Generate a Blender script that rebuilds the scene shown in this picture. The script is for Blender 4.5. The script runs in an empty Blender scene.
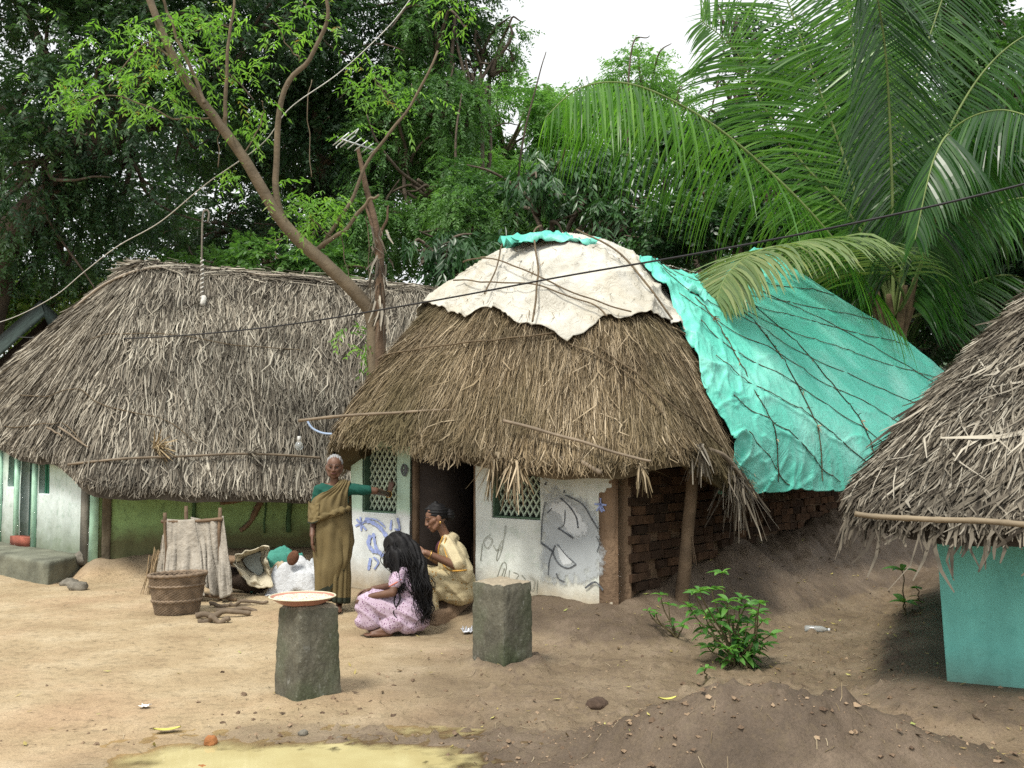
import bpy, math, random
import numpy as np
from mathutils import Vector, Matrix
random.seed(7)
SC = bpy.context.scene
COL = SC.collection
R = math.radians
rng = np.random.default_rng(11)

# ---------------------------------------------------------------- camera model (used to lay out the place in metres)
FPX, PITCH, CAMH = 996.0, math.atan(62/996.0), 1.6
_sp, _cp = math.sin(PITCH), math.cos(PITCH)
def ray(px, py):
    a = (px-512)/FPX; b = (384-py)/FPX
    return np.array([a, _cp-b*_sp, _sp+b*_cp])
def P(px, py, Y):
    d = ray(px, py); t = Y/d[1]
    return np.array([d[0]*t, Y, CAMH+d[2]*t])
def G(px, py, z=0.0):
    d = ray(px, py); t = (z-CAMH)/d[2]
    return np.array([d[0]*t, d[1]*t, z])

# ---------------------------------------------------------------- noise
def _hash(ix, iy, iz, seed):
    h = (ix*374761393 + iy*668265263 + iz*2147483647 + seed*1274126177) & 0xffffffff
    h = ((h ^ (h >> 13))*1274126177) & 0xffffffff
    h = (h ^ (h >> 16)) & 0xffff
    return h/65535.0
def noise(x, y, z=0.0, seed=0):
    x = np.asarray(x, float); y = np.asarray(y, float); z = np.asarray(z, float)+0*x
    ix = np.floor(x).astype(np.int64); iy = np.floor(y).astype(np.int64); iz = np.floor(z).astype(np.int64)
    fx = x-ix; fy = y-iy; fz = z-iz
    fx = fx*fx*(3-2*fx); fy = fy*fy*(3-2*fy); fz = fz*fz*(3-2*fz)
    r = 0
    for dx in (0, 1):
        for dy in (0, 1):
            for dz in (0, 1):
                w = (fx if dx else 1-fx)*(fy if dy else 1-fy)*(fz if dz else 1-fz)
                r = r+w*_hash(ix+dx, iy+dy, iz+dz, seed)
    return r*2-1
def fbm(x, y, z=0.0, o=4, seed=0):
    r = 0; a = 1.0; f = 1.0; s = 0
    for k in range(o):
        r = r+a*noise(np.asarray(x)*f, np.asarray(y)*f, np.asarray(z)*f, seed+k*17); s += a; a *= .5; f *= 2.03
    return r/s
def sstep(a, b, x):
    t = np.clip((np.asarray(x, float)-a)/(b-a), 0, 1); return t*t*(3-2*t)
def norm(v):
    v = np.asarray(v, float); return v/(np.linalg.norm(v, axis=-1, keepdims=True)+1e-12)
def catmull(pts, n):
    p = np.asarray(pts, float); k = len(p)
    u = np.linspace(0, k-1, n); i = np.clip(np.floor(u).astype(int), 0, k-2); f = (u-i)[:, None]
    g = lambda j: p[np.clip(j, 0, k-1)]
    a, b, c, d = g(i-1), g(i), g(i+1), g(i+2)
    return .5*((2*b)+(-a+c)*f+(2*a-5*b+4*c-d)*f**2+(-a+3*b-3*c+d)*f**3)

# ---------------------------------------------------------------- mesh builder
class MB:
    def __init__(s):
        s.v = []; s.f = []; s.m = []; s.r = []; s.n = 0
    def add(s, v, f, mat=0, rnd=0.0):
        v = np.asarray(v, float).reshape(-1, 3)
        if isinstance(f, np.ndarray): groups = [f]
        else:
            by = {}
            for q in f: by.setdefault(len(q), []).append(q)
            groups = [np.array(x) for x in by.values()]
        for g in groups:
            s.f.append(g.astype(np.int64)+s.n); s.m.append(np.full(len(g), mat))
        s.v.append(v); s.r.append(np.broadcast_to(np.asarray(rnd, float), (len(v),)).copy() if np.ndim(rnd) <= 1 else rnd)
        s.n += len(v)
    def box(s, c, size, rot=None, mat=0, rnd=0.0, bev=0.0):
        h = np.array(size)/2
        v = np.array([[x, y, z] for z in (-1, 1) for y in (-1, 1) for x in (-1, 1)], float)*h
        if rot is not None: v = v@np.array(rot).T
        s.add(v+np.array(c), np.array([[0, 2, 3, 1], [4, 5, 7, 6], [0, 1, 5, 4], [2, 6, 7, 3], [0, 4, 6, 2], [1, 3, 7, 5]]), mat, rnd)
    def tube(s, pts, rad, seg=8, mat=0, rnd=0.0, cap=True, jit=0.0):
        p = np.asarray(pts, float); n = len(p); rad = np.broadcast_to(np.asarray(rad, float), (n,))
        t = norm(np.gradient(p, axis=0))
        ref = np.array([0, 0, 1.0]) if abs(t[:, 2]).mean() < .8 else np.array([1.0, 0, 0])
        a = norm(np.cross(t, ref)); b = np.cross(t, a)
        th = np.linspace(0, 2*np.pi, seg, endpoint=False)
        rr = rad[:, None]*(1+jit*(rng.random((n, seg))-.5))
        v = p[:, None, :]+rr[..., None]*(np.cos(th)[None, :, None]*a[:, None, :]+np.sin(th)[None, :, None]*b[:, None, :])
        i = np.arange(n-1)[:, None]*seg; j = np.arange(seg)[None, :]; k = (j+1) % seg
        f = np.stack([i+j, i+k, i+seg+k, i+seg+j], -1).reshape(-1, 4)
        s.add(v.reshape(-1, 3), f, mat, rnd)
        if cap:
            s.f.append(np.array([list(range(seg))[::-1]])+s.n-n*seg); s.m.append(np.array([mat]))
            s.f.append(np.array([list(range(seg))])+s.n-seg); s.m.append(np.array([mat]))
    def caps(s, p0, p1, r0, r1, seg=12, flat=None):
        p0 = np.array(p0, float); p1 = np.array(p1, float); ax = norm(p1-p0)
        ref = np.array([0, 0, 1.0]) if abs(ax[2]) < .9 else np.array([1.0, 0, 0])
        a = norm(np.cross(ax, ref)); b = np.cross(ax, a)
        prof = []
        for k in range(1, 5): q = -np.pi/2+k*np.pi/8; prof.append((p0+ax*r0*math.sin(q), r0*math.cos(q)))
        for k in range(0, 4): q = k*np.pi/8; prof.append((p1+ax*r1*math.sin(q), r1*math.cos(q)))
        th = np.linspace(0, 2*np.pi, seg, endpoint=False)
        v = [p0-ax*r0]
        for c, r in prof: v += list(c+r*(np.cos(th)[:, None]*a+np.sin(th)[:, None]*b))
        v.append(p1+ax*r1); v = np.array(v); f = []
        m = len(prof)
        for j in range(seg):
            k = (j+1) % seg
            f.append((0, 1+k, 1+j)); f.append((1+(m-1)*seg+j, 1+(m-1)*seg+k, len(v)-1))
            for i in range(m-1): f.append((1+i*seg+j, 1+i*seg+k, 1+(i+1)*seg+k, 1+(i+1)*seg+j))
        if flat is not None:
            d = norm(flat[0]); c = (p0+p1)/2; q = (v-c)@d; v = v-np.outer(q*(1-flat[1]), d)
        s.add(v, f)
    def chain(s, pts, rads, seg=12):
        for i in range(len(pts)-1): s.caps(pts[i], pts[i+1], rads[i], rads[i+1], seg)
    def ell(s, c, r, rot=None, seg=18, ring=12, mat=0, rnd=0.0):
        th = np.linspace(0, 2*np.pi, seg, endpoint=False); v = [[0, 0, -1]]
        for i in range(1, ring):
            q = -np.pi/2+i*np.pi/ring
            v += [[math.cos(q)*math.cos(t), math.cos(q)*math.sin(t), math.sin(q)] for t in th]
        v.append([0, 0, 1]); v = np.array(v)*np.array(r)
        if rot is not None: v = v@np.array(rot).T
        v = v+np.array(c); f = []
        for j in range(seg):
            k = (j+1) % seg
            f.append((0, 1+k, 1+j)); f.append((1+(ring-2)*seg+j, 1+(ring-2)*seg+k, len(v)-1))
            for i in range(ring-2): f.append((1+i*seg+j, 1+i*seg+k, 1+(i+1)*seg+k, 1+(i+1)*seg+j))
        s.add(v, f, mat, rnd)
    def grid(s, g, mat=0, rnd=0.0, mask=None, closed=False):
        g = np.asarray(g); a, b = g.shape[:2]
        i = np.arange(a-1)[:, None]*b; j = np.arange(b-1)[None, :]
        if closed:
            i = np.arange(a)[:, None]; j = np.arange(b-1)[None, :]; i2 = ((i+1) % a)*b; i = i*b
        else: i2 = i+b
        f = np.stack([i+j, i2+j, i2+j+1, i+j+1], -1)
        f = f[mask] if mask is not None else f.reshape(-1, 4)
        s.add(g.reshape(-1, 3), f, mat, rnd)
    def xform(s, fn):
        s.v = [fn(v) for v in s.v]
    def build(s, name, mats, parent=None, smooth=True, origin=None):
        v = np.concatenate(s.v); rr = np.concatenate(s.r)
        if origin is None and parent is None:
            origin = np.array([(v[:, 0].min()+v[:, 0].max())/2, (v[:, 1].min()+v[:, 1].max())/2, v[:, 2].min()])
        if origin is not None and parent is None: v = v-np.array(origin)
        me = bpy.data.meshes.new(name); me.vertices.add(len(v)); me.vertices.foreach_set('co', v.astype(np.float32).ravel())
        tot = np.concatenate([np.full(len(f), f.shape[1]) for f in s.f]); lp = np.concatenate([f.ravel() for f in s.f])
        me.loops.add(len(lp)); me.loops.foreach_set('vertex_index', lp.astype(np.int32))
        me.polygons.add(len(tot)); st = np.concatenate([[0], np.cumsum(tot)[:-1]])
        me.polygons.foreach_set('loop_start', st.astype(np.int32)); me.polygons.foreach_set('loop_total', tot.astype(np.int32))
        me.polygons.foreach_set('material_index', np.concatenate(s.m).astype(np.int32))
        me.polygons.foreach_set('use_smooth', np.full(len(tot), bool(smooth)))
        me.update(calc_edges=True); me.validate()
        at = me.attributes.new('rnd', 'FLOAT', 'POINT'); at.data.foreach_set('value', rr.astype(np.float32))
        for m in (mats if isinstance(mats, (list, tuple)) else [mats]): me.materials.append(m)
        o = bpy.data.objects.new(name, me); COL.objects.link(o)
        if parent is not None: adopt(o, parent)
        elif origin is not None: o.location = origin
        return o
def adopt(o, parent):                                     # all parts are modelled in world coordinates
    o.parent = parent
    if parent.parent is None: o.matrix_parent_inverse = Matrix.Translation(parent.location).inverted()
def tag(o, label=None, cat=None, group=None, kind=None):
    for k, v in (('label', label), ('category', cat), ('group', group), ('kind', kind)):
        if v: o[k] = v
    return o
def empty(name, loc, label=None, cat=None, group=None):
    o = bpy.data.objects.new(name, None); COL.objects.link(o); o.location = [float(q) for q in loc]; o.empty_display_size = .2
    return tag(o, label, cat, group)
def remesh(o, voxel=.006, smooth=4, disp=None):
    m = o.modifiers.new('r', 'REMESH'); m.mode = 'VOXEL'; m.voxel_size = voxel
    if smooth:
        q = o.modifiers.new('s', 'SMOOTH'); q.iterations = smooth; q.factor = .5
    dg = bpy.context.evaluated_depsgraph_get(); dg.update()
    me = bpy.data.meshes.new_from_object(o.evaluated_get(dg)); mats = list(o.data.materials)
    o.modifiers.clear(); o.data = me
    me.materials.clear()
    for x in mats: me.materials.append(x)
    n = len(me.vertices)
    if disp:
        co = np.zeros(n*3, np.float32); me.vertices.foreach_get('co', co); co = co.reshape(-1, 3)
        nn = np.zeros(n*3, np.float32); me.vertices.foreach_get('normal', nn); nn = nn.reshape(-1, 3)
        co = co+nn*disp(co)[:, None]; me.vertices.foreach_set('co', co.astype(np.float32).ravel())
    me.polygons.foreach_set('use_smooth', np.ones(len(me.polygons), bool)); me.update()
    return o
def solidify(o, t, off=-1):
    m = o.modifiers.new('thick', 'SOLIDIFY'); m.thickness = t; m.offset = off; return o

# ---------------------------------------------------------------- shader builder
class SH:
    def __init__(s, name):
        s.m = bpy.data.materials.new(name); s.m.use_nodes = True; s.nt = s.m.node_tree; s.nt.nodes.clear()
        s.out = s.nt.nodes.new('ShaderNodeOutputMaterial'); s._tc = None
    def node(s, t, props=None, **kw):
        n = s.nt.nodes.new(t)
        for k, v in (props or {}).items(): setattr(n, k, v)
        for k, v in kw.items():
            key = int(k[1:]) if k[0] == '_' else k.replace('__', ' ')
            s.set(n.inputs[key], v)
        return n
    def set(s, sock, v):
        if isinstance(v, bpy.types.NodeSocket): s.nt.links.new(v, sock)
        elif isinstance(v, (tuple, list)) and sock.type == 'RGBA' and len(v) == 3: sock.default_value = (*v, 1)
        else: sock.default_value = v
    def co(s):
        if s._tc is None: s._tc = s.node('ShaderNodeTexCoord').outputs['Object']
        return s._tc
    def noise(s, scale, detail=4, rough=.55, co=None, dist=0):
        return s.node('ShaderNodeTexNoise', Vector=co or s.co(), Scale=scale, Detail=detail, Roughness=rough, Distortion=dist).outputs[0]
    def stretch(s, sc, rot=(0, 0, 0)):
        return s.node('ShaderNodeMapping', Vector=s.co(), Scale=sc, Rotation=rot).outputs[0]
    def ramp(s, fac, stops):
        n = s.node('ShaderNodeValToRGB', Fac=fac); e = n.color_ramp.elements
        while len(e) < len(stops): e.new(.5)
        for q, (p, c) in zip(e, stops):
            q.position = p; q.color = (*c, 1) if isinstance(c, (tuple, list)) else (c, c, c, 1)
        return n.outputs[0]
    def mix(s, f, a, b, mode='MIX'):
        n = s.node('ShaderNodeMix', {'data_type': 'RGBA', 'blend_type': mode}); s.set(n.inputs[0], f); s.set(n.inputs[6], a); s.set(n.inputs[7], b)
        return n.outputs[2]
    def math(s, op, a, b=0.0, clamp=False):
        n = s.node('ShaderNodeMath', {'operation': op, 'use_clamp': clamp}); s.set(n.inputs[0], a); s.set(n.inputs[1], b); return n.outputs[0]
    def attr(s, name): return s.node('ShaderNodeAttribute', {'attribute_name': name}).outputs['Fac']
    def xyz(s): return s.node('ShaderNodeSeparateXYZ', Vector=s.co()).outputs
    def bump(s, h, strength=.5, dist=.01):
        return s.node('ShaderNodeBump', Height=h, Strength=strength, Distance=dist).outputs[0]
    def done(s, color, rough=.9, nor=None, spec=.3, transl=0.0, tcol=None, **kw):
        b = s.node('ShaderNodeBsdfPrincipled'); s.set(b.inputs['Base Color'], color); s.set(b.inputs['Roughness'], rough)
        b.inputs['Specular IOR Level'].default_value = spec
        for k, v in kw.items(): s.set(b.inputs[k.replace('_', ' ')], v)
        if nor is not None: s.set(b.inputs['Normal'], nor)
        o = b.outputs[0]
        if transl:
            t = s.node('ShaderNodeBsdfTranslucent'); s.set(t.inputs[0], tcol or color)
            m = s.node('ShaderNodeMixShader'); m.inputs[0].default_value = transl
            s.nt.links.new(o, m.inputs[1]); s.nt.links.new(t.outputs[0], m.inputs[2]); o = m.outputs[0]
        s.nt.links.new(o, s.out.inputs[0]); return s.m
def simple(name, c, rough=.9, var=.25, scale=8, bump=.3, bscale=60, bd=.005, spec=.3, transl=0, rnd=0.0, **kw):
    h = SH(name); n = h.noise(scale, 5)
    lo = tuple(q*(1-var) for q in c); hi = tuple(min(1, q*(1+var)) for q in c)
    col = h.ramp(n, [(.3, lo), (.7, hi)])
    if rnd: col = h.mix(1.0, col, h.ramp(h.attr('rnd'), [(0, 1-rnd), (1, 1.0)]), 'MULTIPLY')
    nor = h.bump(h.noise(bscale, 4), bump, bd) if bump else None
    return h.done(col, rough, nor, spec, transl, **kw)
def thatch_mat(name, stops, extra=None, mossy=None):
    h = SH(name); c = h.ramp(h.attr('rnd'), stops)
    c = h.mix(1.0, c, h.ramp(h.noise(1.5, 5, .6), [(.28, .50), (.52, 1.0), (.75, 1.28)]), 'MULTIPLY')
    if mossy: c = h.mix(h.ramp(h.noise(.9, 4), [(.45, 0.0), (.68, .75)]), c, mossy)
    return h.done(c, .85, None, .2)
def leaf_mat(name, stops, transl=.35, rough=.45, spec=.4, tc=1.5):
    h = SH(name); c = h.ramp(h.attr('rnd'), stops)
    t = h.mix(1.0, c, (tc, tc*1.1, tc*.55), 'MULTIPLY')
    return h.done(c, rough, None, spec, transl, t)
# ================================================================ ground
WL = G(350, 577, .22); WR = G(615, 606, .25)           # front wall of the thatched hut with the tarpaulin
LB = math.hypot(WR[0]-WL[0], WR[1]-WL[1])
EU = np.array([(WR[0]-WL[0])/LB, (WR[1]-WL[1])/LB]); EV = np.array([-EU[1], EU[0]])
def B(u, v, z): return np.array([WL[0]+EU[0]*u+EV[0]*v, WL[1]+EU[1]*u+EV[1]*v, z])
def toB(x, y):
    dx = x-WL[0]; dy = y-WL[1]; return dx*EU[0]+dy*EU[1], dx*EV[0]+dy*EV[1]
def u_px(px, W0, W1):                                     # distance along a wall line for a picture column
    k = (px-512)/FPX; d = np.array([W1[0]-W0[0], W1[1]-W0[1]]); L = np.linalg.norm(d); d = d/L
    return (k*W0[1]-W0[0])/(d[0]-k*d[1])
PIL1 = G(301, 704); PIL1[1] += .19
PIL2 = G(502, 676); PIL2[1] += .2
A_C0 = np.array([-5.2, 12.35]); A_C1 = np.array([-7.26, 14.2]); A_R = np.array([-.4, 14.75])
C_C0 = np.array([2.66, 6.17]); C_D = norm(np.array([.9, -.42])); C_N = np.array([.42, .9])
def gz(x, y, fine=True):
    x = np.asarray(x, float); y = np.asarray(y, float)
    z = .03*fbm(x*.5, y*.5, 0, 3, 5)
    # mud bank round the brick side wall and the front wall of the middle hut
    u, v = toB(x, y)
    hs = np.interp(v, [-.6, 0, .8, 2.0, 6, 12], [.2, .25, .38, .62, .85, .7]); wd = np.interp(v, [-.5, .5, 2, 6], [.9, .95, 1.15, 1.3])
    dside = np.maximum(u-LB, 0)+.0
    front = np.interp(u, [-1, 0, .8, 1.7, 2.2, LB], [.06, .1, .14, .16, .24, .25])
    dfr = np.maximum(-v, 0); wf = np.interp(u, [0, 1.5, 2.2, LB], [.5, .55, .8, .95])
    fall = lambda d, w: 1-sstep(0, 1, np.power(np.clip(d/w, 0, 1), .8))
    bank_s = hs*fall(dside, wd)*sstep(-1.3, -.1, v)*(u > LB-.6)
    dcor = np.sqrt(dside**2+dfr**2)
    bank_f = front*fall(np.sqrt(dfr**2+np.maximum(u-LB, 0)**2+np.maximum(-u, 0)**2), wf)
    lump = 1+.22*fbm(x*3.1, y*3.1, 0, 4, 9)
    z = z+np.maximum(np.where(v < .0, np.maximum(bank_f, bank_s*fall(dfr, 1.0)), bank_s), 0)*lump
    inside = (u > .1) & (u < LB-.1) & (v > .1) & (v < 8.5)
    z = np.where(inside, .2, z)
    # mud skirt of the left hut and of the turquoise hut
    d1 = (A_R-A_C0)/np.linalg.norm(A_R-A_C0); n1 = np.array([d1[1], -d1[0]])
    a = (x-A_C0[0])*d1[0]+(y-A_C0[1])*d1[1]; b = (x-A_C0[0])*n1[0]+(y-A_C0[1])*n1[1]
    z = z+.24*(1-sstep(.1, .70, b))*sstep(-.25, .1, a)*(b > -1.2)*(1+.25*fbm(x*2.5, y*2.5, 0, 3, 21))*(x < .2)
    a = (x-C_C0[0])*C_D[0]+(y-C_C0[1])*C_D[1]; b = (x-C_C0[0])*C_N[0]+(y-C_C0[1])*C_N[1]
    dd = np.sqrt(np.maximum(-b, 0)**2+np.maximum(-a, 0)**2)
    z = z+.17*(1-sstep(.10, .75, dd))*(b < 6)
    # heap of earth in front
    mx, my = 1.28, 5.05
    r = np.sqrt(((x-mx)/1.05)**2+((y-my)/.62)**2)
    heap = .43*(1-sstep(.05, 1.0, r))+.14*(1-sstep(.0, 1.0, np.sqrt(((x-.6)/.55)**2+((y-5.35)/.42)**2)))+.12*(1-sstep(.0, 1.0, np.sqrt(((x-2.2)/.7)**2+((y-5.0)/.5)**2)))
    z = z+heap*(1+.3*fbm(x*6, y*6, 0, 4, 33))+np.clip(heap*3, 0, 1)*(.026*fbm(x*9, y*9, 0, 3, 35)+.012*np.clip(noise(x*8, y*8, 0, 36)-.2, 0, 1))
    # puddle hollow
    r = np.sqrt(((x+1.05)/1.1)**2+((y-5.08)/.56)**2)
    z = z-.075*(1-sstep(.25, 1.2, r+.34*fbm(x*2.2, y*3, 0, 4, 41)))
    for p, q in ((PIL1, .03), (PIL2, .07)):
        z = z+q*(1-sstep(.17, .42, np.hypot(x-p[0], y-p[1])+.05*noise(x*9, y*9, 0, 3)))
    wallfac = sstep(.06, .40, dd)*sstep(.05, .30, np.sqrt(np.maximum(-v, 0)**2+np.maximum(u-LB, 0)**2+np.maximum(-u, 0)**2))
    if fine:
        near = sstep(20, 12, y)*(.12+.88*wallfac)
        muddy = np.clip(sstep(-1.6, .6, x-.1*(y-6))*.9+.12+.5*(1-sstep(0, 1.6, np.abs(y-5.6)+.3*np.abs(x))), 0, 1)*near
        z = z+.018*muddy*fbm(x*6, y*6, 0, 4, 51)+.010*near*fbm(x*15, y*15, 0, 3, 53)*(.22+muddy)-.016*muddy*np.clip(noise(x*5.5, y*4.2, 0, 57)-.35, 0, 1)*2
        cl = np.clip(fbm(x*16, y*16, 0, 3, 61)-.24, 0, 1)*.12*np.clip(muddy*.8+1.0*heap, .05, .7)
        z = z+cl*near
    return z
def line_coords(a, b, step, far):
    c = list(np.arange(a, b+1e-6, step)); d = step; q = b
    while q < far: d *= 1.22; q += d; c.append(q)
    d = step; q = a
    while q > -far: d *= 1.22; q -= d; c.insert(0, q)
    return np.array(c)
gx = line_coords(-7.4, 5.0, .027, 400); gy = line_coords(4.3, 13.2, .027, 400)
XX, YY = np.meshgrid(gx, gy, indexing='ij'); ZZ = gz(XX, YY)
mb = MB(); mb.grid(np.stack([XX, YY, ZZ], -1))
# soil dampness as a property of the earth: dry sand on the yard, damp clay by the huts, the heap and the puddle
damp = np.clip(sstep(-1.9, .5, XX-.10*(YY-7)+.7*fbm(XX*.8, YY*.8, 0, 4, 71))*.74+1.2*np.clip(ZZ-.05, 0, .16)/.16*(XX > -2.4)+.5*np.clip(ZZ-.08, 0, .1)/.1*(XX <= -2.4), 0, 1)
hp = np.sqrt(((XX-1.25)/1.1)**2+((YY-5.05)/.62)**2)+.45*fbm(XX*3, YY*3, 0, 4, 79); damp = damp+.42*(1-sstep(.2, 1.15, hp))
rp = np.sqrt(((XX+.9)/1.5)**2+((YY-5.1)/.75)**2)+.45*fbm(XX*2, YY*3, 0, 4, 77)
damp = np.clip(damp+.40*(1-sstep(.6, 1.25, rp)), 0, 1)
mb.r = [damp.ravel()]
h = SH('earth'); d = h.attr('rnd')
n1 = h.noise(1.7, 6, .6); n2 = h.noise(14, 6, .65); n3 = h.noise(70, 4, .7)
dry = h.ramp(n1, [(.28, (.305, .222, .128)), (.5, (.39, .30, .18)), (.72, (.475, .385, .25))])
red = h.ramp(h.noise(.6, 4), [(.5, 0.0), (.75, .55)])
dry = h.mix(red, dry, (.46, .30, .19))
wet = h.ramp(n1, [(.25, (.064, .047, .032)), (.5, (.112, .083, .057)), (.75, (.20, .153, .108))])
f = h.math('ADD', d, h.math('MULTIPLY', h.math('SUBTRACT', n2, .5), 1.3), True)
c = h.mix(f, dry, wet)
c = h.mix(1.0, c, h.ramp(n2, [(.25, .55), (.5, .98), (.8, 1.28)]), 'MULTIPLY')
c = h.mix(1.0, c, h.ramp(n3, [(.2, .62), (.5, 1.0), (.85, 1.32)]), 'MULTIPLY')
vor = h.node('ShaderNodeTexVoronoi', Vector=h.co(), Scale=26.0).outputs[0]
peb = h.ramp(vor, [(.06, 1.0), (.12, 0.0)])
peb = h.math('MULTIPLY', peb, h.ramp(h.noise(2.1, 3), [(.52, 0.0), (.66, 1.0)]))
c = h.mix(h.math('MULTIPLY', peb, .6), c, (.12, .085, .06))
hh = h.math('ADD', h.math('MULTIPLY', n2, .6), h.math('MULTIPLY', n3, .5))
rough = h.ramp(h.math('ADD', d, h.math('MULTIPLY', n1, .4)), [(.3, .95), (1.0, .62)])
EARTH = h.done(c, rough, h.bump(hh, .75, .022), .28)
tag(mb.build('ground', EARTH, origin=(0, 0, 0)), kind='structure')
# puddle: a flat sheet of muddy water lying in the hollow, clearer where it thins out at the edge
h = SH('muddy_water'); n = h.noise(2.6, 6); dp = h.attr('rnd')
c = h.ramp(n, [(.3, (.42, .35, .16)), (.6, (.53, .47, .24)), (.8, (.62, .56, .33))])
b = h.node('ShaderNodeBsdfPrincipled'); h.set(b.inputs['Base Color'], c); b.inputs['Roughness'].default_value = .04; b.inputs['Specular IOR Level'].default_value = .5
h.set(b.inputs['Normal'], h.bump(h.noise(9, 2), .05, .01))
t = h.node('ShaderNodeBsdfTransparent'); t.inputs[0].default_value = (.90, .86, .76, 1); m = h.node('ShaderNodeMixShader')
h.set(m.inputs[0], h.ramp(h.math('ADD', h.math('MULTIPLY', dp, 28), h.math('MULTIPLY', h.math('SUBTRACT', h.noise(8, 5), .5), .7)), [(.08, 0.0), (.75, .95)]))
h.nt.links.new(t.outputs[0], m.inputs[1]); h.nt.links.new(b.outputs[0], m.inputs[2]); h.nt.links.new(m.outputs[0], h.out.inputs[0]); WATER = h.m
WL_Z = -.014; px_, py_ = np.meshgrid(np.arange(-2.9, 1.2, .03), np.arange(4.1, 6.1, .03), indexing='ij'); pd = WL_Z-gz(px_, py_)
mb = MB(); mb.grid(np.stack([px_, py_, 0*px_+WL_Z], -1), mask=(pd[:-1, :-1] > -.012) & (((px_+1.0)/1.75)**2+((py_-4.9)/1.0)**2 < 1)[:-1, :-1]); mb.r = [np.clip(pd, 0, .05).ravel()]
tag(mb.build('puddle', WATER, smooth=False, origin=(-1, 4.9, WL_Z)), kind='structure')
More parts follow.
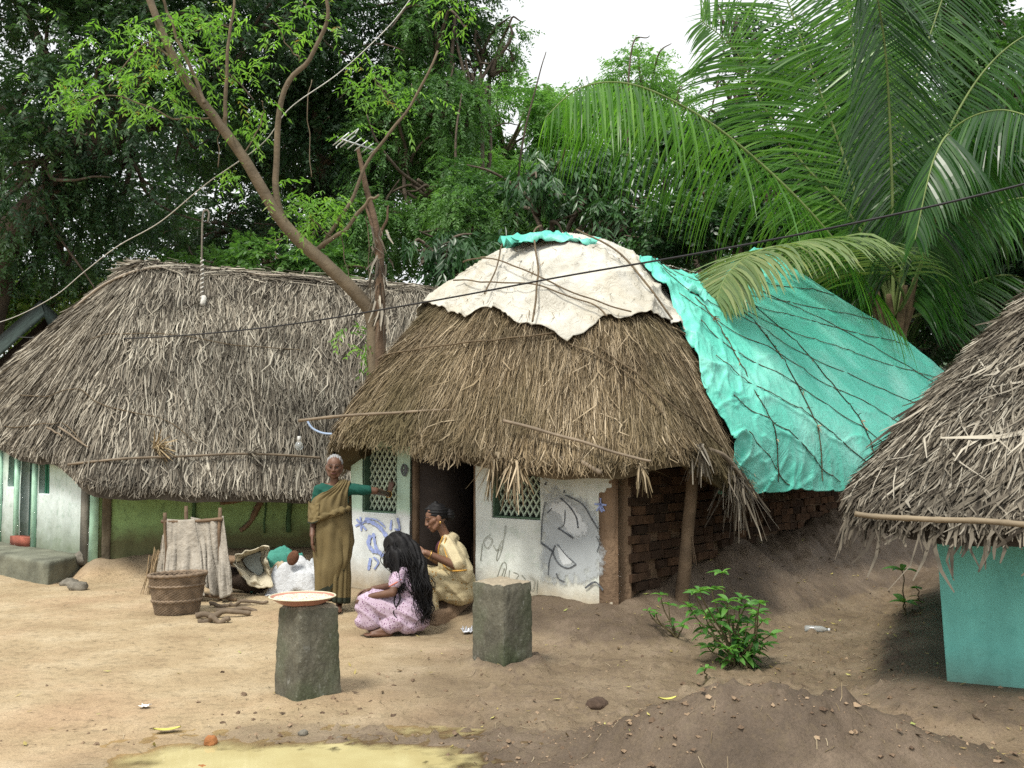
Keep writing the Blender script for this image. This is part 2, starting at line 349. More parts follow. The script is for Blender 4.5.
# ================================================================ roofs and walls
class Roof:
    def __init__(s, E, RD, ns=160, nt=40, bulge=.2, up=.1, wob=.04, seed=1, pw=1.0):
        E = catmull(E, ns*4); RD = catmull(RD, ns*4)
        L = np.concatenate([[0], np.cumsum(np.linalg.norm(np.diff(E, axis=0), axis=1)+.35*np.linalg.norm(np.diff(RD, axis=0), axis=1))])
        q = np.linspace(0, L[-1], ns); s.u = q
        E = np.stack([np.interp(q, L, E[:, k]) for k in range(3)], -1); RD = np.stack([np.interp(q, L, RD[:, k]) for k in range(3)], -1)
        t = np.linspace(0, 1, nt)
        g = RD[:, None]*(1-t)[None, :, None]+E[:, None]*t[None, :, None]
        g[..., 2] = RD[:, None, 2]-(RD[:, None, 2]-E[:, None, 2])*(t**pw)[None]
        out = norm((E-RD)*np.array([1, 1, 0])); k = np.sin(np.pi*t**.8)
        g = g+out[:, None]*(bulge*k)[None, :, None]; g[..., 2] += up*k
        w = fbm(g[..., 0]*1.1, g[..., 1]*1.1, g[..., 2]*1.1, 3, seed)*wob
        g[..., 2] += w*(.3+t)[None]; s.g = g; s.ns = ns; s.nt = nt; s.seed = seed
        s.L = np.linalg.norm(np.diff(g, axis=1), axis=2).sum(1)
        du = np.gradient(g, axis=0); dv = np.gradient(g, axis=1); n = norm(np.cross(du, dv))
        n = np.where(n[..., 2:3] < 0, -n, n); s.n = n
    def at(s, a, t):                      # a in 0..1 along the eave, t 0 ridge .. 1 eave (may run past)
        a = np.clip(np.asarray(a, float), 0, 1)*(s.ns-1); t = np.asarray(t, float); tc = np.clip(t, 0, 1)*(s.nt-1)
        i = np.clip(np.floor(a).astype(int), 0, s.ns-2); j = np.clip(np.floor(tc).astype(int), 0, s.nt-2); fa = (a-i)[..., None]; ft = (tc-j)[..., None]
        f = lambda q: (q[i, j]*(1-fa)+q[i+1, j]*fa)*(1-ft)+(q[i, j+1]*(1-fa)+q[i+1, j+1]*fa)*ft
        p = f(s.g); n = norm(f(s.n))
        ex = np.maximum(t-1, 0)[..., None]*(s.L[np.clip(i, 0, s.ns-1)])[..., None]
        d = norm(s.g[:, -1]-s.g[:, -4])[i]*.55+np.array([0, 0, -1.0])*.75
        return p+ex*d, n
    def find(s, px, py):                  # roof parameters seen at a picture point (nearest surface)
        d = s.g-np.array([0, 0, CAMH]); y = d[..., 1]*_cp+d[..., 2]*_sp; z = -d[..., 1]*_sp+d[..., 2]*_cp
        X = 512+FPX*d[..., 0]/y; Y = 384-FPX*z/y
        q = (X-px)**2+(Y-py)**2+(y*1.5)**2*.2
        i, j = np.unravel_index(np.argmin(q), q.shape); return i/(s.ns-1), j/(s.nt-1)
    def shell(s, thick=.22):
        mb = MB(); g = s.g; lo = g-s.n*thick*np.linspace(.6, 1, s.nt)[None, :, None]
        lo[:, -1] = g[:, -1]+np.array([0, 0, -thick*.6]); 
        full = np.concatenate([g, lo[:, ::-1]], 1); mb.grid(full, rnd=.12); return mb
    def strands(s, mb, n, ln, wid, ang=.25, lift=.04, t0=(0, 1.0), a=(0, 1), seed=3, curl=.03, rr=(0, 1), tip=.35, ext=.08, mask=None):
        g = np.random.default_rng(seed); A = a[0]+(a[1]-a[0])*g.random(n); T = t0[0]+(t0[1]-t0[0])*g.random(n)
        if mask is not None:
            k = mask(A, T); A = A[k]; T = T[k]; n = len(A)
        L = ln*(.5+g.random(n)); i = np.clip((A*(s.ns-1)).astype(int), 0, s.ns-1); dt = L/s.L[i]
        dt = np.minimum(dt, np.maximum(1-T, -.02)+ext*(.15+.85*g.random(n))/s.L[i])
        th = g.normal(0, ang, n)+.25*noise(A*40, T*3, 0, seed); da = np.tan(np.clip(th, -1.2, 1.2))*dt*s.L[i]/(s.u[-1])
        K = 4; pts = []; nn = []; base = lift*g.random(n)**2; cu = curl*g.normal(0, 1, n); tp = np.abs(g.normal(0, curl, n))
        for k in range(K):
            q = k/(K-1); p, m = s.at(A+da*q+cu*.15*math.sin(q*3), T+dt*q)
            pts.append(p+m*(base*(0.4+q*.6)+tp*q*q+.006)[:, None]); nn.append(m)
        pts = np.stack(pts, 1); nn = np.stack(nn, 1); d = norm(np.gradient(pts, axis=1)); sd = norm(np.cross(d, nn))
        tw = g.normal(0, .55, n)[:, None, None]; sd = norm(sd*np.cos(tw)+nn*np.sin(tw))
        w = (wid*(.5+g.random(n)))[:, None]*np.array([.75, 1, .9, tip])[None]/2
        v = np.stack([pts-sd*w[..., None], pts+sd*w[..., None]], 2).reshape(n*K*2, 3)
        b = (np.arange(n)*K*2)[:, None, None]+np.arange(K-1)[None, :, None]*2+np.array([0, 1, 3, 2])[None, None]
        rn = np.clip(rr[0]+(rr[1]-rr[0])*g.random(n)+.18*noise(A*30, T*6, 0, seed+9), 0, 1)
        mb.add(v, b.reshape(-1, 4), 0, np.repeat(rn, K*2))
    def curve(s, q, off=.03, n=40):       # smooth line over the roof through parameter pairs
        q = catmull(q, n); p, m = s.at(q[:, 0], q[:, 1]); return p+m*off

def slab(W0, W1, z0, z1, th, res=.025, openings=(), mask=None, out=None, rough=.01, seed=1, zt=None):
    """a hand-finished wall face on a fine grid: undulating, with real openings and returns"""
    W0 = np.array(W0, float); W1 = np.array(W1, float); L = np.linalg.norm(W1-W0); d = (W1-W0)/L
    nrm = np.array(out, float) if out is not None else np.array([d[1], -d[0]])
    U = list(np.arange(0, L+res*.5, res)); Z = list(np.arange(z0, z1+res*.5, res))
    def snap(S, x):
        i = int(np.argmin(np.abs(np.array(S)-x))); S[i] = x
    for (a, b, c, e) in openings: snap(U, a); snap(U, b); snap(Z, c); snap(Z, e)
    U = np.array(U); Z = np.array(Z); uc = (U[:-1]+U[1:])/2; zc = (Z[:-1]+Z[1:])/2
    K = np.ones((len(uc), len(zc)), bool)
    for (a, b, c, e) in openings: K &= ~(((uc > a) & (uc < b))[:, None] & ((zc > c) & (zc < e))[None])
    if mask is not None: K &= mask(uc[:, None]+0*zc[None], zc[None]+0*uc[:, None])
    uu, zz = np.meshgrid(U, Z, indexing='ij')
    dsp = rough*fbm(uu*2.2, zz*2.2, 0, 4, seed)+.25*rough*fbm(uu*11, zz*11, 0, 3, seed+5)
    edge = (uu*0)
    F = np.stack([W0[0]+d[0]*uu+nrm[0]*dsp, W0[1]+d[1]*uu+nrm[1]*dsp, zz], -1)
    Bk = np.stack([W0[0]+d[0]*uu-nrm[0]*th, W0[1]+d[1]*uu-nrm[1]*th, zz], -1)
    mb = MB(); m = len(Z); N = F.shape[0]*m
    i, j = np.nonzero(K); a = i*m+j
    q = np.stack([a, a+m, a+m+1, a+1], -1); mb.v = [np.concatenate([F.reshape(-1, 3), Bk.reshape(-1, 3)])]; mb.n = 2*N; mb.r = [np.zeros(2*N)]
    fs = [q, q[:, ::-1]+N]
    Kp = np.pad(K, 1)
    for (di, dj, e0, e1) in ((-1, 0, 0, 1), (1, 0, m, m+1), (0, -1, 0, m), (0, 1, 1, m+1)):
        sel = K & ~Kp[1+di:1+di+K.shape[0], 1+dj:1+dj+K.shape[1]]
        i, j = np.nonzero(sel); a = i*m+j
        fs.append(np.stack([a+e0, a+e1, a+e1+N, a+e0+N], -1))
    mb.f = fs; mb.m = [np.zeros(len(x)) for x in fs]
    return mb
def wallpt(px, py, W0, W1, off=.0):
    W0 = np.array(W0[:2], float); W1 = np.array(W1[:2], float); d = norm(W1-W0); n = np.array([d[1], -d[0]])
    r = ray(px, py); t = (W0@n)/(r[:2]@n); p = r*t+np.array([0, 0, CAMH]); p[:2] += n*off; return p
def stroke(mb, pts, w, W0, W1, off=.009, smooth=True, n=None):
    """a brush stroke lying on the wall plane; pts and w in picture pixels measured on the photograph"""
    p = np.array(pts, float); k = n or max(8, len(p)*5)
    if smooth and len(p) > 2: p = catmull(p, k)
    else: p = np.stack([np.interp(np.linspace(0, len(p)-1, k), np.arange(len(p)), p[:, q]) for q in (0, 1)], -1)
    t = norm(np.gradient(p, axis=0)); s = np.stack([-t[:, 1], t[:, 0]], -1); ww = w*(.65+.5*rng.random(len(p)))[:, None]/2
    v = [wallpt(*q, W0, W1, off) for q in np.concatenate([p-s*ww, p+s*ww])]
    i = np.arange(len(p)-1); mb.add(v, np.stack([i, i+1, i+1+len(p), i+len(p)], -1))
def patch(mb, pts, W0, W1, off=.006):
    v = [wallpt(*q, W0, W1, off) for q in pts]; mb.add(v, [tuple(range(len(v)))])

def softpatch(mb, pts, W0, W1, off):
    p = np.array(pts, float); c = p.mean(0); n = len(p); K = 8
    v = [wallpt(*(c+(p[i]-c)*(j/K)), W0, W1, off) for i in range(n) for j in range(1, K+1)]+[wallpt(*c, W0, W1, off)]
    f = [(i*K+j, ((i+1) % n)*K+j, ((i+1) % n)*K+j+1, i*K+j+1) for i in range(n) for j in range(K-1)]+[(n*K, ((i+1) % n)*K, i*K) for i in range(n)]
    mb.add(v, f, 0, np.array([1-(j/K)**2 for i in range(n) for j in range(1, K+1)]+[1.]))
def worn_paint(name, c, hold=.55):
    h = SH(name); n = h.noise(16, 6, .65); col = h.ramp(h.noise(6, 5), [(.3, tuple(q*.86 for q in c)), (.7, c)])
    b = h.node('ShaderNodeBsdfPrincipled'); h.set(b.inputs['Base Color'], col); b.inputs['Roughness'].default_value = .9
    a = h.ramp(h.math('ADD', h.math('MULTIPLY', h.attr('rnd'), .55), n), [(.52, 0.0), (.74, hold)])
    t = h.node('ShaderNodeBsdfTransparent'); m = h.node('ShaderNodeMixShader'); h.set(m.inputs[0], a); h.nt.links.new(t.outputs[0], m.inputs[1]); h.nt.links.new(b.outputs[0], m.inputs[2]); h.nt.links.new(m.outputs[0], h.out.inputs[0]); return h.m

STRAW_A = thatch_mat('dry_leaf_thatch', [(0, (.045, .038, .029)), (.3, (.135, .117, .091)), (.65, (.265, .236, .187)), (1, (.44, .405, .33))])
STRAW_B = thatch_mat('old_grass_thatch', [(0, (.04, .028, .016)), (.3, (.15, .11, .060)), (.65, (.29, .228, .145)), (1, (.52, .43, .30))], None, (.12, .10, .05))
STRAW_C = thatch_mat('palm_leaf_thatch', [(0, (.036, .029, .022)), (.35, (.115, .099, .075)), (.7, (.22, .194, .15)), (1, (.44, .405, .33))])
BAMBOO = simple('weathered_bamboo', (.19, .15, .105), .7, .3, 6, .3, 40)
WOOD = simple('old_wood', (.16, .11, .07), .85, .35, 5, .6, 30, .01)
MUDW = simple('mud_wall', (.20, .135, .085), .95, .3, 3, .8, 25, .02)
DARKIN = simple('interior_shade', (.035, .03, .027), .95, .3, 3, .3)  # near-black colour stands for the shade inside the hut
ROPE = simple('straw_rope', (.12, .09, .055), .9, .4, 20, .4)
CEMENT = simple('grey_cement', (.20, .19, .16), .9, .3, 4, .6, 40, .01)

def plaster(name, top, bot, zsplit, soft=.03, stain=(.36, .27, .15), z0=.25, zs=.35, patchc=None, xlim=None, pamt=.5):
    h = SH(name); x, y, z = h.xyz(); n = h.noise(3.5, 6, .6); n2 = h.noise(9, 6, .65)
    zz = h.math('ADD', z, h.math('MULTIPLY', h.math('SUBTRACT', n, .5), .10))
    m = h.node('ShaderNodeMapRange', _0=zz, _1=zsplit-soft, _2=zsplit+soft).outputs[0]
    c = h.mix(m, bot, top)
    if patchc: c = h.mix(h.math('MULTIPLY', h.ramp(n2, [(.52, 0.0), (.68, 1.0)]), pamt), c, patchc)
    st = h.node('ShaderNodeMapRange', _0=h.math('ADD', z, h.math('MULTIPLY', h.math('SUBTRACT', n, .5), .35)), _1=z0, _2=z0+zs, _3=1.0, _4=0.0).outputs[0]
    c = h.mix(h.math('MULTIPLY', st, .85), c, stain)
    st2 = h.noise(1.0, 5, .65, h.stretch((4.5, 4.5, 1.1)))
    c = h.mix(1.0, c, h.ramp(st2, [(.28, .80), (.55, 1.0), (.8, 1.05)]), 'MULTIPLY')
    g = h.ramp(h.noise(38, 5, .7), [(.60, 0.0), (.74, .55)])
    c = h.mix(g, c, tuple(q*.45 for q in bot))
    return h.done(c, .9, h.bump(h.math('ADD', n2, h.math('MULTIPLY', h.noise(50, 4), .4)), .5, .012), .2)

def lattice(mb, W0, W1, u0, u1, z0, z1, du, dz, bw=.018, depth=.03, off=-.05):
    W0 = np.array(W0[:2]); d = norm(np.array(W1[:2])-W0); n = np.array([d[1], -d[0]]); w = u1-u0; hh = z1-z0; k = dz/du
    for sg in (1, -1):
        for c in np.arange(-hh/k-du, w+hh/k+du, du):
            # u = c + sg*(z)/k, clipped to the frame
            pts = []
            for q in (0, hh): pts.append((c+(q if sg > 0 else hh-q)/k, q))
            (ua, za), (ub, zb) = pts
            t0, t1 = 0., 1.; 
            dd = ub-ua
            for lim, s_ in ((0, 1), (w, -1)):
                a = (lim-ua)/dd
                if dd*s_ > 0: t0 = max(t0, a)
                else: t1 = min(t1, a)
            if t1-t0 < .03: continue
            qa = np.array([ua+dd*t0, za+(zb-za)*t0]); qb = np.array([ua+dd*t1, za+(zb-za)*t1])
            t = norm(qb-qa); s = np.array([-t[1], t[0]])*bw/2; o = off-(depth*.35 if sg < 0 else 0)
            f = []
            for e in (0, -depth):
                for q in (qa-s, qa+s, qb+s, qb-s):
                    uu = np.clip(q[0], 0, w)+u0; zz_ = np.clip(q[1], 0, hh)+z0
                    f.append([W0[0]+d[0]*uu+n[0]*(o+e), W0[1]+d[1]*uu+n[1]*(o+e), zz_])
            mb.add(f, [(0, 1, 2, 3), (7, 6, 5, 4), (0, 4, 5, 1), (1, 5, 6, 2), (2, 6, 7, 3), (3, 7, 4, 0)])
def wallbox(W0, W1, z0, z1, th):          # plain wall between two plan points, th to the right-hand side going away
    W0 = np.array(W0[:2], float); W1 = np.array(W1[:2], float); d = norm(W1-W0); n = np.array([d[1], -d[0]])
    mb = MB(); c = (W0+W1)/2-n*th/2; L = np.linalg.norm(W1-W0)
    mb.box([c[0], c[1], (z0+z1)/2], [L, th, z1-z0], [[d[0], -d[1], 0], [d[1], d[0], 0], [0, 0, 1]]); return mb
def pole(mb, pts, r0, r1=None, seg=8, n=24, knot=True, wob=.01):
    p = catmull(pts, n) if len(pts) > 2 else np.array(pts[0])[None]*(1-np.linspace(0, 1, n))[:, None]+np.array(pts[1])[None]*np.linspace(0, 1, n)[:, None]
    t = np.linspace(0, 1, n); s0 = rng.random()*50
    p = p+np.stack([noise(t*5+s0, 0*t), noise(t*5+s0, 0*t+3), noise(t*5+s0, 0*t+6)], -1)*wob
    r = r0+(( r1 if r1 is not None else r0)-r0)*t
    if knot: r = r*(1+.18*(np.arange(n) % 6 == 0))
    mb.tube(p, r, seg)
def tuft(mb, c, d, n, ln, w, spread=.4, seed=0):
    g = np.random.default_rng(seed)
    for _ in range(n):
        q = norm(np.array(d)+g.normal(0, spread, 3)); s = norm(np.cross(q, g.normal(0, 1, 3)))*w/2*(.6+g.random()); L = ln*(.5+g.random())
        a = np.array(c)+g.normal(0, .25*ln*.3, 3); m = a+q*L*.5+g.normal(0, .04*ln, 3); e = a+q*L+np.array([0, 0, -.25*L*g.random()])
        mb.add([a-s, a+s, m-s, m+s, e-s*.4, e+s*.4], np.array([[0, 1, 3, 2], [2, 3, 5, 4]]), 0, g.random())

# ================================================================ middle hut (thatch in front, tarpaulin over the rear)
hutB = empty('thatched_hut', B(1.5, 3, .2), 'whitewashed hut with shaggy brown thatch, brick side and dark open doorway behind the women', 'hut')
ER = [((-.12, 5.2, 1.4), (1.75, 5.2, 3.8)), ((-.14, 2.4, 1.4), (1.75, 2.9, 3.8)), ((-.14, .8, 1.45), (1.73, 1.9, 3.8)), ((-.05, -.1, 1.54), (1.7, 1.5, 3.8)),
      ((.3, -.38, 1.80), (1.7, 1.4, 3.79)), ((.9, -.42, 1.80), (1.7, 1.35, 3.79)), ((1.6, -.44, 1.66), (1.72, 1.33, 3.79)), ((2.3, -.44, 1.58), (1.75, 1.33, 3.79)), ((3.0, -.40, 1.5), (1.8, 1.35, 3.79)),
      ((3.5, -.2, 1.5), (1.83, 1.4, 3.79)), ((3.92, .15, 1.57), (1.86, 1.6, 3.78)), ((3.92, .85, 1.38), (1.88, 2.0, 3.76)), ((3.8, 1.5, 1.26), (1.9, 2.6, 3.72)), ((3.72, 2.6, 1.2), (1.9, 3.4, 3.7))]
RB = Roof([B(*e) for e, r in ER], [B(*r) for e, r in ER], 200, 60, .06, .0, .07, 4, 1.75)
mb = RB.shell(.26)
RB.strands(mb, 76000, .34, .0052, .075, .04, (.0, .97), seed=31, curl=.012)
RB.strands(mb, 26000, .26, .0055, .16, .07, (.5, .99), seed=32, curl=.025, rr=(0, .8))
RB.strands(mb, 9000, .26, .009, .16, .06, (.92, 1.0), seed=33, curl=.02, rr=(0, .8), ext=.14)
RB.strands(mb, 1500, .34, .010, .2, .05, (.95, 1.02), (.06, .22), seed=37, curl=.02, rr=(0, .5), ext=.26)
RB.strands(mb, 700, .30, .012, .4, .07, (.25, .95), seed=34, curl=.05, rr=(.5, 1))
# the ragged, deeper fringe above the doorway and the window
RB.strands(mb, 2200, .34, .011, .22, .05, (.93, 1.02), (.45, .62), seed=35, curl=.025, rr=(.15, .9), ext=.22)
RB.strands(mb, 1000, .30, .010, .2, .05, (.94, 1.02), (.20, .30), seed=36, curl=.02, rr=(.1, .6), ext=.18)
mb.build('thatch_roof', STRAW_B, hutB, smooth=False)
# rear roof under the tarpaulin
mb = MB()
def quadsheet(mb, a, b, c, d, n=12, rnd=.2):
    s_ = np.linspace(0, 1, n); g = (np.array(a)[None, None]*(1-s_)[:, None, None]+np.array(b)[None, None]*s_[:, None, None])*(1-s_)[None, :, None]+(np.array(d)[None, None]*(1-s_)[:, None, None]+np.array(c)[None, None]*s_[:, None, None])*s_[None, :, None]
    mb.grid(g, rnd=rnd)
TA, TB, TC, TD = B(1.95, 2.6, 3.60), B(2.4, 5.0, 4.22), B(3.78, 1.35, 1.22), B(4.6, 8.75, 1.74)
lo = np.array([0, 0, -.16])
quadsheet(mb, TA+lo, TB+lo, TD+lo+[-.1, -.2, .05], TC+lo+[-.1, .1, .06])
quadsheet(mb, TB+lo, TA+lo, B(-.2, 2.6, 1.4), B(-.2, 8.75, 1.4)); quadsheet(mb, TB+lo, TD+lo, B(-.2, 8.75, 1.4), B(-.2, 8.75, 1.4), 8)
mb.build('rear_roof', STRAW_B, hutB, smooth=False)

uLd, uRd = u_px(411, WL, WR), u_px(476, WL, WR); w1a, w1b = u_px(363, WL, WR), u_px(397, WL, WR); w2a, w2b = u_px(492, WL, WR), u_px(540, WL, WR)
ztop = 1.9
zw1 = (wallpt(380, 513, WL, WR)[2], wallpt(380, 447, WL, WR)[2]); zw2 = (wallpt(516, 519, WL, WR)[2], zw1[1]+.02)
def edge_mask(u, z):
    lim = LB-.01-.05*(fbm(z*3.0, 0*z+1, 0, 4, 15)+.35)-.05*sstep(1.35, 1.65, z)
    return u < lim
wallW0 = np.array(WL[:2]); wallW1 = np.array(WR[:2]); nB = np.array([EU[1], -EU[0]])
PL_B1 = plaster('lime_plaster_green_top', (.50, .68, .55), (.70, .745, .74), .93, .035, (.40, .31, .19), .15, .28)
PL_B2 = plaster('old_lime_plaster', (.66, .72, .70), (.69, .72, .665), 1.2, .4, (.42, .33, .20), .2, .28, (.30, .40, .30), None, .35)
mb = slab(wallW0, wallW0+EU*uLd, .08, ztop, .20, .02, [(w1a, w1b, *zw1)], rough=.012, seed=3)
wl1 = mb.build('front_wall', PL_B1, hutB); tag(wl1, 'front wall left of the doorway, pale green above and white below')
mb = slab(wallW0+EU*uRd, wallW1, .12, ztop, .014, .010, [(w2a-uRd, w2b-uRd, *zw2)], mask=lambda u, z: edge_mask(u+uRd, z), rough=.012, seed=8)
wl2 = mb.build('front_wall', PL_B2, hutB); tag(wl2, 'stained white front wall right of the doorway, plaster broken off at its corner')
# mud core behind the right-hand plaster
core0 = wallW0+EU*uRd-nB*.018; core1 = wallW1+EU*.03-nB*.018
slab(core0, core1, .1, ztop, .2, .03, [(w2a-uRd, w2b-uRd, *zw2)], rough=.008, seed=12).build('mud_corner', MUDW, hutB)
wallbox(B(0, .0, 0)[:2]+EV*.2-EU*.0, B(0, 8.6, 0), .1, 1.7, -.18).build('side_wall', MUDW, hutB)
wallbox(B(0, 8.6, 0), B(LB, 8.6, 0), .1, 1.6, -.18).build('rear_wall', MUDW, hutB)
# inner partition keeps the room dark; the shade is painted into its colour
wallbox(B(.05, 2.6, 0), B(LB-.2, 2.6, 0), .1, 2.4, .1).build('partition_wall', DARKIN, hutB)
mb = MB(); p = B(LB/2, 1.3, .24); mb.box([p[0], p[1], .21], [LB-.1, 2.4, .06], [[EU[0], -EU[1], 0], [EU[1], EU[0], 0], [0, 0, 1]]); mb.build('room_floor', MUDW, hutB)
mb = MB()
for uu in (uLd+.025, uRd-.0225):
    p = B(uu, .07, .98); mb.box(p, [.045, .10, 1.55], [[EU[0], EV[0], 0], [EU[1], EV[1], 0], [0, 0, 1]])
p = B((uLd+uRd)/2, .07, 1.84); mb.box(p, [uRd-uLd-.1, .10, .06], [[EU[0], EV[0], 0], [EU[1], EV[1], 0], [0, 0, 1]])
mb.build('door_frame', WOOD, hutB)
DOORW = simple('dark_door_wood', (.055, .045, .04), .8, .3, 4, .4)
mb = MB(); p = B(uLd+.17, .33, 1.02); q = norm(np.array([.30, .55])); dn = EU*q[0]+EV*q[1]
mb.box(p, [.55, .035, 1.55], [[dn[0], -dn[1], 0], [dn[1], dn[0], 0], [0, 0, 1]]); mb.build('open_door', DOORW, hutB)
GREENP = simple('green_window_paint', (.10, .17, .11), .7, .3, 6, .2)
LATP = simple('pale_green_grille', (.50, .60, .46), .75, .15, 8, .2)
for (a, b, zz_) in ((w1a, w1b, zw1), (w2a, w2b, zw2)):
    mb = MB()
    sh = .17 if a > 1 else .20
    for (ua, ub, za, zb) in ((a+.002, a+.016, zz_[0]+.003, zz_[1]), (b-.016, b-.002, zz_[0]+.003, zz_[1]), (a+.018, b-.018, zz_[0]+.003, zz_[0]+.017), (a+.018, b-.018, zz_[1]-.016, zz_[1]-.002)):
        p = B((ua+ub)/2, .104, (za+zb)/2); mb.box(p, [ub-ua, .176, zb-za], [[EU[0], EV[0], 0], [EU[1], EV[1], 0], [0, 0, 1]])
    fr = mb.build('window', GREENP, hutB, smooth=False)
    mb = MB(); lattice(mb, WL, WR, a+.02, b-.02, zz_[0]+.02, zz_[1]-.018, .0735, .105, .017, .02, -.085); mb.build('lattice', LATP, fr, smooth=False)
    mb = MB(); p = B((a+b)/2, .16, sum(zz_)/2); mb.box(p, [b-a-.036, .01, zz_[1]-zz_[0]-.036], [[EU[0], EV[0], 0], [EU[1], EV[1], 0], [0, 0, 1]]); mb.build('dark_backing', DARKIN, fr, smooth=False)  # dark panel painted as the unlit room behind the grille
# brick side wall
BRICK = SH('sun_baked_brick'); h = BRICK
c = h.ramp(h.attr('rnd'), [(0, (.048, .032, .022)), (.5, (.085, .052, .033)), (1, (.135, .078, .045))]); c = h.mix(1.0, c, h.ramp(h.noise(12, 5), [(.3, .6), (.7, 1.15)]), 'MULTIPLY')  # brick tones darkened to paint in the shade under the roof
BRICK = h.done(c, .95, h.bump(h.noise(45, 5), .7, .012), .15)
s0 = B(LB, .0, 0)[:2]; s1 = B(LB, 8.5, 0)[:2]
mb = slab(s0+EV*.0+EU*.0, s1, .1, 1.62, .16, .06, out=EU, rough=.02, seed=17); mb.build('side_wall', MUDW, hutB)
mb = MB(); g = np.random.default_rng(5)
for row in range(16):
    z = .30+row*.082; v = .16+(.10 if row % 2 else 0)+.02*g.random()
    while v < 8.0:
        w = .16+.06*g.random()
        if z > np.interp(v, [0, .8, 2, 6], [.3, .42, .6, .85]) and g.random() > .06:
            hgt = .066+.010*g.random(); c0 = B(LB+.010+.014*g.random(), v+w/2, z+.005*g.normal())
            th = g.normal(0, .015); rot = np.array([[EU[0], EV[0], 0], [EU[1], EV[1], 0], [0, 0, 1]])@np.array([[1, 0, 0], [0, math.cos(th), -math.sin(th)], [0, math.sin(th), math.cos(th)]])
            mb.box(c0, [.06, w-.018, hgt], rot, 0, g.random())
        v += w
mb.build('brickwork', BRICK, hutB, smooth=False)
# crooked post that carries the corner of the roof
mb = MB(); pb = P(684, 590, 8.85); pt = P(691, 455, 8.75); z0 = float(gz(pb[0], pb[1]))
pole(mb, [[pb[0], pb[1], z0-.1], [*(pb*.7+pt*.3)[:2], z0+.35], [*(pb*.35+pt*.65)[:2], z0+.8], [pt[0]+.03, pt[1], 1.58]], .062, .05, 10, 26, False, .03)
tuft(mb, [pb[0]+.06, pb[1]-.02, z0+.75], [.05, 0, -1], 8, .3, .012, .08, 3)
tag(mb.build('roof_post', simple('grey_post_wood', (.16, .112, .07), .85, .35, 4, .8, 30, .012), hutB))
# bamboo poles tied along the eave, hanging bundles of straw
mb = MB()
def rp(px, py, off=.08): a_, t_ = RB.find(px, py); q, m = RB.at(a_, t_); return q+m*off
def eavepole(pts, r, off):
    m = MB(); pole(m, [rp(*q, off) for q in pts], r, r*.8, 7, 30); return m.build('eave_pole', BAMBOO, hutB)
mb = MB(); yb = rp(410, 412, .1)[1]
pole(mb, [P(299, 420, yb+.55), P(345, 415, yb+.3), P(400, 412, yb+.03), P(440, 410, yb-.18), P(487, 413, yb-.45)], .016, .011, 7, 34); mb.build('eave_pole', BAMBOO, hutB)
mb = MB(); yb = rp(600, 450, .1)[1]
pole(mb, [P(503, 421, yb+.42), P(560, 435, yb+.12), P(610, 451, yb-.08), P(651, 461, yb-.18)], .015, .011, 7, 30); mb.build('eave_pole', BAMBOO, hutB)
mb = MB(); pole(mb, [P(540, 459, yb+.25), P(571, 458, yb+.1), P(585, 464, yb+.03), P(602, 473, yb-.02)], .024, .02, 7, 20); mb.build('eave_pole', BAMBOO, hutB)
mb = MB(); q = B(3.98, .75, 1.42); pole(mb, [P(690, 448, q[1]-.35), P(722, 455, q[1]), P(742, 477, q[1]+.2)], .030, .024, 7, 20); mb.build('eave_pole', BAMBOO, hutB)
g = np.random.default_rng(8)
for (px, py, n, L) in ((738, 478, 60, .36), (728, 462, 40, .3), (700, 446, 50, .20), (640, 466, 26, .18), (516, 460, 60, .26), (494, 455, 50, .26), (402, 420, 30, .2), (370, 425, 24, .2)):
    mb = MB(); yy = {738: B(3.92, .95, 0)[1], 728: B(3.92, .85, 0)[1], 700: B(3.92, .2, 0)[1]}.get(px, rp(px, py)[1]-.03)
    tuft(mb, P(px, py, yy), [.05, 0, -1], n, L, .014, .34, px)
    mb.build('straw_tuft', STRAW_B if px < 690 else STRAW_C, hutB, smooth=False)
# paint on the front wall: blue drawing, grey emblem with black outlines, charcoal scribble, blue star
BLUE = simple('blue_wall_paint', (.30, .37, .66), .9, .3, 40, .3); GREYP = worn_paint('grey_wall_paint', (.50, .54, .555), .8); BLACKP = simple('black_brush_line', (.10, .11, .12), .9, .4, 30, .2)
mb = MB(); W = (WL, WR)
for q in ([(361, 517), (362, 531)], [(356, 526), (367, 521)], [(357, 519), (367, 530)]): stroke(mb, q, 2.2, *W)
stroke(mb, [(365, 520), (374, 523), (382, 529), (388, 538)], 4.2, *W); stroke(mb, [(366, 518), (378, 520), (386, 527)], 1.6, *W, off=.0105)
stroke(mb, [(371, 535), (369, 544), (374, 551), (380, 552)], 4, *W); stroke(mb, [(374, 533), (376, 545), (379, 553)], 3.4, *W, off=.0105); stroke(mb, [(378, 550), (384, 556)], 4, *W, off=.012)
stroke(mb, [(371, 558), (369, 570)], 3, *W); stroke(mb, [(374, 557), (379, 562), (375, 569)], 2, *W, off=.0105); stroke(mb, [(392, 520), (391, 530)], 2.2, *W); stroke(mb, [(398, 518), (400, 529), (395, 529)], 2.2, *W)
mb.build('painted_marks', BLUE, wl1, smooth=False)
mb = MB(); stroke(mb, [(404, 464), (402, 470), (405, 476), (408, 469), (404, 464)], 1.6, *W); stroke(mb, [(403, 470), (408, 470)], 1.2, *W); stroke(mb, [(406, 465), (406, 474)], 3, *W, off=.0105); mb.build('painted_marks', BLACKP, wl1, smooth=False)
mb = MB(); q = np.array([(542, 490), (552, 487), (570, 491), (586, 499), (598, 516), (606, 545), (606, 572), (596, 583), (575, 587), (552, 584), (541, 576), (541, 530)], float); q = catmull(np.concatenate([q, q[:1]]), 90)[:-1]
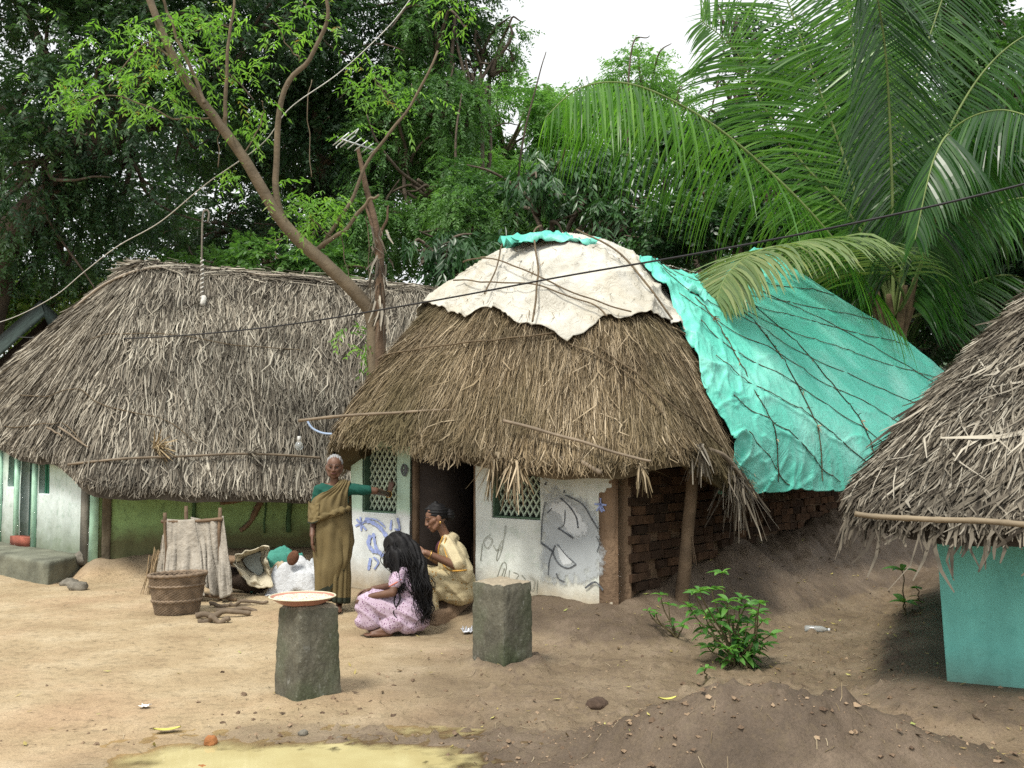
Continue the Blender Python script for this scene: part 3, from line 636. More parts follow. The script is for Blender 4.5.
q = q+2.2*np.stack([noise(np.arange(89)*.45, 0*q[:, 0]), noise(np.arange(89)*.45, 0*q[:, 0]+5)], -1)+1.0*np.stack([noise(np.arange(89)*1.7, 0*q[:, 0]), noise(np.arange(89)*1.7, 0*q[:, 0]+5)], -1); softpatch(mb, q, *W, off=.0085)
mb.build('painted_emblem', GREYP, wl2, smooth=False)
WHITEP = worn_paint('white_wall_paint', (.72, .76, .77), .9)
for q in ([(558, 497), (570, 501), (581, 512), (590, 530), (580, 540), (565, 530), (560, 516), (548, 506)], [(556, 546), (562, 547), (574, 562), (566, 566), (560, 560)]):
    mb = MB(); softpatch(mb, np.array(catmull(np.array(q+q[:1], float), 40))[:-1], *W, off=.0115); mb.build('painted_emblem', WHITEP, wl2, smooth=False)
mb = MB()
for q, w_ in (([(561, 498), (570, 506), (577, 517), (579, 528)], 1.6), ([(566, 495), (583, 504), (592, 518), (599, 529)], 1.3), ([(546, 502), (543, 520), (542, 543)], 1.1), ([(559, 528), (574, 538)], 1.8), ([(542, 543), (548, 547), (554, 552)], 2.0), ([(556, 545), (554, 553), (560, 564), (569, 568), (577, 564)], 1.5), ([(558, 544), (568, 556), (577, 564)], 1.1), ([(553, 552), (550, 562), (549, 575)], 1.0), ([(557, 573), (560, 579), (566, 582)], 1.3), ([(586, 588), (596, 582), (604, 590)], 2.0), ([(566, 510), (565, 524), (560, 528)], 1.0), ([(548, 513), (553, 508)], 1.2), ([(565, 493), (565, 490)], 1.6), ([(546, 485), (547, 482)], 2), ([(598, 552), (600, 543), (597, 536)], .8)):
    stroke(mb, q, w_, *W, off=.014)
mb.build('painted_emblem', BLACKP, wl2, smooth=False)
mb = MB()
for q in ([(506, 525), (504, 540), (500, 556), (497, 560), (499, 548), (503, 540)], [(491, 534), (484, 541), (488, 548), (493, 540), (489, 537)], [(483, 543), (481, 560)], [(494, 545), (497, 550), (502, 547)], [(496, 582), (503, 563), (507, 566), (503, 582)], [(500, 583), (505, 568)], [(510, 570), (509, 582)], [(514, 572), (519, 575), (514, 582)], [(522, 575), (526, 580), (521, 586)], [(530, 577), (535, 580), (533, 590), (528, 584)], [(538, 580), (537, 592)]):
    stroke(mb, q, .75, *W, off=.009)
mb.build('scribble', simple('charcoal_scribble', (.30, .31, .25), .95, .3, 30, 0), wl2, smooth=False)
mb = MB()
for q in ([(601, 498), (601, 511)], [(595, 504), (607, 505)], [(597, 511), (602, 503)], [(605, 511), (600, 503)], [(603, 508), (602, 512)]): stroke(mb, q, 1.9, *W)
mb.build('painted_star', BLUE, wl2, smooth=False)
# doorstep of packed mud and stones
mb = MB(); p = B((uLd+uRd)/2+.08, -.24, .1); rot = [[EU[0], EV[0], 0], [EU[1], EV[1], 0], [0, 0, 1]]
mb.box(p, [.92, .46, .24], rot); mb.box(B(uRd-.22, -.52, .06), [.7, .3, .16], rot)
o = mb.build('doorstep', MUDW, hutB); remesh(o, .025, 3, lambda c: .02*fbm(c[:, 0]*7, c[:, 1]*7, c[:, 2]*7, 3, 3))

# ================================================================ canvas sheet on top of the middle roof
def cloth_mat(name, c, var=.14, sc=5, rough=.8, stain=None, bump=.4):
    h = SH(name); n = h.noise(sc, 5, .6); col = h.ramp(n, [(.3, tuple(q*(1-var) for q in c)), (.7, tuple(min(q*(1+var), .9) for q in c))])
    if stain: col = h.mix(h.ramp(h.noise(1.6, 4), [(.5, 0.0), (.75, .7)]), col, stain)
    return h.done(col, rough, h.bump(h.noise(22, 3, .6), bump, .03), .3)
h = SH('grey_white_canvas'); n = h.noise(3, 6, .65); c = h.ramp(n, [(.25, (.37, .355, .30)), (.5, (.52, .505, .445)), (.75, (.63, .62, .565))])
c = h.mix(h.ramp(h.noise(1.1, 5, .6, None, .6), [(.50, 0.0), (.58, .55), (.64, .1), (.75, .5)]), c, (.40, .36, .27)); c = h.mix(h.ramp(h.noise(26, 5, .7), [(.60, 0.0), (.75, .5)]), c, (.28, .26, .21))
cr = h.ramp(h.noise(5, 4, .6, None, 1.2), [(.42, 0.0), (.5, 1.0), (.58, 0.0)])
CANVAS = h.done(c, .85, h.bump(h.math('ADD', cr, h.math('MULTIPLY', h.noise(300, 2), .25)), .45, .02), .2)
a0, a1 = .04, .88
na, nt_ = 320, 150
aa = np.linspace(a0, a1, na)
LP = sorted([RB.find(*q) for q in ((440, 311), (456, 318), (470, 321), (488, 313), (505, 318), (520, 329), (545, 331), (559, 340), (572, 347), (584, 336), (604, 325), (630, 322), (655, 322), (674, 332), (690, 347))])
LA = np.array([q[0] for q in LP]); LT = np.array([q[1] for q in LP])
lt = np.interp(aa, LA, LT)+.006*noise(aa*70, 0*aa, 0, 5)+.004*noise(aa*220, 0*aa, 0, 6)
A_, T_ = np.meshgrid(aa, np.linspace(0, 1, nt_), indexing='ij'); T2 = T_*lt[:, None]
p, m = RB.at(A_, np.clip(T2, 0, 1))
rid = lambda n_, k: np.clip(1-np.abs(n_), 0, 1)**k
X_, Y_, Z_ = p[..., 0], p[..., 1], p[..., 2]
fold = .065*rid(noise(A_*30+3*T_, T_*2.0, 0, 7)*1.6, 5)*T_**1.2+.03*rid(noise(X_*2.6+Z_*1.5, Y_*2.6-Z_, Z_*1.2, 8)*1.5, 8)*(.25+T_)+.018*rid(noise(X_*6, Y_*6, Z_*5, 9)*1.4, 8)+.03*noise(X_*1.6, Y_*1.6, Z_*1.6, 10)+.03*sstep(.90, 1, T_)*np.clip(noise(A_*60, 0*T_, 0, 19)+.2, 0, 1)
g_ = p+m*(.05+fold)[..., None]
mb = MB(); mb.grid(g_)
canvas = solidify(mb.build('canvas_sheet', CANVAS), .006); tag(canvas, 'dirty white canvas sheet roped over the crown of the brown thatched roof', 'canvas')
CANV_OFF = .10
def roofrope(parent, pts, r=.008, off=.1, ex=.055, name='rope', n=60):
    q = [RB.find(*z) for z in pts]; c = RB.curve(q, off+(ex if parent is canvas else 0), n); m = MB(); m.tube(c, r, 6); return m.build(name, ROPE, parent)
roofrope(canvas, [(544, 240), (543, 270), (542, 300), (542, 330)], .010, .11)
roofrope(canvas, [(470, 273), (500, 272), (540, 285), (600, 312), (628, 325)], .008, .10)
roofrope(canvas, [(462, 292), (500, 292), (545, 296), (590, 316), (610, 330)], .008, .10)
roofrope(canvas, [(520, 246), (505, 270), (492, 305)], .008, .10)
roofrope(canvas, [(575, 243), (610, 262), (640, 300), (660, 330)], .010, .09)
roofrope(hutB, [(378, 361), (430, 354), (490, 345), (560, 337)], .009, .08)
roofrope(hutB, [(600, 350), (640, 380), (680, 415), (715, 450)], .008, .07)
roofrope(hutB, [(570, 345), (620, 372), (660, 420)], .007, .07)

# ================================================================ turquoise tarpaulin over the rear roof
TARPC = (.075, .50, .40)
h = SH('turquoise_tarpaulin'); n = h.noise(2.2, 5, .6)
c = h.ramp(n, [(.3, (.09, .49, .375)), (.55, (.12, .56, .44)), (.75, (.18, .62, .51))])
c = h.mix(h.ramp(h.noise(1.0, 5, .65, h.stretch((1.2, 1.2, 1.2))), [(.5, 0.0), (.75, .55)]), c, (.36, .70, .60)); c = h.mix(h.ramp(h.noise(7, 6, .7), [(.60, 0.0), (.78, .28)]), c, (.12, .30, .24)); 
cr = h.ramp(h.noise(3.2, 5, .62, None, 1.4), [(.40, 0.0), (.5, 1.0), (.60, 0.0)]); cr2 = h.ramp(h.noise(8, 4, .6, None, 1.5), [(.43, 0.0), (.5, 1.0), (.57, 0.0)])
TARP = h.done(c, .42, h.bump(cr, .22, .03), .4)
nu, nv = 260, 220
LE = np.array([RB.at(*RB.find(*q))[0]+RB.at(*RB.find(*q))[1]*o_ for q, o_ in (((640, 268), .10), ((662, 300), .10), ((690, 348), .10), ((708, 400), .11), ((726, 445), .13))]+[TC+[-.04, -.02, 0]])
LE = catmull(LE, 60)
def tarp_pt(s_, t_):
    s_ = np.asarray(s_, float); t_ = np.asarray(t_, float); S = s_[..., None]; T = t_[..., None]
    top = TA*(1-S)+TB*S; top = top+np.array([0, 0, -.26])*(np.sin(np.pi*np.clip(S, 0, 1)))+np.array([0, 0, -.10])*np.clip(S-.9, 0, 1)*10; 
    bot = TC*(1-S)+TD*S; bot = bot+np.array([0, 0, -.22])*np.sin(np.pi*np.clip(S, 0, 1)**.8)
    p = top*(1-T)+bot*T
    k_ = np.clip(t_, 0, 1)*59; l0 = np.stack([np.interp(k_, np.arange(60), LE[:, q]) for q in range(3)], -1)
    c0 = TA*(1-T)+TC*T
    p = p+(l0-c0)*np.clip(1-S, 0, 1)**2.5
    nm = norm(np.cross(TB-TA, TC-TA)); nm = nm if nm[2] > 0 else -nm
    return p+nm*(.30*np.sin(np.pi*np.clip(T, 0, 1)))*(1-.6*S)*np.clip(S*4, 0, 1), nm
S_, T_ = np.meshgrid(np.linspace(-.03, 1, nu), np.linspace(-.01, 1, nv), indexing='ij')
p, nm = tarp_pt(S_+.03*noise(T_*9, 0*T_, 0, 5)*(1-S_)**3, T_)
rid = lambda n_, k: np.clip(1-np.abs(n_), 0, 1)**k
def tfold(S_, T_):
    left = np.exp(-np.clip(S_, 0, 1)/.10)
    return .022*rid(noise(S_*16+1.2*T_, T_*1.5+S_*3, 0, 11)*1.6, 5)+.06*left*rid(noise(S_*18+T_*5, T_*7, 0, 12)*1.5, 4)+.03*left*rid(noise(S_*30, T_*19+S_*25, 0, 15)*1.4, 5)+.04*np.abs(noise(S_*7+2*T_, T_*2.5, 0, 13))+.020*rid(noise(S_*9-T_*6, T_*7+S_*5, 0, 14)*1.5, 7)+.03*T_**2*rid(noise(S_*26, T_*2, 0, 16)*1.5, 4)
p = p+nm*(.03+tfold(S_, T_))[..., None]
p[..., 2] -= .06*sstep(.9, 1, T_)*(1+.6*noise(S_*18, 0*S_, 0, 19))
# over the left edge the sheet is turned back on itself in a thick roll
mb = MB(); mb.grid(p)
tarp = solidify(mb.build('tarpaulin', TARP), .006); tag(tarp, 'turquoise tarpaulin tied down with dark ropes over the rear roof', 'tarpaulin')
for (sa, ta, sb, tb) in ((.02, .02, .98, .72), (.02, .10, .88, .90), (.02, .22, .74, .97), (.02, .34, .56, .98), (.02, .47, .42, .985), (.02, .62, .27, .985), (.12, .0, .98, .52), (.28, .02, .99, .38), (.45, .02, .99, .24), (.02, .78, .13, .985), (.6, .02, .97, .9)):
    k = np.linspace(0, 1, 50); ss = sa+(sb-sa)*k; tt = ta+(tb-ta)*k+.012*np.sin(k*9)
    q, _ = tarp_pt(ss, tt); f = tfold(ss, tt); f = np.maximum(f, np.convolve(np.pad(f, 2, 'edge'), np.ones(5)/5, 'valid'))
    m = MB(); m.tube(q+nm*(.042+f)[:, None], .0048, 5); m.build('rope', ROPE, tarp)
for (sa, sb, tb) in ((.10, .10, .98), (.30, .22, .98), (.47, .40, .98)):
    k = np.linspace(0, 1, 60); ss = sa+(sb-sa)*k; tt = .22+(tb-.22)*k
    q, _ = tarp_pt(ss, tt); f = tfold(ss, tt); q = q+nm*(.045+f)[:, None]
    m = MB(); m.tube(q, .006, 5)
    for i in range(6, 58, 2):
        if rng.random() < .6: tuft(m, q[i], q[i]-q[i-3], 2+int(12*(rng.random() > .85)), .055, .010, .45, i)
    m.build('straw_rope', STRAW_B, tarp, smooth=False)
def scrap(name, px, py, Y, sx, sy, sz, seed, label):
    a, b = np.meshgrid(np.linspace(-1, 1, 30), np.linspace(-1, 1, 20), indexing='ij'); c0 = P(px, py, Y)
    d = np.stack([c0[0]+a*sx*(1+.25*noise(b*3, a*0, 0, seed)), c0[1]+b*sy+.06*noise(a*4, b*4, 0, seed+1), c0[2]-sz*(a*a+b*b)*.5+.09*np.abs(noise(a*5, b*5, 0, seed+2))+.03*noise(a*9, b*9, 0, seed+3)], -1)
    m = MB(); m.grid(d); o = solidify(m.build(name, TARP), .005); return tag(o, label, 'plastic sheet')
q = RB.at(*RB.find(552, 243))[0]
scrap('plastic_scrap', 549, 239, q[1]-.02, .42, .28, .14, 3, 'crumpled turquoise plastic scrap on the very top of the canvas')
q = RB.at(*RB.find(668, 285))[0]
scrap('plastic_scrap', 668, 281, q[1]-.10, .34, .22, .28, 13, 'bunched turquoise plastic where the canvas meets the tarpaulin')

# ================================================================ left hut
hutA = empty('thatched_hut', [-3.5, 14, 0], 'long grey thatched hut with faded green walls and a cement step at left', 'hut')
RL, RR_ = P(152, 262, 14.2), P(450, 288, 16.2)
rq = lambda k: RL*(1-k)+RR_*k
EA = [([1.2, 17.6, 1.25], rq(1.1)), ([-2.5, 18.6, 1.25], rq(.9)), ([-8.2, 18.0, 1.5], rq(.05)), (P(-62, 441, 16.0), rq(-.02)), (P(-22, 440, 14.6), rq(-.03)), (P(22, 447, 13.4), rq(-.02)), (P(60, 457, 12.4), rq(-.01)), (P(84, 482, 11.75), rq(0)), (P(110, 490, 11.65), rq(.03)),
      (P(190, 491, 12.0), rq(.2)), (P(315, 488, 12.75), rq(.6)), (P(420, 487, 13.5), rq(.95)), (P(500, 484, 14.2), rq(1.1)), ([.9, 15.6, 1.2], rq(1.12)), ([1.3, 16.8, 1.2], rq(1.12))]
RA = Roof([e for e, r in EA], [r for e, r in EA], 240, 44, .05, .05, .08, 14, 1.12)
mb = RA.shell(.25)
RA.strands(mb, 34000, .42, .014, .17, .05, (-.0, .97), (.18, .9), seed=41, curl=.012)
RA.strands(mb, 10000, .42, .016, .22, .08, (.2, .98), (.18, .9), seed=42, curl=.02, rr=(.1, 1))
RA.strands(mb, 5000, .42, .019, .13, .06, (.88, 1.0), (.18, .9), seed=43, curl=.012, ext=.12)
RA.strands(mb, 3000, .40, .03, .3, .06, (.0, .97), (.0, .2), seed=44)
RA.strands(mb, 700, .3, .022, 1.2, .12, (-.0, .04), (.25, .85), seed=45, curl=.06)
mb.build('thatch_roof', STRAW_A, hutA, smooth=False)
def ra(px, py, off=.07): a_, t_ = RA.find(px, py); q, m = RA.at(a_, t_); return q+m*off
mb = MB(); pole(mb, [ra(78, 312), ra(110, 286), ra(150, 271), ra(200, 274), ra(260, 278), ra(330, 283), ra(400, 288), ra(440, 293)], .018, .018, 6, 60, True, .015); mb.build('ridge_pole', simple('pale_stick', (.36, .31, .25), .8, .2, 6, .3), hutA)
mb = MB(); pole(mb, [ra(78, 467, .09), ra(130, 464, .1), ra(200, 461, .1), ra(260, 461, .1), ra(316, 461, .1)], .016, .016, 6, 50, True, .02); mb.build('eave_pole', BAMBOO, hutA)
for pts in ([(95, 343), (150, 338), (230, 345), (300, 352)], [(25, 395), (80, 390), (150, 420), (200, 445)], [(5, 430), (50, 428), (85, 445)]):
    c = RA.curve([RA.find(*z) for z in pts], .06, 50); m = MB(); m.tube(c, .007, 5); m.build('rope', ROPE, hutA)
mb = MB(); tuft(mb, ra(153, 455, .1), [.9, -.3, -.1], 70, .22, .014, .55, 5); mb.build('straw_tuft', simple('yellow_straw', (.34, .26, .15), .9, .3, 20, 0), hutA, smooth=False)
mb = MB(); tuft(mb, ra(248, 460, .1), [.7, -.3, -.1], 36, .18, .012, .6, 6); mb.build('straw_tuft', STRAW_A, hutA, smooth=False)
for pts in ([(56, 432), (70, 441)], [(66, 431), (95, 450)]):
    m = MB(); pole(m, [ra(*q, .12) for q in pts], .014, .008, 6, 8, False); m.build('loose_stick', BAMBOO, hutA)
PL_G = plaster('faded_green_wash', (.32, .50, .20), (.30, .47, .20), 1.0, .3, (.12, .10, .055), .40, .25, (.10, .15, .08), None, .6)
PL_E = plaster('faded_turquoise_wash', (.56, .70, .61), (.66, .75, .73), 1.15, .15, (.17, .20, .12), .28, .60, (.22, .36, .27), None, .55)
dA = norm(A_R-A_C0); nA = np.array([dA[1], -dA[0]])
slab(A_C0, A_R, .1, 1.75, .2, .04, rough=.02, seed=23).build('front_wall', PL_G, hutA)
d0, d1_, wa, wb, wc, wd = [np.linalg.norm(A_C0-A_C1)-0 for _ in range(6)]
E0, E1 = A_C1, A_C0
u = lambda px: u_px(px, E0, E1)
zt_ = lambda px, py: wallpt(px, py, E0, E1)[2]
ops = [(u(23), u(36.5), .30, zt_(30, 447)), (u(10), u(19), zt_(15, 487), zt_(15, 456)), (u(41), u(51.5), zt_(46, 494), zt_(46, 458))]
slab(E0, E1, .1, 1.62, .2, .025, ops, rough=.015, seed=27).build('end_wall', PL_E, hutA)
wallbox(A_R, [.6, 16.9], .1, 1.6, -.2).build('end_wall', PL_G, hutA); wallbox([.4, 17.1], [-7.0, 17.6], .1, 1.6, -.2).build('rear_wall', PL_G, hutA); wallbox(A_C1, [-7.0, 17.6], .1, 1.6, .2).build('side_wall', PL_G, hutA)
nE = norm(np.array([(E1-E0)[1], -(E1-E0)[0]])); dE = norm(E1-E0)
SHUT = simple('green_shutter_paint', (.045, .20, .12), .6, .25, 6, .2)
for (ua, ub, za, zb) in ops[1:]:
    m = MB(); c0 = E0+dE*(ua+ub)/2-nE*.09; m.box([c0[0], c0[1], (za+zb)/2], [ub-ua-.004, .03, zb-za-.004], [[dE[0], -dE[1], 0], [dE[1], dE[0], 0], [0, 0, 1]])
    for k in range(1, 4):
        q = E0+dE*(ua+(ub-ua)*k/4)-nE*.06; m.box([q[0], q[1], (za+zb)/2], [.014, .02, zb-za-.01], [[dE[0], -dE[1], 0], [dE[1], dE[0], 0], [0, 0, 1]])
    m.build('window', SHUT, hutA, smooth=False)
ua, ub, za, zb = ops[0]; m = MB(); c0 = E0+dE*(ua+ub)/2-nE*.13; rE = [[dE[0], -dE[1], 0], [dE[1], dE[0], 0], [0, 0, 1]]
m.box([c0[0], c0[1], (za+zb)/2+.04], [ub-ua-.004, .03, zb-za-.09], rE); 
for k in (.25, .5, .75):
    q = E0+dE*(ua+(ub-ua)*k)-nE*.112; m.box([q[0], q[1], (za+zb)/2+.04], [.012, .012, zb-za-.1], rE)
m.build('door', simple('dark_green_door', (.03, .075, .06), .7, .3, 5, .2), hutA, smooth=False)
m = MB(); c0 = E0+dE*(ua+ub)/2+nE*.03; m.box([c0[0], c0[1], .32], [ub-ua+.06, .16, .12], rE); m.build('threshold', simple('red_oxide_brick', (.28, .09, .06), .9, .3, 10, .5), hutA)
for px in (21, 38.5, 4):
    m = MB(); q = E0+dE*u(px)+nE*.025; m.box([q[0], q[1], .9], [.07, .05, 1.36], rE); m.build('pilaster', simple('mint_paint', (.42, .68, .52), .85, .2, 9, .3), hutA)
rA = [[dA[0], -dA[1], 0], [dA[1], dA[0], 0], [0, 0, 1]]
m = MB(); q = A_C0+dA*.045+nA*.022; m.box([q[0], q[1], .8], [.10, .05, 1.3], rA); m.build('corner_strip', bpy.data.materials['mint_paint'], hutA)
m = MB(); q = A_C0+dA*.19+nA*.022; m.box([q[0], q[1], .8], [.11, .045, 1.3], rA); remesh(m.build('corner_strip', simple('smoky_mud_strip', (.13, .11, .075), .95, .4, 4, .7, 20, .02), hutA), .02, 1, lambda c: .012*fbm(c[:, 0]*8, c[:, 1]*8, c[:, 2]*5, 3, 3))
m = MB(); q = A_C0-dE*.09+nE*.02; m.box([q[0], q[1], .8], [.15, .045, 1.3], rE); m.build('corner_strip', CEMENT, hutA)
m = MB(); p3 = [wallpt(px, py, A_C0, A_R, .012) for px, py in ((266, 490), (256, 510), (250, 522), (240, 531))]; m.tube(catmull(p3, 24), [.045]*12+[.03]*12, 6, jit=.5); m.tube(catmull([wallpt(px, py, A_C0, A_R, .012) for px, py in ((220, 503), (240, 500), (258, 492))], 20), .03, 6, jit=.5)
m.build('mud_patch', MUDW, hutA)
for px, w_ in ((192, .04), (265, .02), (289, .06)):
    m = MB(); q = wallpt(px, 515, A_C0, A_R, .02); pole(m, [[q[0], q[1], .45], [q[0]+.01, q[1], 1.3]], w_*.6, w_*.5, 6, 12, False, .02); m.build('wall_rib', simple('dark_green_rib', (.06, .12, .055), .9, .3, 6, .4), hutA)
K0 = G(48, 585, 0); zk = .26
dK = norm((A_C1-A_C0)); KL = K0[:2]+dK*2.6; KR = G(82, 575, 0)[:2]; KB = KL+(KR-K0[:2])
m = MB(); v = []
for z in (-.1, zk):
    for q in (K0[:2], KR, KB, KL): v.append([q[0], q[1], z])
m.add(v, [(4, 5, 6, 7), (0, 1, 5, 4), (1, 2, 6, 5), (2, 3, 7, 6), (3, 0, 4, 7), (3, 2, 1, 0)])
o = m.build('front_step', simple('mossy_cement', (.155, .16, .12), .9, .4, 3, .7, 30, .015), hutA); remesh(o, .03, 2, lambda c: .012*fbm(c[:, 0]*6, c[:, 1]*6, c[:, 2]*6, 3, 5))
# ground of the step sinks under the slab; stones at its foot
# ================================================================ right hut
hutC = empty('thatched_hut', [4.2, 7.0, 0], 'turquoise washed hut with a low grey thatch at right', 'hut')
EC = [([4.9, 10.6, 1.3], [5.9, 8.8, 3.35]), ([3.6, 9.3, 1.3], [5.4, 8.3, 3.35]), ([2.65, 7.5, 1.32], [5.0, 7.7, 3.35]), ([2.23, 6.5, 1.26], [4.9, 7.45, 3.35]), ([2.19, 5.98, 1.21], [4.88, 7.35, 3.35]), ([2.38, 5.68, 1.18], [4.9, 7.3, 3.35]), ([2.9, 5.42, 1.17], [5.0, 7.2, 3.35]), ([4.0, 4.95, 1.16], [5.6, 7.0, 3.35]), ([5.5, 4.3, 1.16], [6.6, 6.6, 3.35]), ([7.0, 3.7, 1.16], [7.6, 6.2, 3.35])]
RC = Roof([e for e, r in EC], [r for e, r in EC], 160, 44, .06, .06, .05, 24, 1.18)
mb = RC.shell(.22)
RC.strands(mb, 30000, .32, .0105, .20, .05, (.2, .98), (.05, .85), seed=51, curl=.014)
RC.strands(mb, 10000, .30, .0115, .36, .08, (.3, .98), (.1, .8), seed=52, curl=.022, rr=(.15, 1))
RC.strands(mb, 2600, .30, .018, .25, .06, (.92, 1.0), (.05, .85), seed=53, curl=.03, ext=.16, rr=(0, .8))
RC.strands(mb, 450, .30, .022, .2, .03, (.985, 1.01), (.1, .85), seed=54, curl=.03, ext=.42, rr=(0, .6))
RC.strands(mb, 60, .5, .022, 1.0, .06, (.3, .9), (.2, .7), seed=55, curl=.08, rr=(.85, 1))
mb.build('thatch_roof', STRAW_C, hutC, smooth=False)
mb = MB(); pole(mb, [P(856, 514, 5.72), P(930, 520, 5.45), P(1024, 524, 5.12), P(1160, 529, 4.65)], .015, .016, 8, 50, True, .008); mb.build('eave_pole', simple('yellow_bamboo', (.22, .175, .115), .6, .25, 5, .3), hutC)
PL_C = plaster('turquoise_wash', (.20, .60, .52), (.19, .57, .50), .8, .5, (.13, .19, .15), .08, .30, (.12, .44, .39), None, .4)
CW1 = C_C0+C_D*3.2
mb = slab(C_C0, CW1, .02, 1.6, .18, .022, rough=.014, seed=37)
mb.xform(lambda v: np.stack([v[:, 0]-.05*v[:, 2]*(v[:, 0] < C_C0[0]+.3)*(1-np.clip((v[:, 0]-C_C0[0])/.3, 0, 1)), v[:, 1], v[:, 2]], -1))
mb.build('front_wall', PL_C, hutC)
wallbox(C_C0+C_N*.19+np.array([.0, 0]), C_C0+C_N*4.2, .05, 1.6, -.18).build('side_wall', PL_C, hutC)
# ================================================================ dark shed at the far left
shed = empty('shed', [-9.2, 18.5, 0], 'dark low shed roof behind the left end of the grey thatch', 'shed')
m = MB(); a = P(-60, 405, 17.6); b = P(44, 312, 17.8); c = P(40, 300, 19.5); d = P(-60, 388, 19.5)
m.add([a, b, c, d, a-[0, 0, .08], b-[0, 0, .08], c-[0, 0, .08], d-[0, 0, .08]], [(0, 1, 2, 3), (7, 6, 5, 4), (0, 4, 5, 1), (1, 5, 6, 2), (2, 6, 7, 3), (3, 7, 4, 0)])
e = P(62, 352, 18.1); f = e+np.array([0, 1.6, .15])
m.add([b+[.01, 0, .02], e, f, c+[.01, 0, .02], b-[0, 0, .07], e-[0, 0, .08], f-[0, 0, .08], c-[0, 0, .07]], [(0, 1, 2, 3), (7, 6, 5, 4), (0, 4, 5, 1), (1, 5, 6, 2), (2, 6, 7, 3)])
m.build('roof', simple('dark_tarred_sheet', (.03, .045, .04), .8, .4, 6, .5), shed)
m = MB(); a2 = P(-60, 446, 18.0); b2 = P(50, 446, 18.3); m.add([[a2[0], a2[1], -.1], [b2[0], b2[1], -.1], [b2[0], b2[1], P(44, 352, 18.3)[2]], [b2[0]-.15, b2[1], P(44, 318, 18.3)[2]], [a2[0], a2[1], P(-60, 412, 18.0)[2]]], [(0, 1, 2, 3, 4)])
solidify(m.build('wall', simple('dark_plank', (.035, .028, .024), .9, .4, 5, .4), shed, smooth=False), .1)
# ================================================================ things standing about the yard
def zg(x, y): return float(gz(np.array([x]), np.array([y]))[0])
def stone(name, label, base, w, hgt, yaw, seed, top=.92, parent=None):
    """squared granite stump: chipped arrises, bulged and mossy"""
    m = MB(); n = 22
    for (ax, sg) in ((0, 1), (0, -1), (1, 1), (1, -1), (2, 1), (2, -1)):
        a, b = np.meshgrid(np.linspace(-1, 1, n), np.linspace(-1, 1, n), indexing='ij'); p = np.zeros((n, n, 3)); o = [k for k in range(3) if k != ax]
        p[..., ax] = sg; p[..., o[0]] = a; p[..., o[1]] = b; m.grid(p)
    def fn(v):
        r = np.abs(v); k = np.sort(r, axis=1)[:, 1:].prod(1)                         # near an edge
        v = v*(1-.05*sstep(.80, 1, k)[:, None])
        z = (v[:, 2]+1)/2; s = (w/2)*(1+(top-1)*z); x = v[:, 0]*s; y = v[:, 1]*s
        d = .010*fbm(v[:, 0]*1.7, v[:, 1]*1.7, v[:, 2]*2.5, 4, seed)+.006*noise(v[:, 0]*8, v[:, 1]*8, v[:, 2]*12, seed)
        x = x+d*np.sign(v[:, 0]); y = y+d*np.sign(v[:, 1]); zz = z*hgt+.022*fbm(v[:, 0]*1.5, v[:, 1]*1.5, 0, 3, seed+4)*(z > .6)
        c, s_ = math.cos(yaw), math.sin(yaw); return np.stack([base[0]+c*x-s_*y, base[1]+s_*x+c*y, base[2]+zz], -1)
    m.xform(fn); return m
h = SH('mossy_granite'); x, y, z = h.xyz(); n = h.noise(5, 6, .65); n2 = h.noise(30, 5, .7)
c = h.ramp(n, [(.3, (.075, .072, .055)), (.55, (.145, .138, .105)), (.75, (.23, .22, .18))])
c = h.mix(h.ramp(h.noise(2.6, 4), [(.42, 0.0), (.66, .85)]), c, (.045, .065, .028))
c = h.mix(h.ramp(n2, [(.62, 0.0), (.75, .6)]), c, (.33, .33, .30))
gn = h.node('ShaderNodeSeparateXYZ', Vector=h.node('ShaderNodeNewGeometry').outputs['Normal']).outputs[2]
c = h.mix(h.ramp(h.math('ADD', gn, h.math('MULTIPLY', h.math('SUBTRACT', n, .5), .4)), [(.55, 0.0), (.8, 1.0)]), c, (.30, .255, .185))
c = h.mix(h.ramp(h.noise(7, 5, .7, h.stretch((1.6, 1.6, .6))), [(.60, 0.0), (.72, .5)]), c, (.36, .37, .34)); c = h.mix(1.0, c, h.ramp(h.noise(60, 3, .7), [(.3, .72), (.6, 1.05), (.8, 1.25)]), 'MULTIPLY')
GRAN = h.done(c, .92, h.bump(h.math('ADD', h.math('MULTIPLY', n, .7), h.math('MULTIPLY', n2, .4)), .8, .02), .2)
z1 = zg(PIL1[0], PIL1[1]); m = stone('', '', [PIL1[0], PIL1[1], z1-.08], .325, .635, R(40), 3, .88)
o = m.build('stone_post', GRAN); tag(o, 'squared granite stump carrying the round plate', 'stone post', 'granite stumps in the yard')
z2 = zg(PIL2[0], PIL2[1]); m = stone('', '', [PIL2[0], PIL2[1], z2-.04], .325, .60, R(48), 9, .95)
o = m.build('stone_post', GRAN); tag(o, 'mossy granite stump with a bare top, before the grey emblem wall', 'stone post', 'granite stumps in the yard')
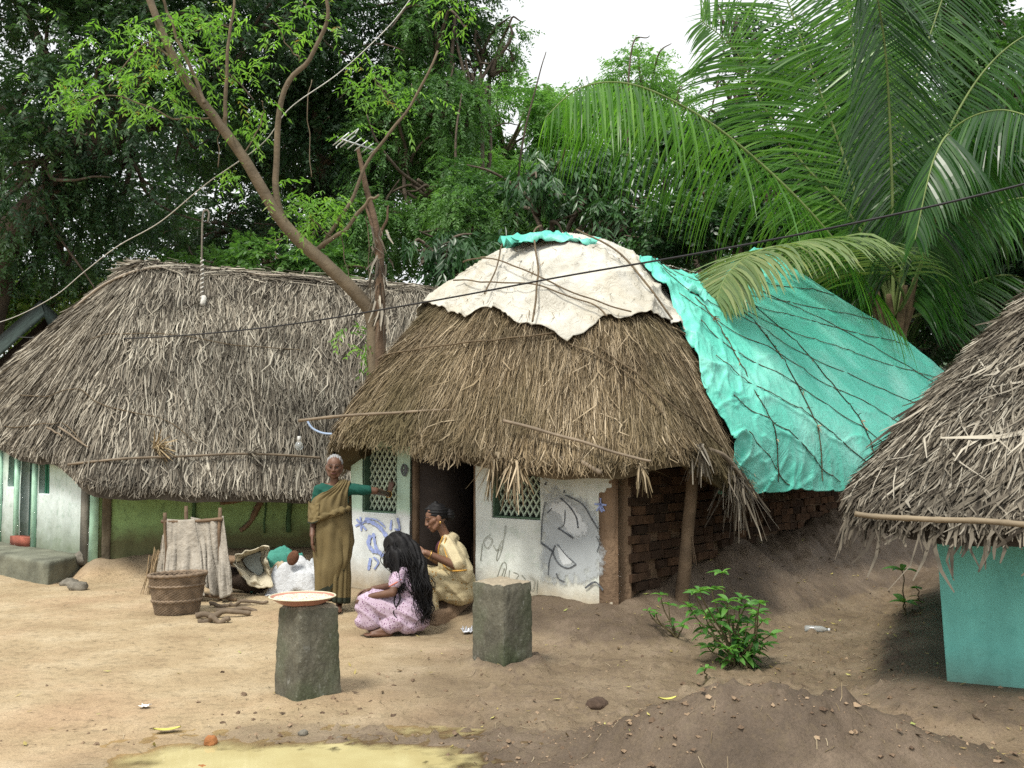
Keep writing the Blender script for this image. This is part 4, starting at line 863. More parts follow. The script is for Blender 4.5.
# plate of grain on the left stump
pz = z1-.08+.635+.012; pc0 = np.array([PIL1[0]-.035, PIL1[1]-.02, pz])
plate = empty('plate', pc0, 'wide round enamel plate of broken grain drying on the left stump', 'plate')
def lathe(prof, c, seg=48):
    m = MB(); a = np.linspace(0, 2*np.pi, seg, endpoint=False); g = np.array([[[c[0]+r*math.cos(t), c[1]+r*math.sin(t), c[2]+z] for r, z in prof] for t in a]); m.grid(g, closed=True); return m
m = lathe([(.001, 0), (.13, 0), (.15, .008), (.205, .042), (.212, .043), (.212, .047), (.204, .047), (.15, .018), (.13, .010), (.001, .010)], pc0)
m.build('dish', simple('pink_enamel', (.42, .20, .15), .45, .15, 8, .1, spec=.5), plate)
m = lathe([(.212, .044), (.215, .046), (.212, .0495), (.204, .0495), (.203, .046)], pc0); m.build('rim', simple('cream_enamel_rim', (.62, .58, .42), .4, .1, 8, 0), plate)
m = MB(); a = np.linspace(0, 2*np.pi, 40, endpoint=False); rr = np.linspace(0.002, .192, 16)
g = np.array([[[pc0[0]+r*math.cos(t), pc0[1]+r*math.sin(t), pc0[2]+.036+.010*(1-(r/.192)**2)+.004*float(noise(r*60*math.cos(t), r*60*math.sin(t)))] for r in rr] for t in a]); m.grid(g, closed=True)
gg = np.random.default_rng(4)
for _ in range(420):
    r = .19*math.sqrt(gg.random()); t = gg.random()*6.28; q = pc0+[r*math.cos(t), r*math.sin(t), .048-.010*(r/.19)**2]; d = gg.normal(0, 1, 3)*[1, 1, .3]; d = norm(d)*.006; s = norm(np.cross(d, [0, 0, 1]))*.003
    m.add([q-d, q+s, q+d, q-s], np.array([[0, 1, 2, 3]]), 0, gg.random())
h = SH('broken_grain'); c = h.mix(h.attr('rnd'), (.66, .55, .43), (.50, .34, .26)); c = h.mix(h.ramp(h.noise(90, 3), [(.4, 0.0), (.6, .6)]), c, (.74, .67, .56)); tag(m.build('grain', h.done(c, .9, h.bump(h.noise(150, 2), .8, .004)), plate), kind='stuff')
# cane basket
by_ = G(181, 616)[1]+.25; bx_ = (181-512)/FPX*by_; bx = np.array([bx_, by_, zg(bx_, by_)])
bask = empty('basket', bx, 'round woven cane basket on the sand before the sacking rack', 'basket')
m = MB(); seg = 120; zz = np.linspace(0, .37, 60); a = np.linspace(0, 2*np.pi, seg, endpoint=False)
def bk(off, inner=False):
    g = np.zeros((seg, len(zz), 3))
    for j, z_ in enumerate(zz):
        r = .185+.068*(z_/.37)**.8; wv = .0055*np.sin(a*30+(np.pi if (j//2) % 2 else 0))+.003*((j % 2)*2-1)+.004*noise(a*4, 0*a+z_*20, 0, 3); band = .012*(abs(z_-.13) < .012)+.012*(abs(z_-.27) < .012)
        rr_ = r+wv+band+off+.012*np.sin(a*2+1)
        g[:, j] = np.stack([bx[0]+rr_*np.cos(a), bx[1]+rr_*np.sin(a), bx[2]+z_+.01*np.sin(a+2)*(z_/.37)+0*a], -1)
    return g
m.grid(bk(0), closed=True); m.grid(bk(-.018)[:, ::-1], closed=True)
CANE = simple('brown_cane', (.19, .14, .095), .8, .4, 12, .5, 70, .006)
m.add([[bx[0]+.19*math.cos(t), bx[1]+.19*math.sin(t), bx[2]+.012] for t in a[::4]], [tuple(range(30))])
m.build('body', CANE, bask)
m = MB(); m.tube([[bx[0]+(.255+.012*math.sin(2*t+1))*math.cos(t), bx[1]+(.255+.012*math.sin(2*t+1))*math.sin(t), bx[2]+.372+.01*math.sin(t+2)+.004*math.sin(t*24)] for t in np.linspace(0, 2*np.pi, 90)], .017, 8, jit=.25); m.build('rim', CANE, bask)
# rack hung with sacking
rb = G(196, 600); ry = rb[1]
rk = lambda px, py, dy=0: P(px, py, ry+dy)
rack = empty('drying_rack', [rb[0], ry, zg(rb[0], ry)], 'low stick rack standing against the green wall behind the basket', 'rack')
for a_, b_ in ((rk(168, 601, .2), rk(166, 512, .2)), (rk(220, 606, -.0), rk(219, 508, -.0)), (rk(190, 598, .35), rk(187, 506, .35)), (rk(231, 604, -.05), rk(224, 560, -.02))):
    m = MB(); pole(m, [a_-[0, 0, .08], b_], .022, .018, 7, 14, True, .015); m.build('leg', WOOD, rack)
m = MB(); pole(m, [rk(162, 521, .2), rk(190, 521, .1), rk(223, 519, -.02)], .018, .018, 7, 18, True, .01); m.build('crossbar', WOOD, rack)
m = MB(); pole(m, [rk(166, 590, .15), rk(236, 600, -.1)], .02, .018, 7, 14, True, .01); m.build('crossbar', WOOD, rack)
SACK = cloth_mat('grey_jute_sacking', (.34, .31, .26), .28, 6, .95, (.20, .18, .145), .6)
def hang(name, tops, bots, seed, label, dy0=-.03, fold=.05, mat=SACK, nf=6, group=None):
    n, k = 60, 40; tp = catmull(tops, n); bt = catmull(bots, n); t = np.linspace(0, 1, k); u_ = np.linspace(0, 1, n)
    g = tp[:, None]*(1-t)[None, :, None]+bt[:, None]*t[None, :, None]; U, T = np.meshgrid(u_, t, indexing='ij')
    f = fold*(np.abs(noise(U*nf+T*.8, T*1.2, 0, seed))*(.3+T)*1.6+.35*noise(U*nf*3, T*4+U*6, 0, seed+1)*T); g[..., 1] -= f-dy0*-1; g[..., 2] += .02*noise(U*9, T*2, 0, seed+3)*T
    m = MB(); m.grid(g); o = solidify(m.build(name, mat), .007); return tag(o, label, 'cloth', group)
hang('sackcloth', [rk(167, 519, .17), rk(180, 520, .11), rk(194, 519, .05)], [rk(166, 592, .06), rk(182, 600, -.02), rk(206, 594, -.06)], 5, 'left of the two grey jute sacks hung over the stick rack', group='sacking on the rack')
hang('sackcloth', [rk(190, 517, .07), rk(206, 520, .02), rk(223, 516, -.03)], [rk(204, 580, -.05), rk(217, 596, -.08), rk(233, 594, -.12)], 9, 'right of the two grey jute sacks hung over the stick rack', dy0=-.05, fold=.08, group='sacking on the rack')
m_ = hang('sackcloth', [rk(167, 524, .2), rk(164, 530, .24), rk(162, 536, .28)], [rk(168, 590, .18), rk(163, 582, .22), rk(156, 572, .28)], 15, 'narrow sack end drooping from the far left of the stick rack', fold=.03, group='sacking on the rack')
# broom leaning on the mud ledge
br_ = P(155, 585, ry+.55); z = zg(br_[0], br_[1]); br_[2] = z
broom = empty('broom', br_, 'straw hand broom leaning on the mud ledge left of the rack', 'broom')
m = MB(); tuft(m, br_+[.02, .06, .42], [-.04, -.10, -1], 150, .46, .008, .12, 9); m.build('bristles', simple('broom_straw', (.26, .19, .11), .9, .35, 20, 0), broom, smooth=False)
m = MB(); pole(m, [br_+[.02, .07, .36], br_+[.05, .16, .62]], .026, .018, 8, 10, True, .004); m.build('handle', WOOD, broom)
# old clothes and sacks on a log at the foot of the green wall
pY = 11.05
def heap(name, px, py, Y, rx, ry_, rz, seed, mat, label, wr=.10, cat='cloth', group='old sacks and clothes by the green wall'):
    a, b = np.meshgrid(np.linspace(-1, 1, 56), np.linspace(-1, 1, 44), indexing='ij'); r = np.sqrt(a*a+b*b); c0 = P(px, py, Y)
    e = 1+.22*noise(np.arctan2(b, a)*1.5, 0*a, 0, seed)
    z = rz*np.clip(1-r**2*.62, -.4, 1)+wr*rz*4*(np.abs(noise(a*2.2+seed, b*2.2, 0, seed))-.3)+wr*rz*1.2*np.abs(noise(a*6+b*3, b*5, 0, seed+1))-1.4*rz*sstep(.75, 1.25, r)
    g = np.stack([c0[0]+a*rx*e, c0[1]+b*ry_*e, c0[2]-rz*.5+z], -1); g[..., 2] = np.maximum(g[..., 2], gz(g[..., 0], g[..., 1])+.012+.01*noise(a*9, b*9, 0, 7))
    m = MB(); m.grid(g); o = solidify(m.build(name, mat), .010); return tag(o, label, cat, group)
CREAM = cloth_mat('cream_sack', (.56, .51, .38), .18, 4, .85, (.36, .31, .21), .5); TAN = cloth_mat('tan_sack', (.40, .33, .225), .2, 5, .9, (.28, .22, .14), .5)
WHITEC = cloth_mat('white_cloth', (.55, .57, .59), .08, 5, .8, None, .5); TEALC = cloth_mat('teal_cloth', (.05, .22, .17), .2, 5, .85, None, .5); GREYC = cloth_mat('grey_lining', (.27, .30, .28), .2, 6, .85, None, .4)
m = MB(); pole(m, [P(222, 573, pY+.1), P(262, 583, pY-.05), P(312, 588, pY+.05)], .12, .10, 10, 24, False, .03); tag(m.build('log', simple('dark_log', (.06, .042, .03), .95, .4, 5, .8, 20, .02)), 'dark log lying under the sacks at the foot of the green wall', 'log')
# open cream sack with its mouth towards the yard
sk = empty('sack', P(253, 590, pY-.3), 'open cream sack with a grey lining, at the left of the cloth heap', 'sack', 'old sacks and clothes by the green wall')
prof = [(233, 563), (238, 556), (247, 552), (256, 549), (263, 546), (268, 550), (266, 560), (270, 572), (272, 583), (264, 590), (252, 584), (242, 576)]
n = 72; ring0 = catmull(prof+prof[:1], n); c0 = ring0.mean(0); K = 14; g = []
for j in range(K):
    q = j/(K-1); s_ = 1-.52*q; dep = -.30+.10*q if q < .3 else -.27+.35*(q-.3)
    rg = c0+[-1, -3]*np.array([q, q])+(ring0-c0)*s_*(1+.16*noise(np.arange(n)*.35, 0*ring0[:, 0]+q*2.5))[:, None]; g.append([P(x, y, pY+dep+.10*float(noise(x*.13, y*.13, q*2, 4))-.05*(y-570)/20) for x, y in rg])
m = MB(); m.grid(np.array(g)); mt = solidify(m.build('sack_body', CREAM, sk), .012)
bk_ = c0+(ring0-c0)*1.0; g = []
for j in range(8):
    q = j/7; g.append([P(c0[0]+(x-c0[0])*(1-.25*q), c0[1]+(y-c0[1])*(1-.3*q)+4*q, pY-.30+.5*q) for x, y in ring0])
m = MB(); m.grid(np.array(g)); m.build('sack_back', CREAM, sk)
m = MB(); q = [P(c0[0]-1+(x-c0[0])*.52, c0[1]-3+(y-c0[1])*.52, pY-.10) for x, y in ring0[:-1]]; m.add(q, [tuple(range(len(q)))]); m.build('lining', GREYC, sk)
heap('sack', 283, 571, pY+.0, .26, .24, .22, 31, TAN, 'folded tan sack in the middle of the cloth heap')
heap('cloth', 284, 558, pY+.12, .27, .2, .17, 32, TEALC, 'crumpled teal cloth on top of the cloth heap')
heap('cloth', 300, 573, pY-.12, .30, .22, .20, 33, WHITEC, 'bundle of white cloth at the right of the cloth heap', .13)
heap('cloth', 316, 568, pY+.02, .13, .16, .2, 36, cloth_mat('pale_blue_grey_cloth', (.45, .48, .50), .15, 6, .85, None, .5), 'pale grey cloth behind the standing woman', .13)
m = MB(); q = P(293, 558, pY-.28); m.ell(q, [.062, .035, .085], Matrix.Rotation(.5, 3, 'Y'), 24, 16); m.xform(lambda v: v+.006*fbm(v[:, 0]*20, v[:, 1]*20, v[:, 2]*20, 3, 3)[:, None]); tag(m.build('coconut_husk', simple('brown_husk', (.12, .055, .03), .9, .35, 20, .7, 50, .01)), 'brown coconut husk lying on the white cloth', 'husk')
m = MB(); m.ell(P(230, 560, pY-.05), [.14, .12, .05], None, 20, 10); m.xform(lambda v: v+.012*fbm(v[:, 0]*9, v[:, 1]*9, v[:, 2]*9, 3, 8)[:, None]); tag(m.build('clod', MUDW), 'flat brown clod beside the open cream sack', 'clod')
# firewood and stones
g = np.random.default_rng(12)
for i, (px, py, L, an, r) in enumerate(((222, 617, .5, .1, .03), (236, 611, .42, -.15, .026), (228, 606, .4, .35, .022), (248, 606, .35, .1, .02), (214, 622, .28, -.3, .03))):
    c = G(px, py); z = zg(c[0], c[1])+r*.7; d = np.array([math.cos(an), math.sin(an)*.8, .03]); m = MB(); pole(m, [c*[1, 1, 0]+[0, 0, z]-d*L/2, c*[1, 1, 0]+[0, 0, z+.01], c*[1, 1, 0]+[0, 0, z]+d*L/2], r, r*.7, 7, 14, True, .03)
    tag(m.build('firewood_stick', simple('dry_firewood', (.15, .115, .08), .9, .35, 7, .8, 25, .01) if i == 0 else bpy.data.materials['dry_firewood']), ('thickest grey stick, nearest of the firewood by the rack', 'knotty stick at the right of the firewood by the rack', 'short slanting stick at the back of the firewood by the rack', 'thin stick at the far right of the firewood by the rack', 'short stub at the near left end of the firewood by the rack')[i], 'firewood', 'firewood by the rack')
def rock(px, py, r, mat, label, seed, name='stone', flat=.6, group=None):
    c = G(px, py); z = zg(c[0], c[1]); m = MB(); m.ell([c[0], c[1], z+r*flat*.45], [r, r*.85, r*flat], Matrix.Rotation(seed, 3, 'Z'), 16, 11); cc = np.array([c[0], c[1], z])
    m.xform(lambda v: cc+(v-cc)*(1+.35*fbm(v[:, 0]*2.2/r, v[:, 1]*2.2/r, v[:, 2]*2.2/r, 3, seed))[:, None]); return tag(m.build(name, mat), label, 'stone', group)
GREYST = simple('dull_grey_stone', (.17, .155, .125), .92, .35, 14, .7, 60, .01); LATER = simple('red_laterite', (.32, .135, .05), .95, .35, 14, .8, 60, .01)
rock(86, 575, .17, GREYST, 'big flat stone at the right foot of the cement step', 1); rock(70, 585, .13, GREYST, 'smaller flat stone under the corner of the cement step', 2, flat=.4); rock(78, 590, .10, GREYST, 'grey stone nearest the yard beside the cement step', 3)
rock(211, 741, .042, LATER, 'rust red lump at the far edge of the puddle', 5, flat=.8); rock(201, 763, .052, LATER, 'rust red lump standing in the puddle near the bottom edge', 6, flat=.7)
rock(341, 737, .03, GREYST, 'dark pebble right of the left stump beyond the puddle', 7); rock(303, 733, .032, GREYST, 'dark pebble below the left granite stump', 8); rock(392, 757, .035, GREYST, 'dark pebble at the right end of the puddle', 9)
rock(597, 705, .075, simple('dark_clod', (.075, .05, .035), .95, .3, 14, .8, 40, .015), 'dark flat clod left of the earth heap', 10, 'clod', .5)
# small litter
def scrapfoil(px, py, r, mat, label, seed, name, cat, up=.3):
    c = G(px, py); z = zg(c[0], c[1]); a, b = np.meshgrid(np.linspace(-1, 1, 14), np.linspace(-1, 1, 12), indexing='ij')
    g = np.stack([c[0]+a*r*(1+.3*noise(b*2, a*0, 0, seed)), c[1]+b*r*.8+.2*r*noise(a*2, b*2, 0, seed+2), z+.012+r*up*(np.abs(noise(a*2.2, b*2.2, 0, seed+1))+.4*np.abs(noise(a*5, b*5, 0, seed+3)))], -1)
    m = MB(); m.grid(g); return tag(solidify(m.build(name, mat), .002), label, cat)
FOIL = simple('silver_wrapper', (.50, .51, .54), .35, .2, 20, .3, Metallic=.5)
scrapfoil(469, 636, .055, FOIL, 'crumpled silver wrapper on the ground left of the mossy stump', 3, 'wrapper', 'litter', .8); scrapfoil(334, 613, .06, FOIL, 'small silver foil by the foot of the standing woman', 8, 'wrapper', 'litter', .4)
scrapfoil(145, 706, .032, simple('white_paper', (.7, .7, .66), .8, .1, 9, .2), 'white scrap of paper on the sand left of the granite stump', 5, 'paper_scrap', 'litter', .3)
b0 = G(817, 632); z = zg(b0[0], b0[1])+.03; m = MB(); d = np.array([.11, -.03, 0]); c = np.array([b0[0], b0[1], z])
bot = empty('plastic_bottle', c, 'small clear plastic bottle lying at the foot of the mud bank', 'bottle')
m = MB(); m.tube([c-d*.9, c-d*.8, c+d*.35, c+d*.6, c+d*.8], [.022, .03, .03, .016, .012], 12); m.build('body', simple('clear_plastic', (.6, .63, .62), .15, .05, 5, 0, spec=.6, Transmission_Weight=.6), bot); m = MB(); m.tube([c+d*.8, c+d*.95], .014, 10); m.build('cap', simple('white_cap', (.6, .6, .6), .4, .05, 5, 0), bot)
m = MB(); g = np.random.default_rng(21); n = 1500
xs = g.uniform(-3.5, 4.2, n); ys = g.uniform(4.9, 11, n); k = (g.random(n) < np.interp(xs, [-3.5, 0, 1.5, 4.2], [.12, .35, 1, 1])); xs = xs[k]; ys = ys[k]; zs = gz(xs, ys)
for x_, y_, z_ in zip(xs, ys, zs):
    if toB(x_, y_)[0] < LB and toB(x_, y_)[1] > 0: continue
    q = norm(g.normal(0, 1, 3)*[1, 1, .22]); s = norm(np.cross(q, [0, 0, 1])+g.normal(0, .25, 3)); L = .008+.026*g.random()**2; w_ = L*(.25+.2*g.random()); c = np.array([x_, y_, z_+.010])
    m.add([c-q*L, c+s*w_, c+q*L+[0, 0, .006], c-s*w_], np.array([[0, 1, 2, 3]]), 0, g.random())
h = SH('fallen_leaf'); c = h.ramp(h.attr('rnd'), [(0, (.06, .04, .025)), (.45, (.16, .105, .05)), (.75, (.34, .28, .09)), (.9, (.45, .42, .14)), (1, (.20, .26, .07))]); tag(m.build('leaf_litter', h.done(c, .7), origin=(0, 7, 0), smooth=False), kind='stuff')
m = MB(); g = np.random.default_rng(28)
for cx, cy, sx, sy, n in ((-2.2, 10.2, 1.3, .35, 160), (.5, 7.2, 1.4, .6, 220), (2.6, 7.6, .7, .8, 200), (-4.2, 11.2, 1.0, .3, 90), (-.3, 5.7, 1.2, .4, 110), (1.3, 5.3, 1, .5, 160), (-3, 8, 2, 1.2, 80)):
    for _ in range(n):
        x_, y_ = g.normal(cx, sx), g.normal(cy, sy); q = toB(x_, y_)
        if q[0] < LB and q[1] > -.02 and q[0] > -.2: continue
        a = g.random()*6.28; L = .012+.035*g.random()**2; d = np.array([math.cos(a)*L, math.sin(a)*L, 0]); c = np.array([x_, y_, 0]); e = [c-d, c+.1*d*g.normal()+np.array([d[1], -d[0], 0])*.2*g.normal(), c+d]
        e = np.array([[*k[:2], float(gz(k[0], k[1]))+.007] for k in e]); s = norm(np.array([-d[1], d[0], 0]))*(.001+.0012*g.random())
        m.add([e[0]-s, e[0]+s, e[1]-s, e[1]+s, e[2]-s, e[2]+s], np.array([[0, 1, 3, 2], [2, 3, 5, 4]]), 0, g.random())
tag(m.build('straw_litter', STRAW_B, origin=(0, 7, 0), smooth=False), kind='stuff')
# clods and wet lumps of earth about the puddle and the heap
m = MB(); g = np.random.default_rng(23); pts = []
for cx, cy, sx, sy, n in ((-.9, 5.75, 1.2, .28, 260), (.3, 5.3, .5, .5, 300), (1.3, 5.0, .8, .45, 1100), (1.2, 6.4, 1.4, .6, 400), (-1.3, 6.1, .45, .25, 80), (2.2, 7.6, .8, .6, 90)):
    pts.append(np.stack([g.normal(cx, sx, n), g.normal(cy, sy, n), g.random(n)], -1))
pts = np.concatenate(pts); pts = pts[(pts[:, 1] > 4.75)]; zz = gz(pts[:, 0], pts[:, 1])
for (x_, y_, r_), z_ in zip(pts, zz):
    r = .004+.015*r_**4
    if z_ < -.035: continue
    v = np.array([[1, 0, 0], [0, 1, 0], [-1, 0, 0], [0, -1, 0], [0, 0, 1], [.6, .6, .5], [-.6, .6, .5], [-.6, -.6, .5], [.6, -.6, .5]], float)*(1+.35*g.normal(0, 1, (9, 1)))*r*[1, 1, .8]+[x_, y_, z_-.001]
    m.add(v, np.array([[0, 5, 4], [5, 1, 4], [1, 6, 4], [6, 2, 4], [2, 7, 4], [7, 3, 4], [3, 8, 4], [8, 0, 4], [0, 1, 5], [1, 2, 6], [2, 3, 7], [3, 0, 8]]), 0, g.random())
h = SH('earth_clods'); c = h.ramp(h.attr('rnd'), [(0, (.09, .06, .04)), (.6, (.20, .14, .09)), (1, (.33, .24, .155))]); tag(m.build('earth_clods', h.done(c, .95), origin=(0, 6, 0), smooth=False), kind='stuff')
for px, py, L, an, lab in ((167, 730, .075, .3, 'big yellow fallen leaf on the sand beside the puddle'), (735, 660, .05, -.4, 'yellow fallen leaf left of the leafy bush'), (668, 760, .05, .2, 'yellow leaf lying on the earth heap')):
    c = G(px, py); z = zg(c[0], c[1])+.014; d = np.array([math.cos(an), math.sin(an), 0]); s = np.array([-d[1], d[0], 0]); t = np.linspace(-1, 1, 11); w_ = L*.32*np.sqrt(np.clip(1-t**2, 0, 1)); ctr = c*[1, 1, 0]+np.stack([d[0]*t*L, d[1]*t*L, z+.012*t*t], -1)
    m = MB(); m.grid(np.stack([ctr-s*w_[:, None]+[0, 0, .007], ctr, ctr+s*w_[:, None]+[0, 0, .007]], 1)); tag(m.build('fallen_leaf', simple('yellow_leaf', (.50, .47, .12), .6, .15, 20, .1) if px == 167 else bpy.data.materials['yellow_leaf']), lab, 'leaf', 'yellow fallen leaves')
# ---------------------------------------------------------------- small plants
LF_PLANT = leaf_mat('shrub_leaves', [(0, (.03, .10, .02)), (.5, (.075, .21, .04)), (1, (.17, .36, .08))], .35, .35, .5)
STEM = simple('green_brown_stem', (.12, .10, .05), .8, .3, 10, 0)
def leafshape(m, p, d, L, w_, nor, seed, droop=.3, rn=.5):
    d = norm(d); s = norm(np.cross(d, nor)); nn = norm(np.cross(s, d)); t = np.linspace(0, 1, 7); ctr = p+np.outer(t*L, d)+np.outer(-droop*L*t**2, [0, 0, 1]); wd = w_/2*np.sin(np.pi*np.clip(t*.93+.05, 0, 1))**.8
    m.grid(np.stack([ctr-s*wd[:, None]+nn*(wd*.35)[:, None], ctr, ctr+s*wd[:, None]+nn*(wd*.35)[:, None]], 1), 0, rn)
def plant(name, label, stems, leaf, seed, cat='plant', group=None, n_tip=7, along=5, mat=None):
    g = np.random.default_rng(seed); b = np.array(stems[0][0], float); root = empty(name, b, label, cat, group); ms = MB(); ml = MB()
    for st_ in stems:
        q = catmull(st_, 16); q = q+np.stack([noise(np.arange(16)*.4+seed, 0*q[:, 0]+k) for k in (1, 4, 7)], -1)*.012; ms.tube(q, np.linspace(.009, .004, 16), 6)
        for k in range(n_tip):
            a = k*2.4+g.random(); d = np.array([math.cos(a), math.sin(a), .35+.6*g.random()*(k > n_tip*.5)]); L = leaf*(.6+.6*g.random()); leafshape(ml, q[-1], d, L, L*.36, [0, 0, 1]+g.normal(0, .25, 3), k, .35, np.clip(.45+.5*g.random(), 0, 1))
        for k in range(along):
            i = int(g.integers(4, 15)); a = g.random()*6.28; d = np.array([math.cos(a), math.sin(a), .4*g.random()]); L = leaf*(.6+.7*g.random()); leafshape(ml, q[i], d, L, L*.36, [0, 0, 1]+g.normal(0, .3, 3), k, .5, .75*g.random())
    ms.build('stem', STEM, root); ml.build('leaves', mat or LF_PLANT, root, smooth=True); return root
b0 = G(742, 668); zb = zg(b0[0], b0[1]); Yb = b0[1]+.05; bb = np.array([b0[0], Yb, zb-.02])
g = np.random.default_rng(66); sts = []
for (px, py) in ((722, 572), (700, 590), (712, 588), (690, 606), (742, 598), (728, 600), (705, 612), (720, 617), (757, 612), (760, 602), (748, 622), (738, 633), (752, 636), (770, 634), (735, 608), (716, 636), (728, 648), (752, 652), (742, 642), (762, 620), (695, 592), (732, 622), (708, 646), (764, 644), (745, 606)):
    e = P(px, py, Yb+g.normal(0, .14)); mid = bb*.5+e*.5+np.array([g.normal(0, .03), g.normal(0, .03), -.03]); sts.append([bb+np.array([g.normal(0, .05), g.normal(0, .04), 0]), mid, e])
plant('leafy_bush', 'dense leafy green shrub before the mud bank, the largest plant in the yard', sts, .115, 66, 'bush', None, 8, 6)
b1 = G(678, 645); bb1 = np.array([b1[0], b1[1], zg(b1[0], b1[1])-.02]); sts = [[bb1, bb1*.5+P(px, py, b1[1]+dy)*.5+[0, 0, .0], P(px, py, b1[1]+dy)] for px, py, dy in ((660, 596, .02), (655, 615, -.05), (672, 624, .04), (682, 628, -.06), (648, 612, .06), (668, 606, .0))]
plant('sapling', 'thin sparse sapling left of the leafy bush', sts, .085, 67, 'plant', None, 5, 1)
def seedling(px, py, hgt, leaf, seed, label, nl=5):
    c = G(px, py); z = zg(c[0], c[1]); b = np.array([c[0], c[1], z-.01]); return plant('seedling', label, [[b, b+[.01, 0, hgt*.5], b+[.0, 0, hgt]]], leaf, seed, 'plant', 'seedlings', nl, 1)
seedling(705, 683, .09, .085, 71, 'tiny bright seedling on the ground below the leafy bush'); 
c = G(905, 624); z = zg(c[0], c[1]); plant('seedling', 'seedling with a tall bare shoot at the foot of the bank by the turquoise wall', [[np.array([c[0], c[1], z]), P(904, 600, c[1]), P(903, 572, c[1])], [np.array([c[0], c[1], z]), P(905, 612, c[1]), P(905, 604, c[1])]], .17, 72, 'plant', 'seedlings', 5, 0)
seedling(918, 612, .12, .11, 73, 'low seedling half behind the corner of the turquoise wall'); seedling(700, 640, .10, .06, 74, 'small weed between the sapling and the leafy bush')
# ---------------------------------------------------------------- wires, mast, aerial
def sagline(name, pts, r, mat, label, cat='cable', n=120):
    m = MB(); m.tube(catmull(pts, n), r, 7); return tag(m.build(name, mat), label, cat)
BLACKW = simple('black_cable_sheath', (.02, .02, .022), .5, .2, 5, 0); WHITER = simple('white_cord', (.55, .54, .50), .8, .15, 30, .4)
yl = 12.6
cab = sagline('power_cable', [P(18, 337, 17.4), P(48, 338, 15.2), P(140, 338, 12.6), P(270, 327, 11.0), P(420, 303, 9.6), P(560, 277, 8.5), P(700, 253, 7.8), P(850, 224, 7.1), P(1024, 184, 6.5), P(1250, 120, 5.9)], .0085, BLACKW, 'black power cable crossing above all the roofs from left to right')
pw = P(1250, 118, 5.9); m = MB(); pole(m, [[pw[0], pw[1]+.1, -.1], [pw[0], pw[1]+.1, pw[2]+.4]], .09, .07, 10, 20, False, .01); tag(m.build('wooden_pole', WOOD), 'wooden pole holding the right end of the black cable', 'pole')
yr = RA.at(*RA.find(110, 284))[0][1]
sagline('white_rope', [P(-60, 331, 17.4), P(0, 322, 16.6), P(50, 299, yr+.3), P(84, 272, yr-.3), P(118, 246, yr-.7), P(160, 222, 12.6), P(206, 184, 12.0), P(262, 144, 11.7), P(290, 108, 11.6), P(340, 72, 11.7), P(390, 25, 11.85), P(418, -12, 11.9)], .006, WHITER, 'slack white cord rising from the left hut into the trees', 'rope')
mb_ = ra(204, 306, .0); Ym = mb_[1]; mast = empty('hooked_rod', mb_, 'thin hooked metal rod wrapped in cord, standing on the grey thatch', 'rod')
m = MB(); m.tube(catmull([mb_+[0, .0, -.1], P(202, 280, Ym), P(202, 240, Ym), P(203, 215, Ym), P(206, 210, Ym), P(209, 213, Ym), P(208, 222, Ym)], 50), .014, 8); m.build('rod', simple('rusty_pipe', (.18, .16, .13), .6, .35, 14, .3), mast)
m = MB(); t = np.linspace(0, 1, 160); a_ = P(202, 300, Ym); b_ = P(202, 258, Ym); m.tube(a_*(1-t)[:, None]+b_*t[:, None]+.016*np.stack([np.cos(t*60), np.sin(t*60), 0*t], -1), .011, 6); m.build('wrapping', WHITER, mast)
m = MB(); m.ell(P(203, 301, Ym-.06), [.045, .035, .075], None, 24, 16); m.xform(lambda v: v+.03*fbm(v[:, 0]*14, v[:, 1]*14, v[:, 2]*14, 3, 3)[:, None]); m.build('knot', WHITER, mast)
ay = 11.74; aer = empty('tv_aerial', P(357, 148, ay+.1), 'small silver television aerial on top of the bare broken stem', 'aerial'); ALU = simple('aluminium_tube', (.62, .66, .66), .35, .1, 8, 0, Metallic=.5)
m = MB(); m.tube([P(341, 139, ay-.25), P(374, 150, ay+.15)], .010, 7); m.build('boom', ALU, aer)
for k in range(6):
    q = P(341, 139, ay-.25)*(1-k/5)+P(374, 150, ay+.15)*(k/5); L = .13-.008*k; d = norm(np.array([.95, -.5, .55])); m = MB(); m.tube([q-d*L, q+d*L], .007, 6); m.build('element', ALU, aer)
m = MB(); q = P(346, 141, ay-.2); d = norm(np.array([.95, -.5, .55])); s = np.array([.02, 0, .045]); m.tube(catmull([q-d*.15, q-d*.17+s*.5, q-d*.15+s, q+d*.15+s, q+d*.17+s*.5, q+d*.15], 30), .007, 6); m.build('dipole', ALU, aer)
# glass bulb hanging in front of the left hut's eave
bl = P(299, 443, 10.9); bulb = empty('light_bulb', bl, 'unlit glass bulb hanging on a wire between the two huts', 'bulb')
m = MB(); m.ell(bl+[0, 0, -.03], [.045, .045, .052], None, 18, 12); m.build('globe', simple('clear_glass', (.75, .80, .80), .08, .05, 5, 0, spec=.7, Transmission_Weight=.75), bulb)
m = MB(); m.tube([bl+[0, 0, .015], bl+[0, 0, .075]], [.022, .018], 10); m.build('socket', simple('white_holder', (.55, .55, .52), .5, .1, 6, 0), bulb); m = MB(); m.tube(catmull([bl+[0, 0, .07], bl+[.02, .0, .2], bl+[.1, -.05, .32]], 12), .004, 5); m.build('wire', BLACKW, bulb)
m = MB(); yq = 10.6; m.tube(catmull([P(307, 420, yq), P(312, 428, yq), P(322, 433, yq), P(332, 434, yq)], 16), .012, 7); tag(m.build('blue_cord', simple('pale_blue_cord', (.35, .45, .62), .7, .1, 9, 0)), 'short pale blue cord tied to the end of the left eave pole', 'rope')
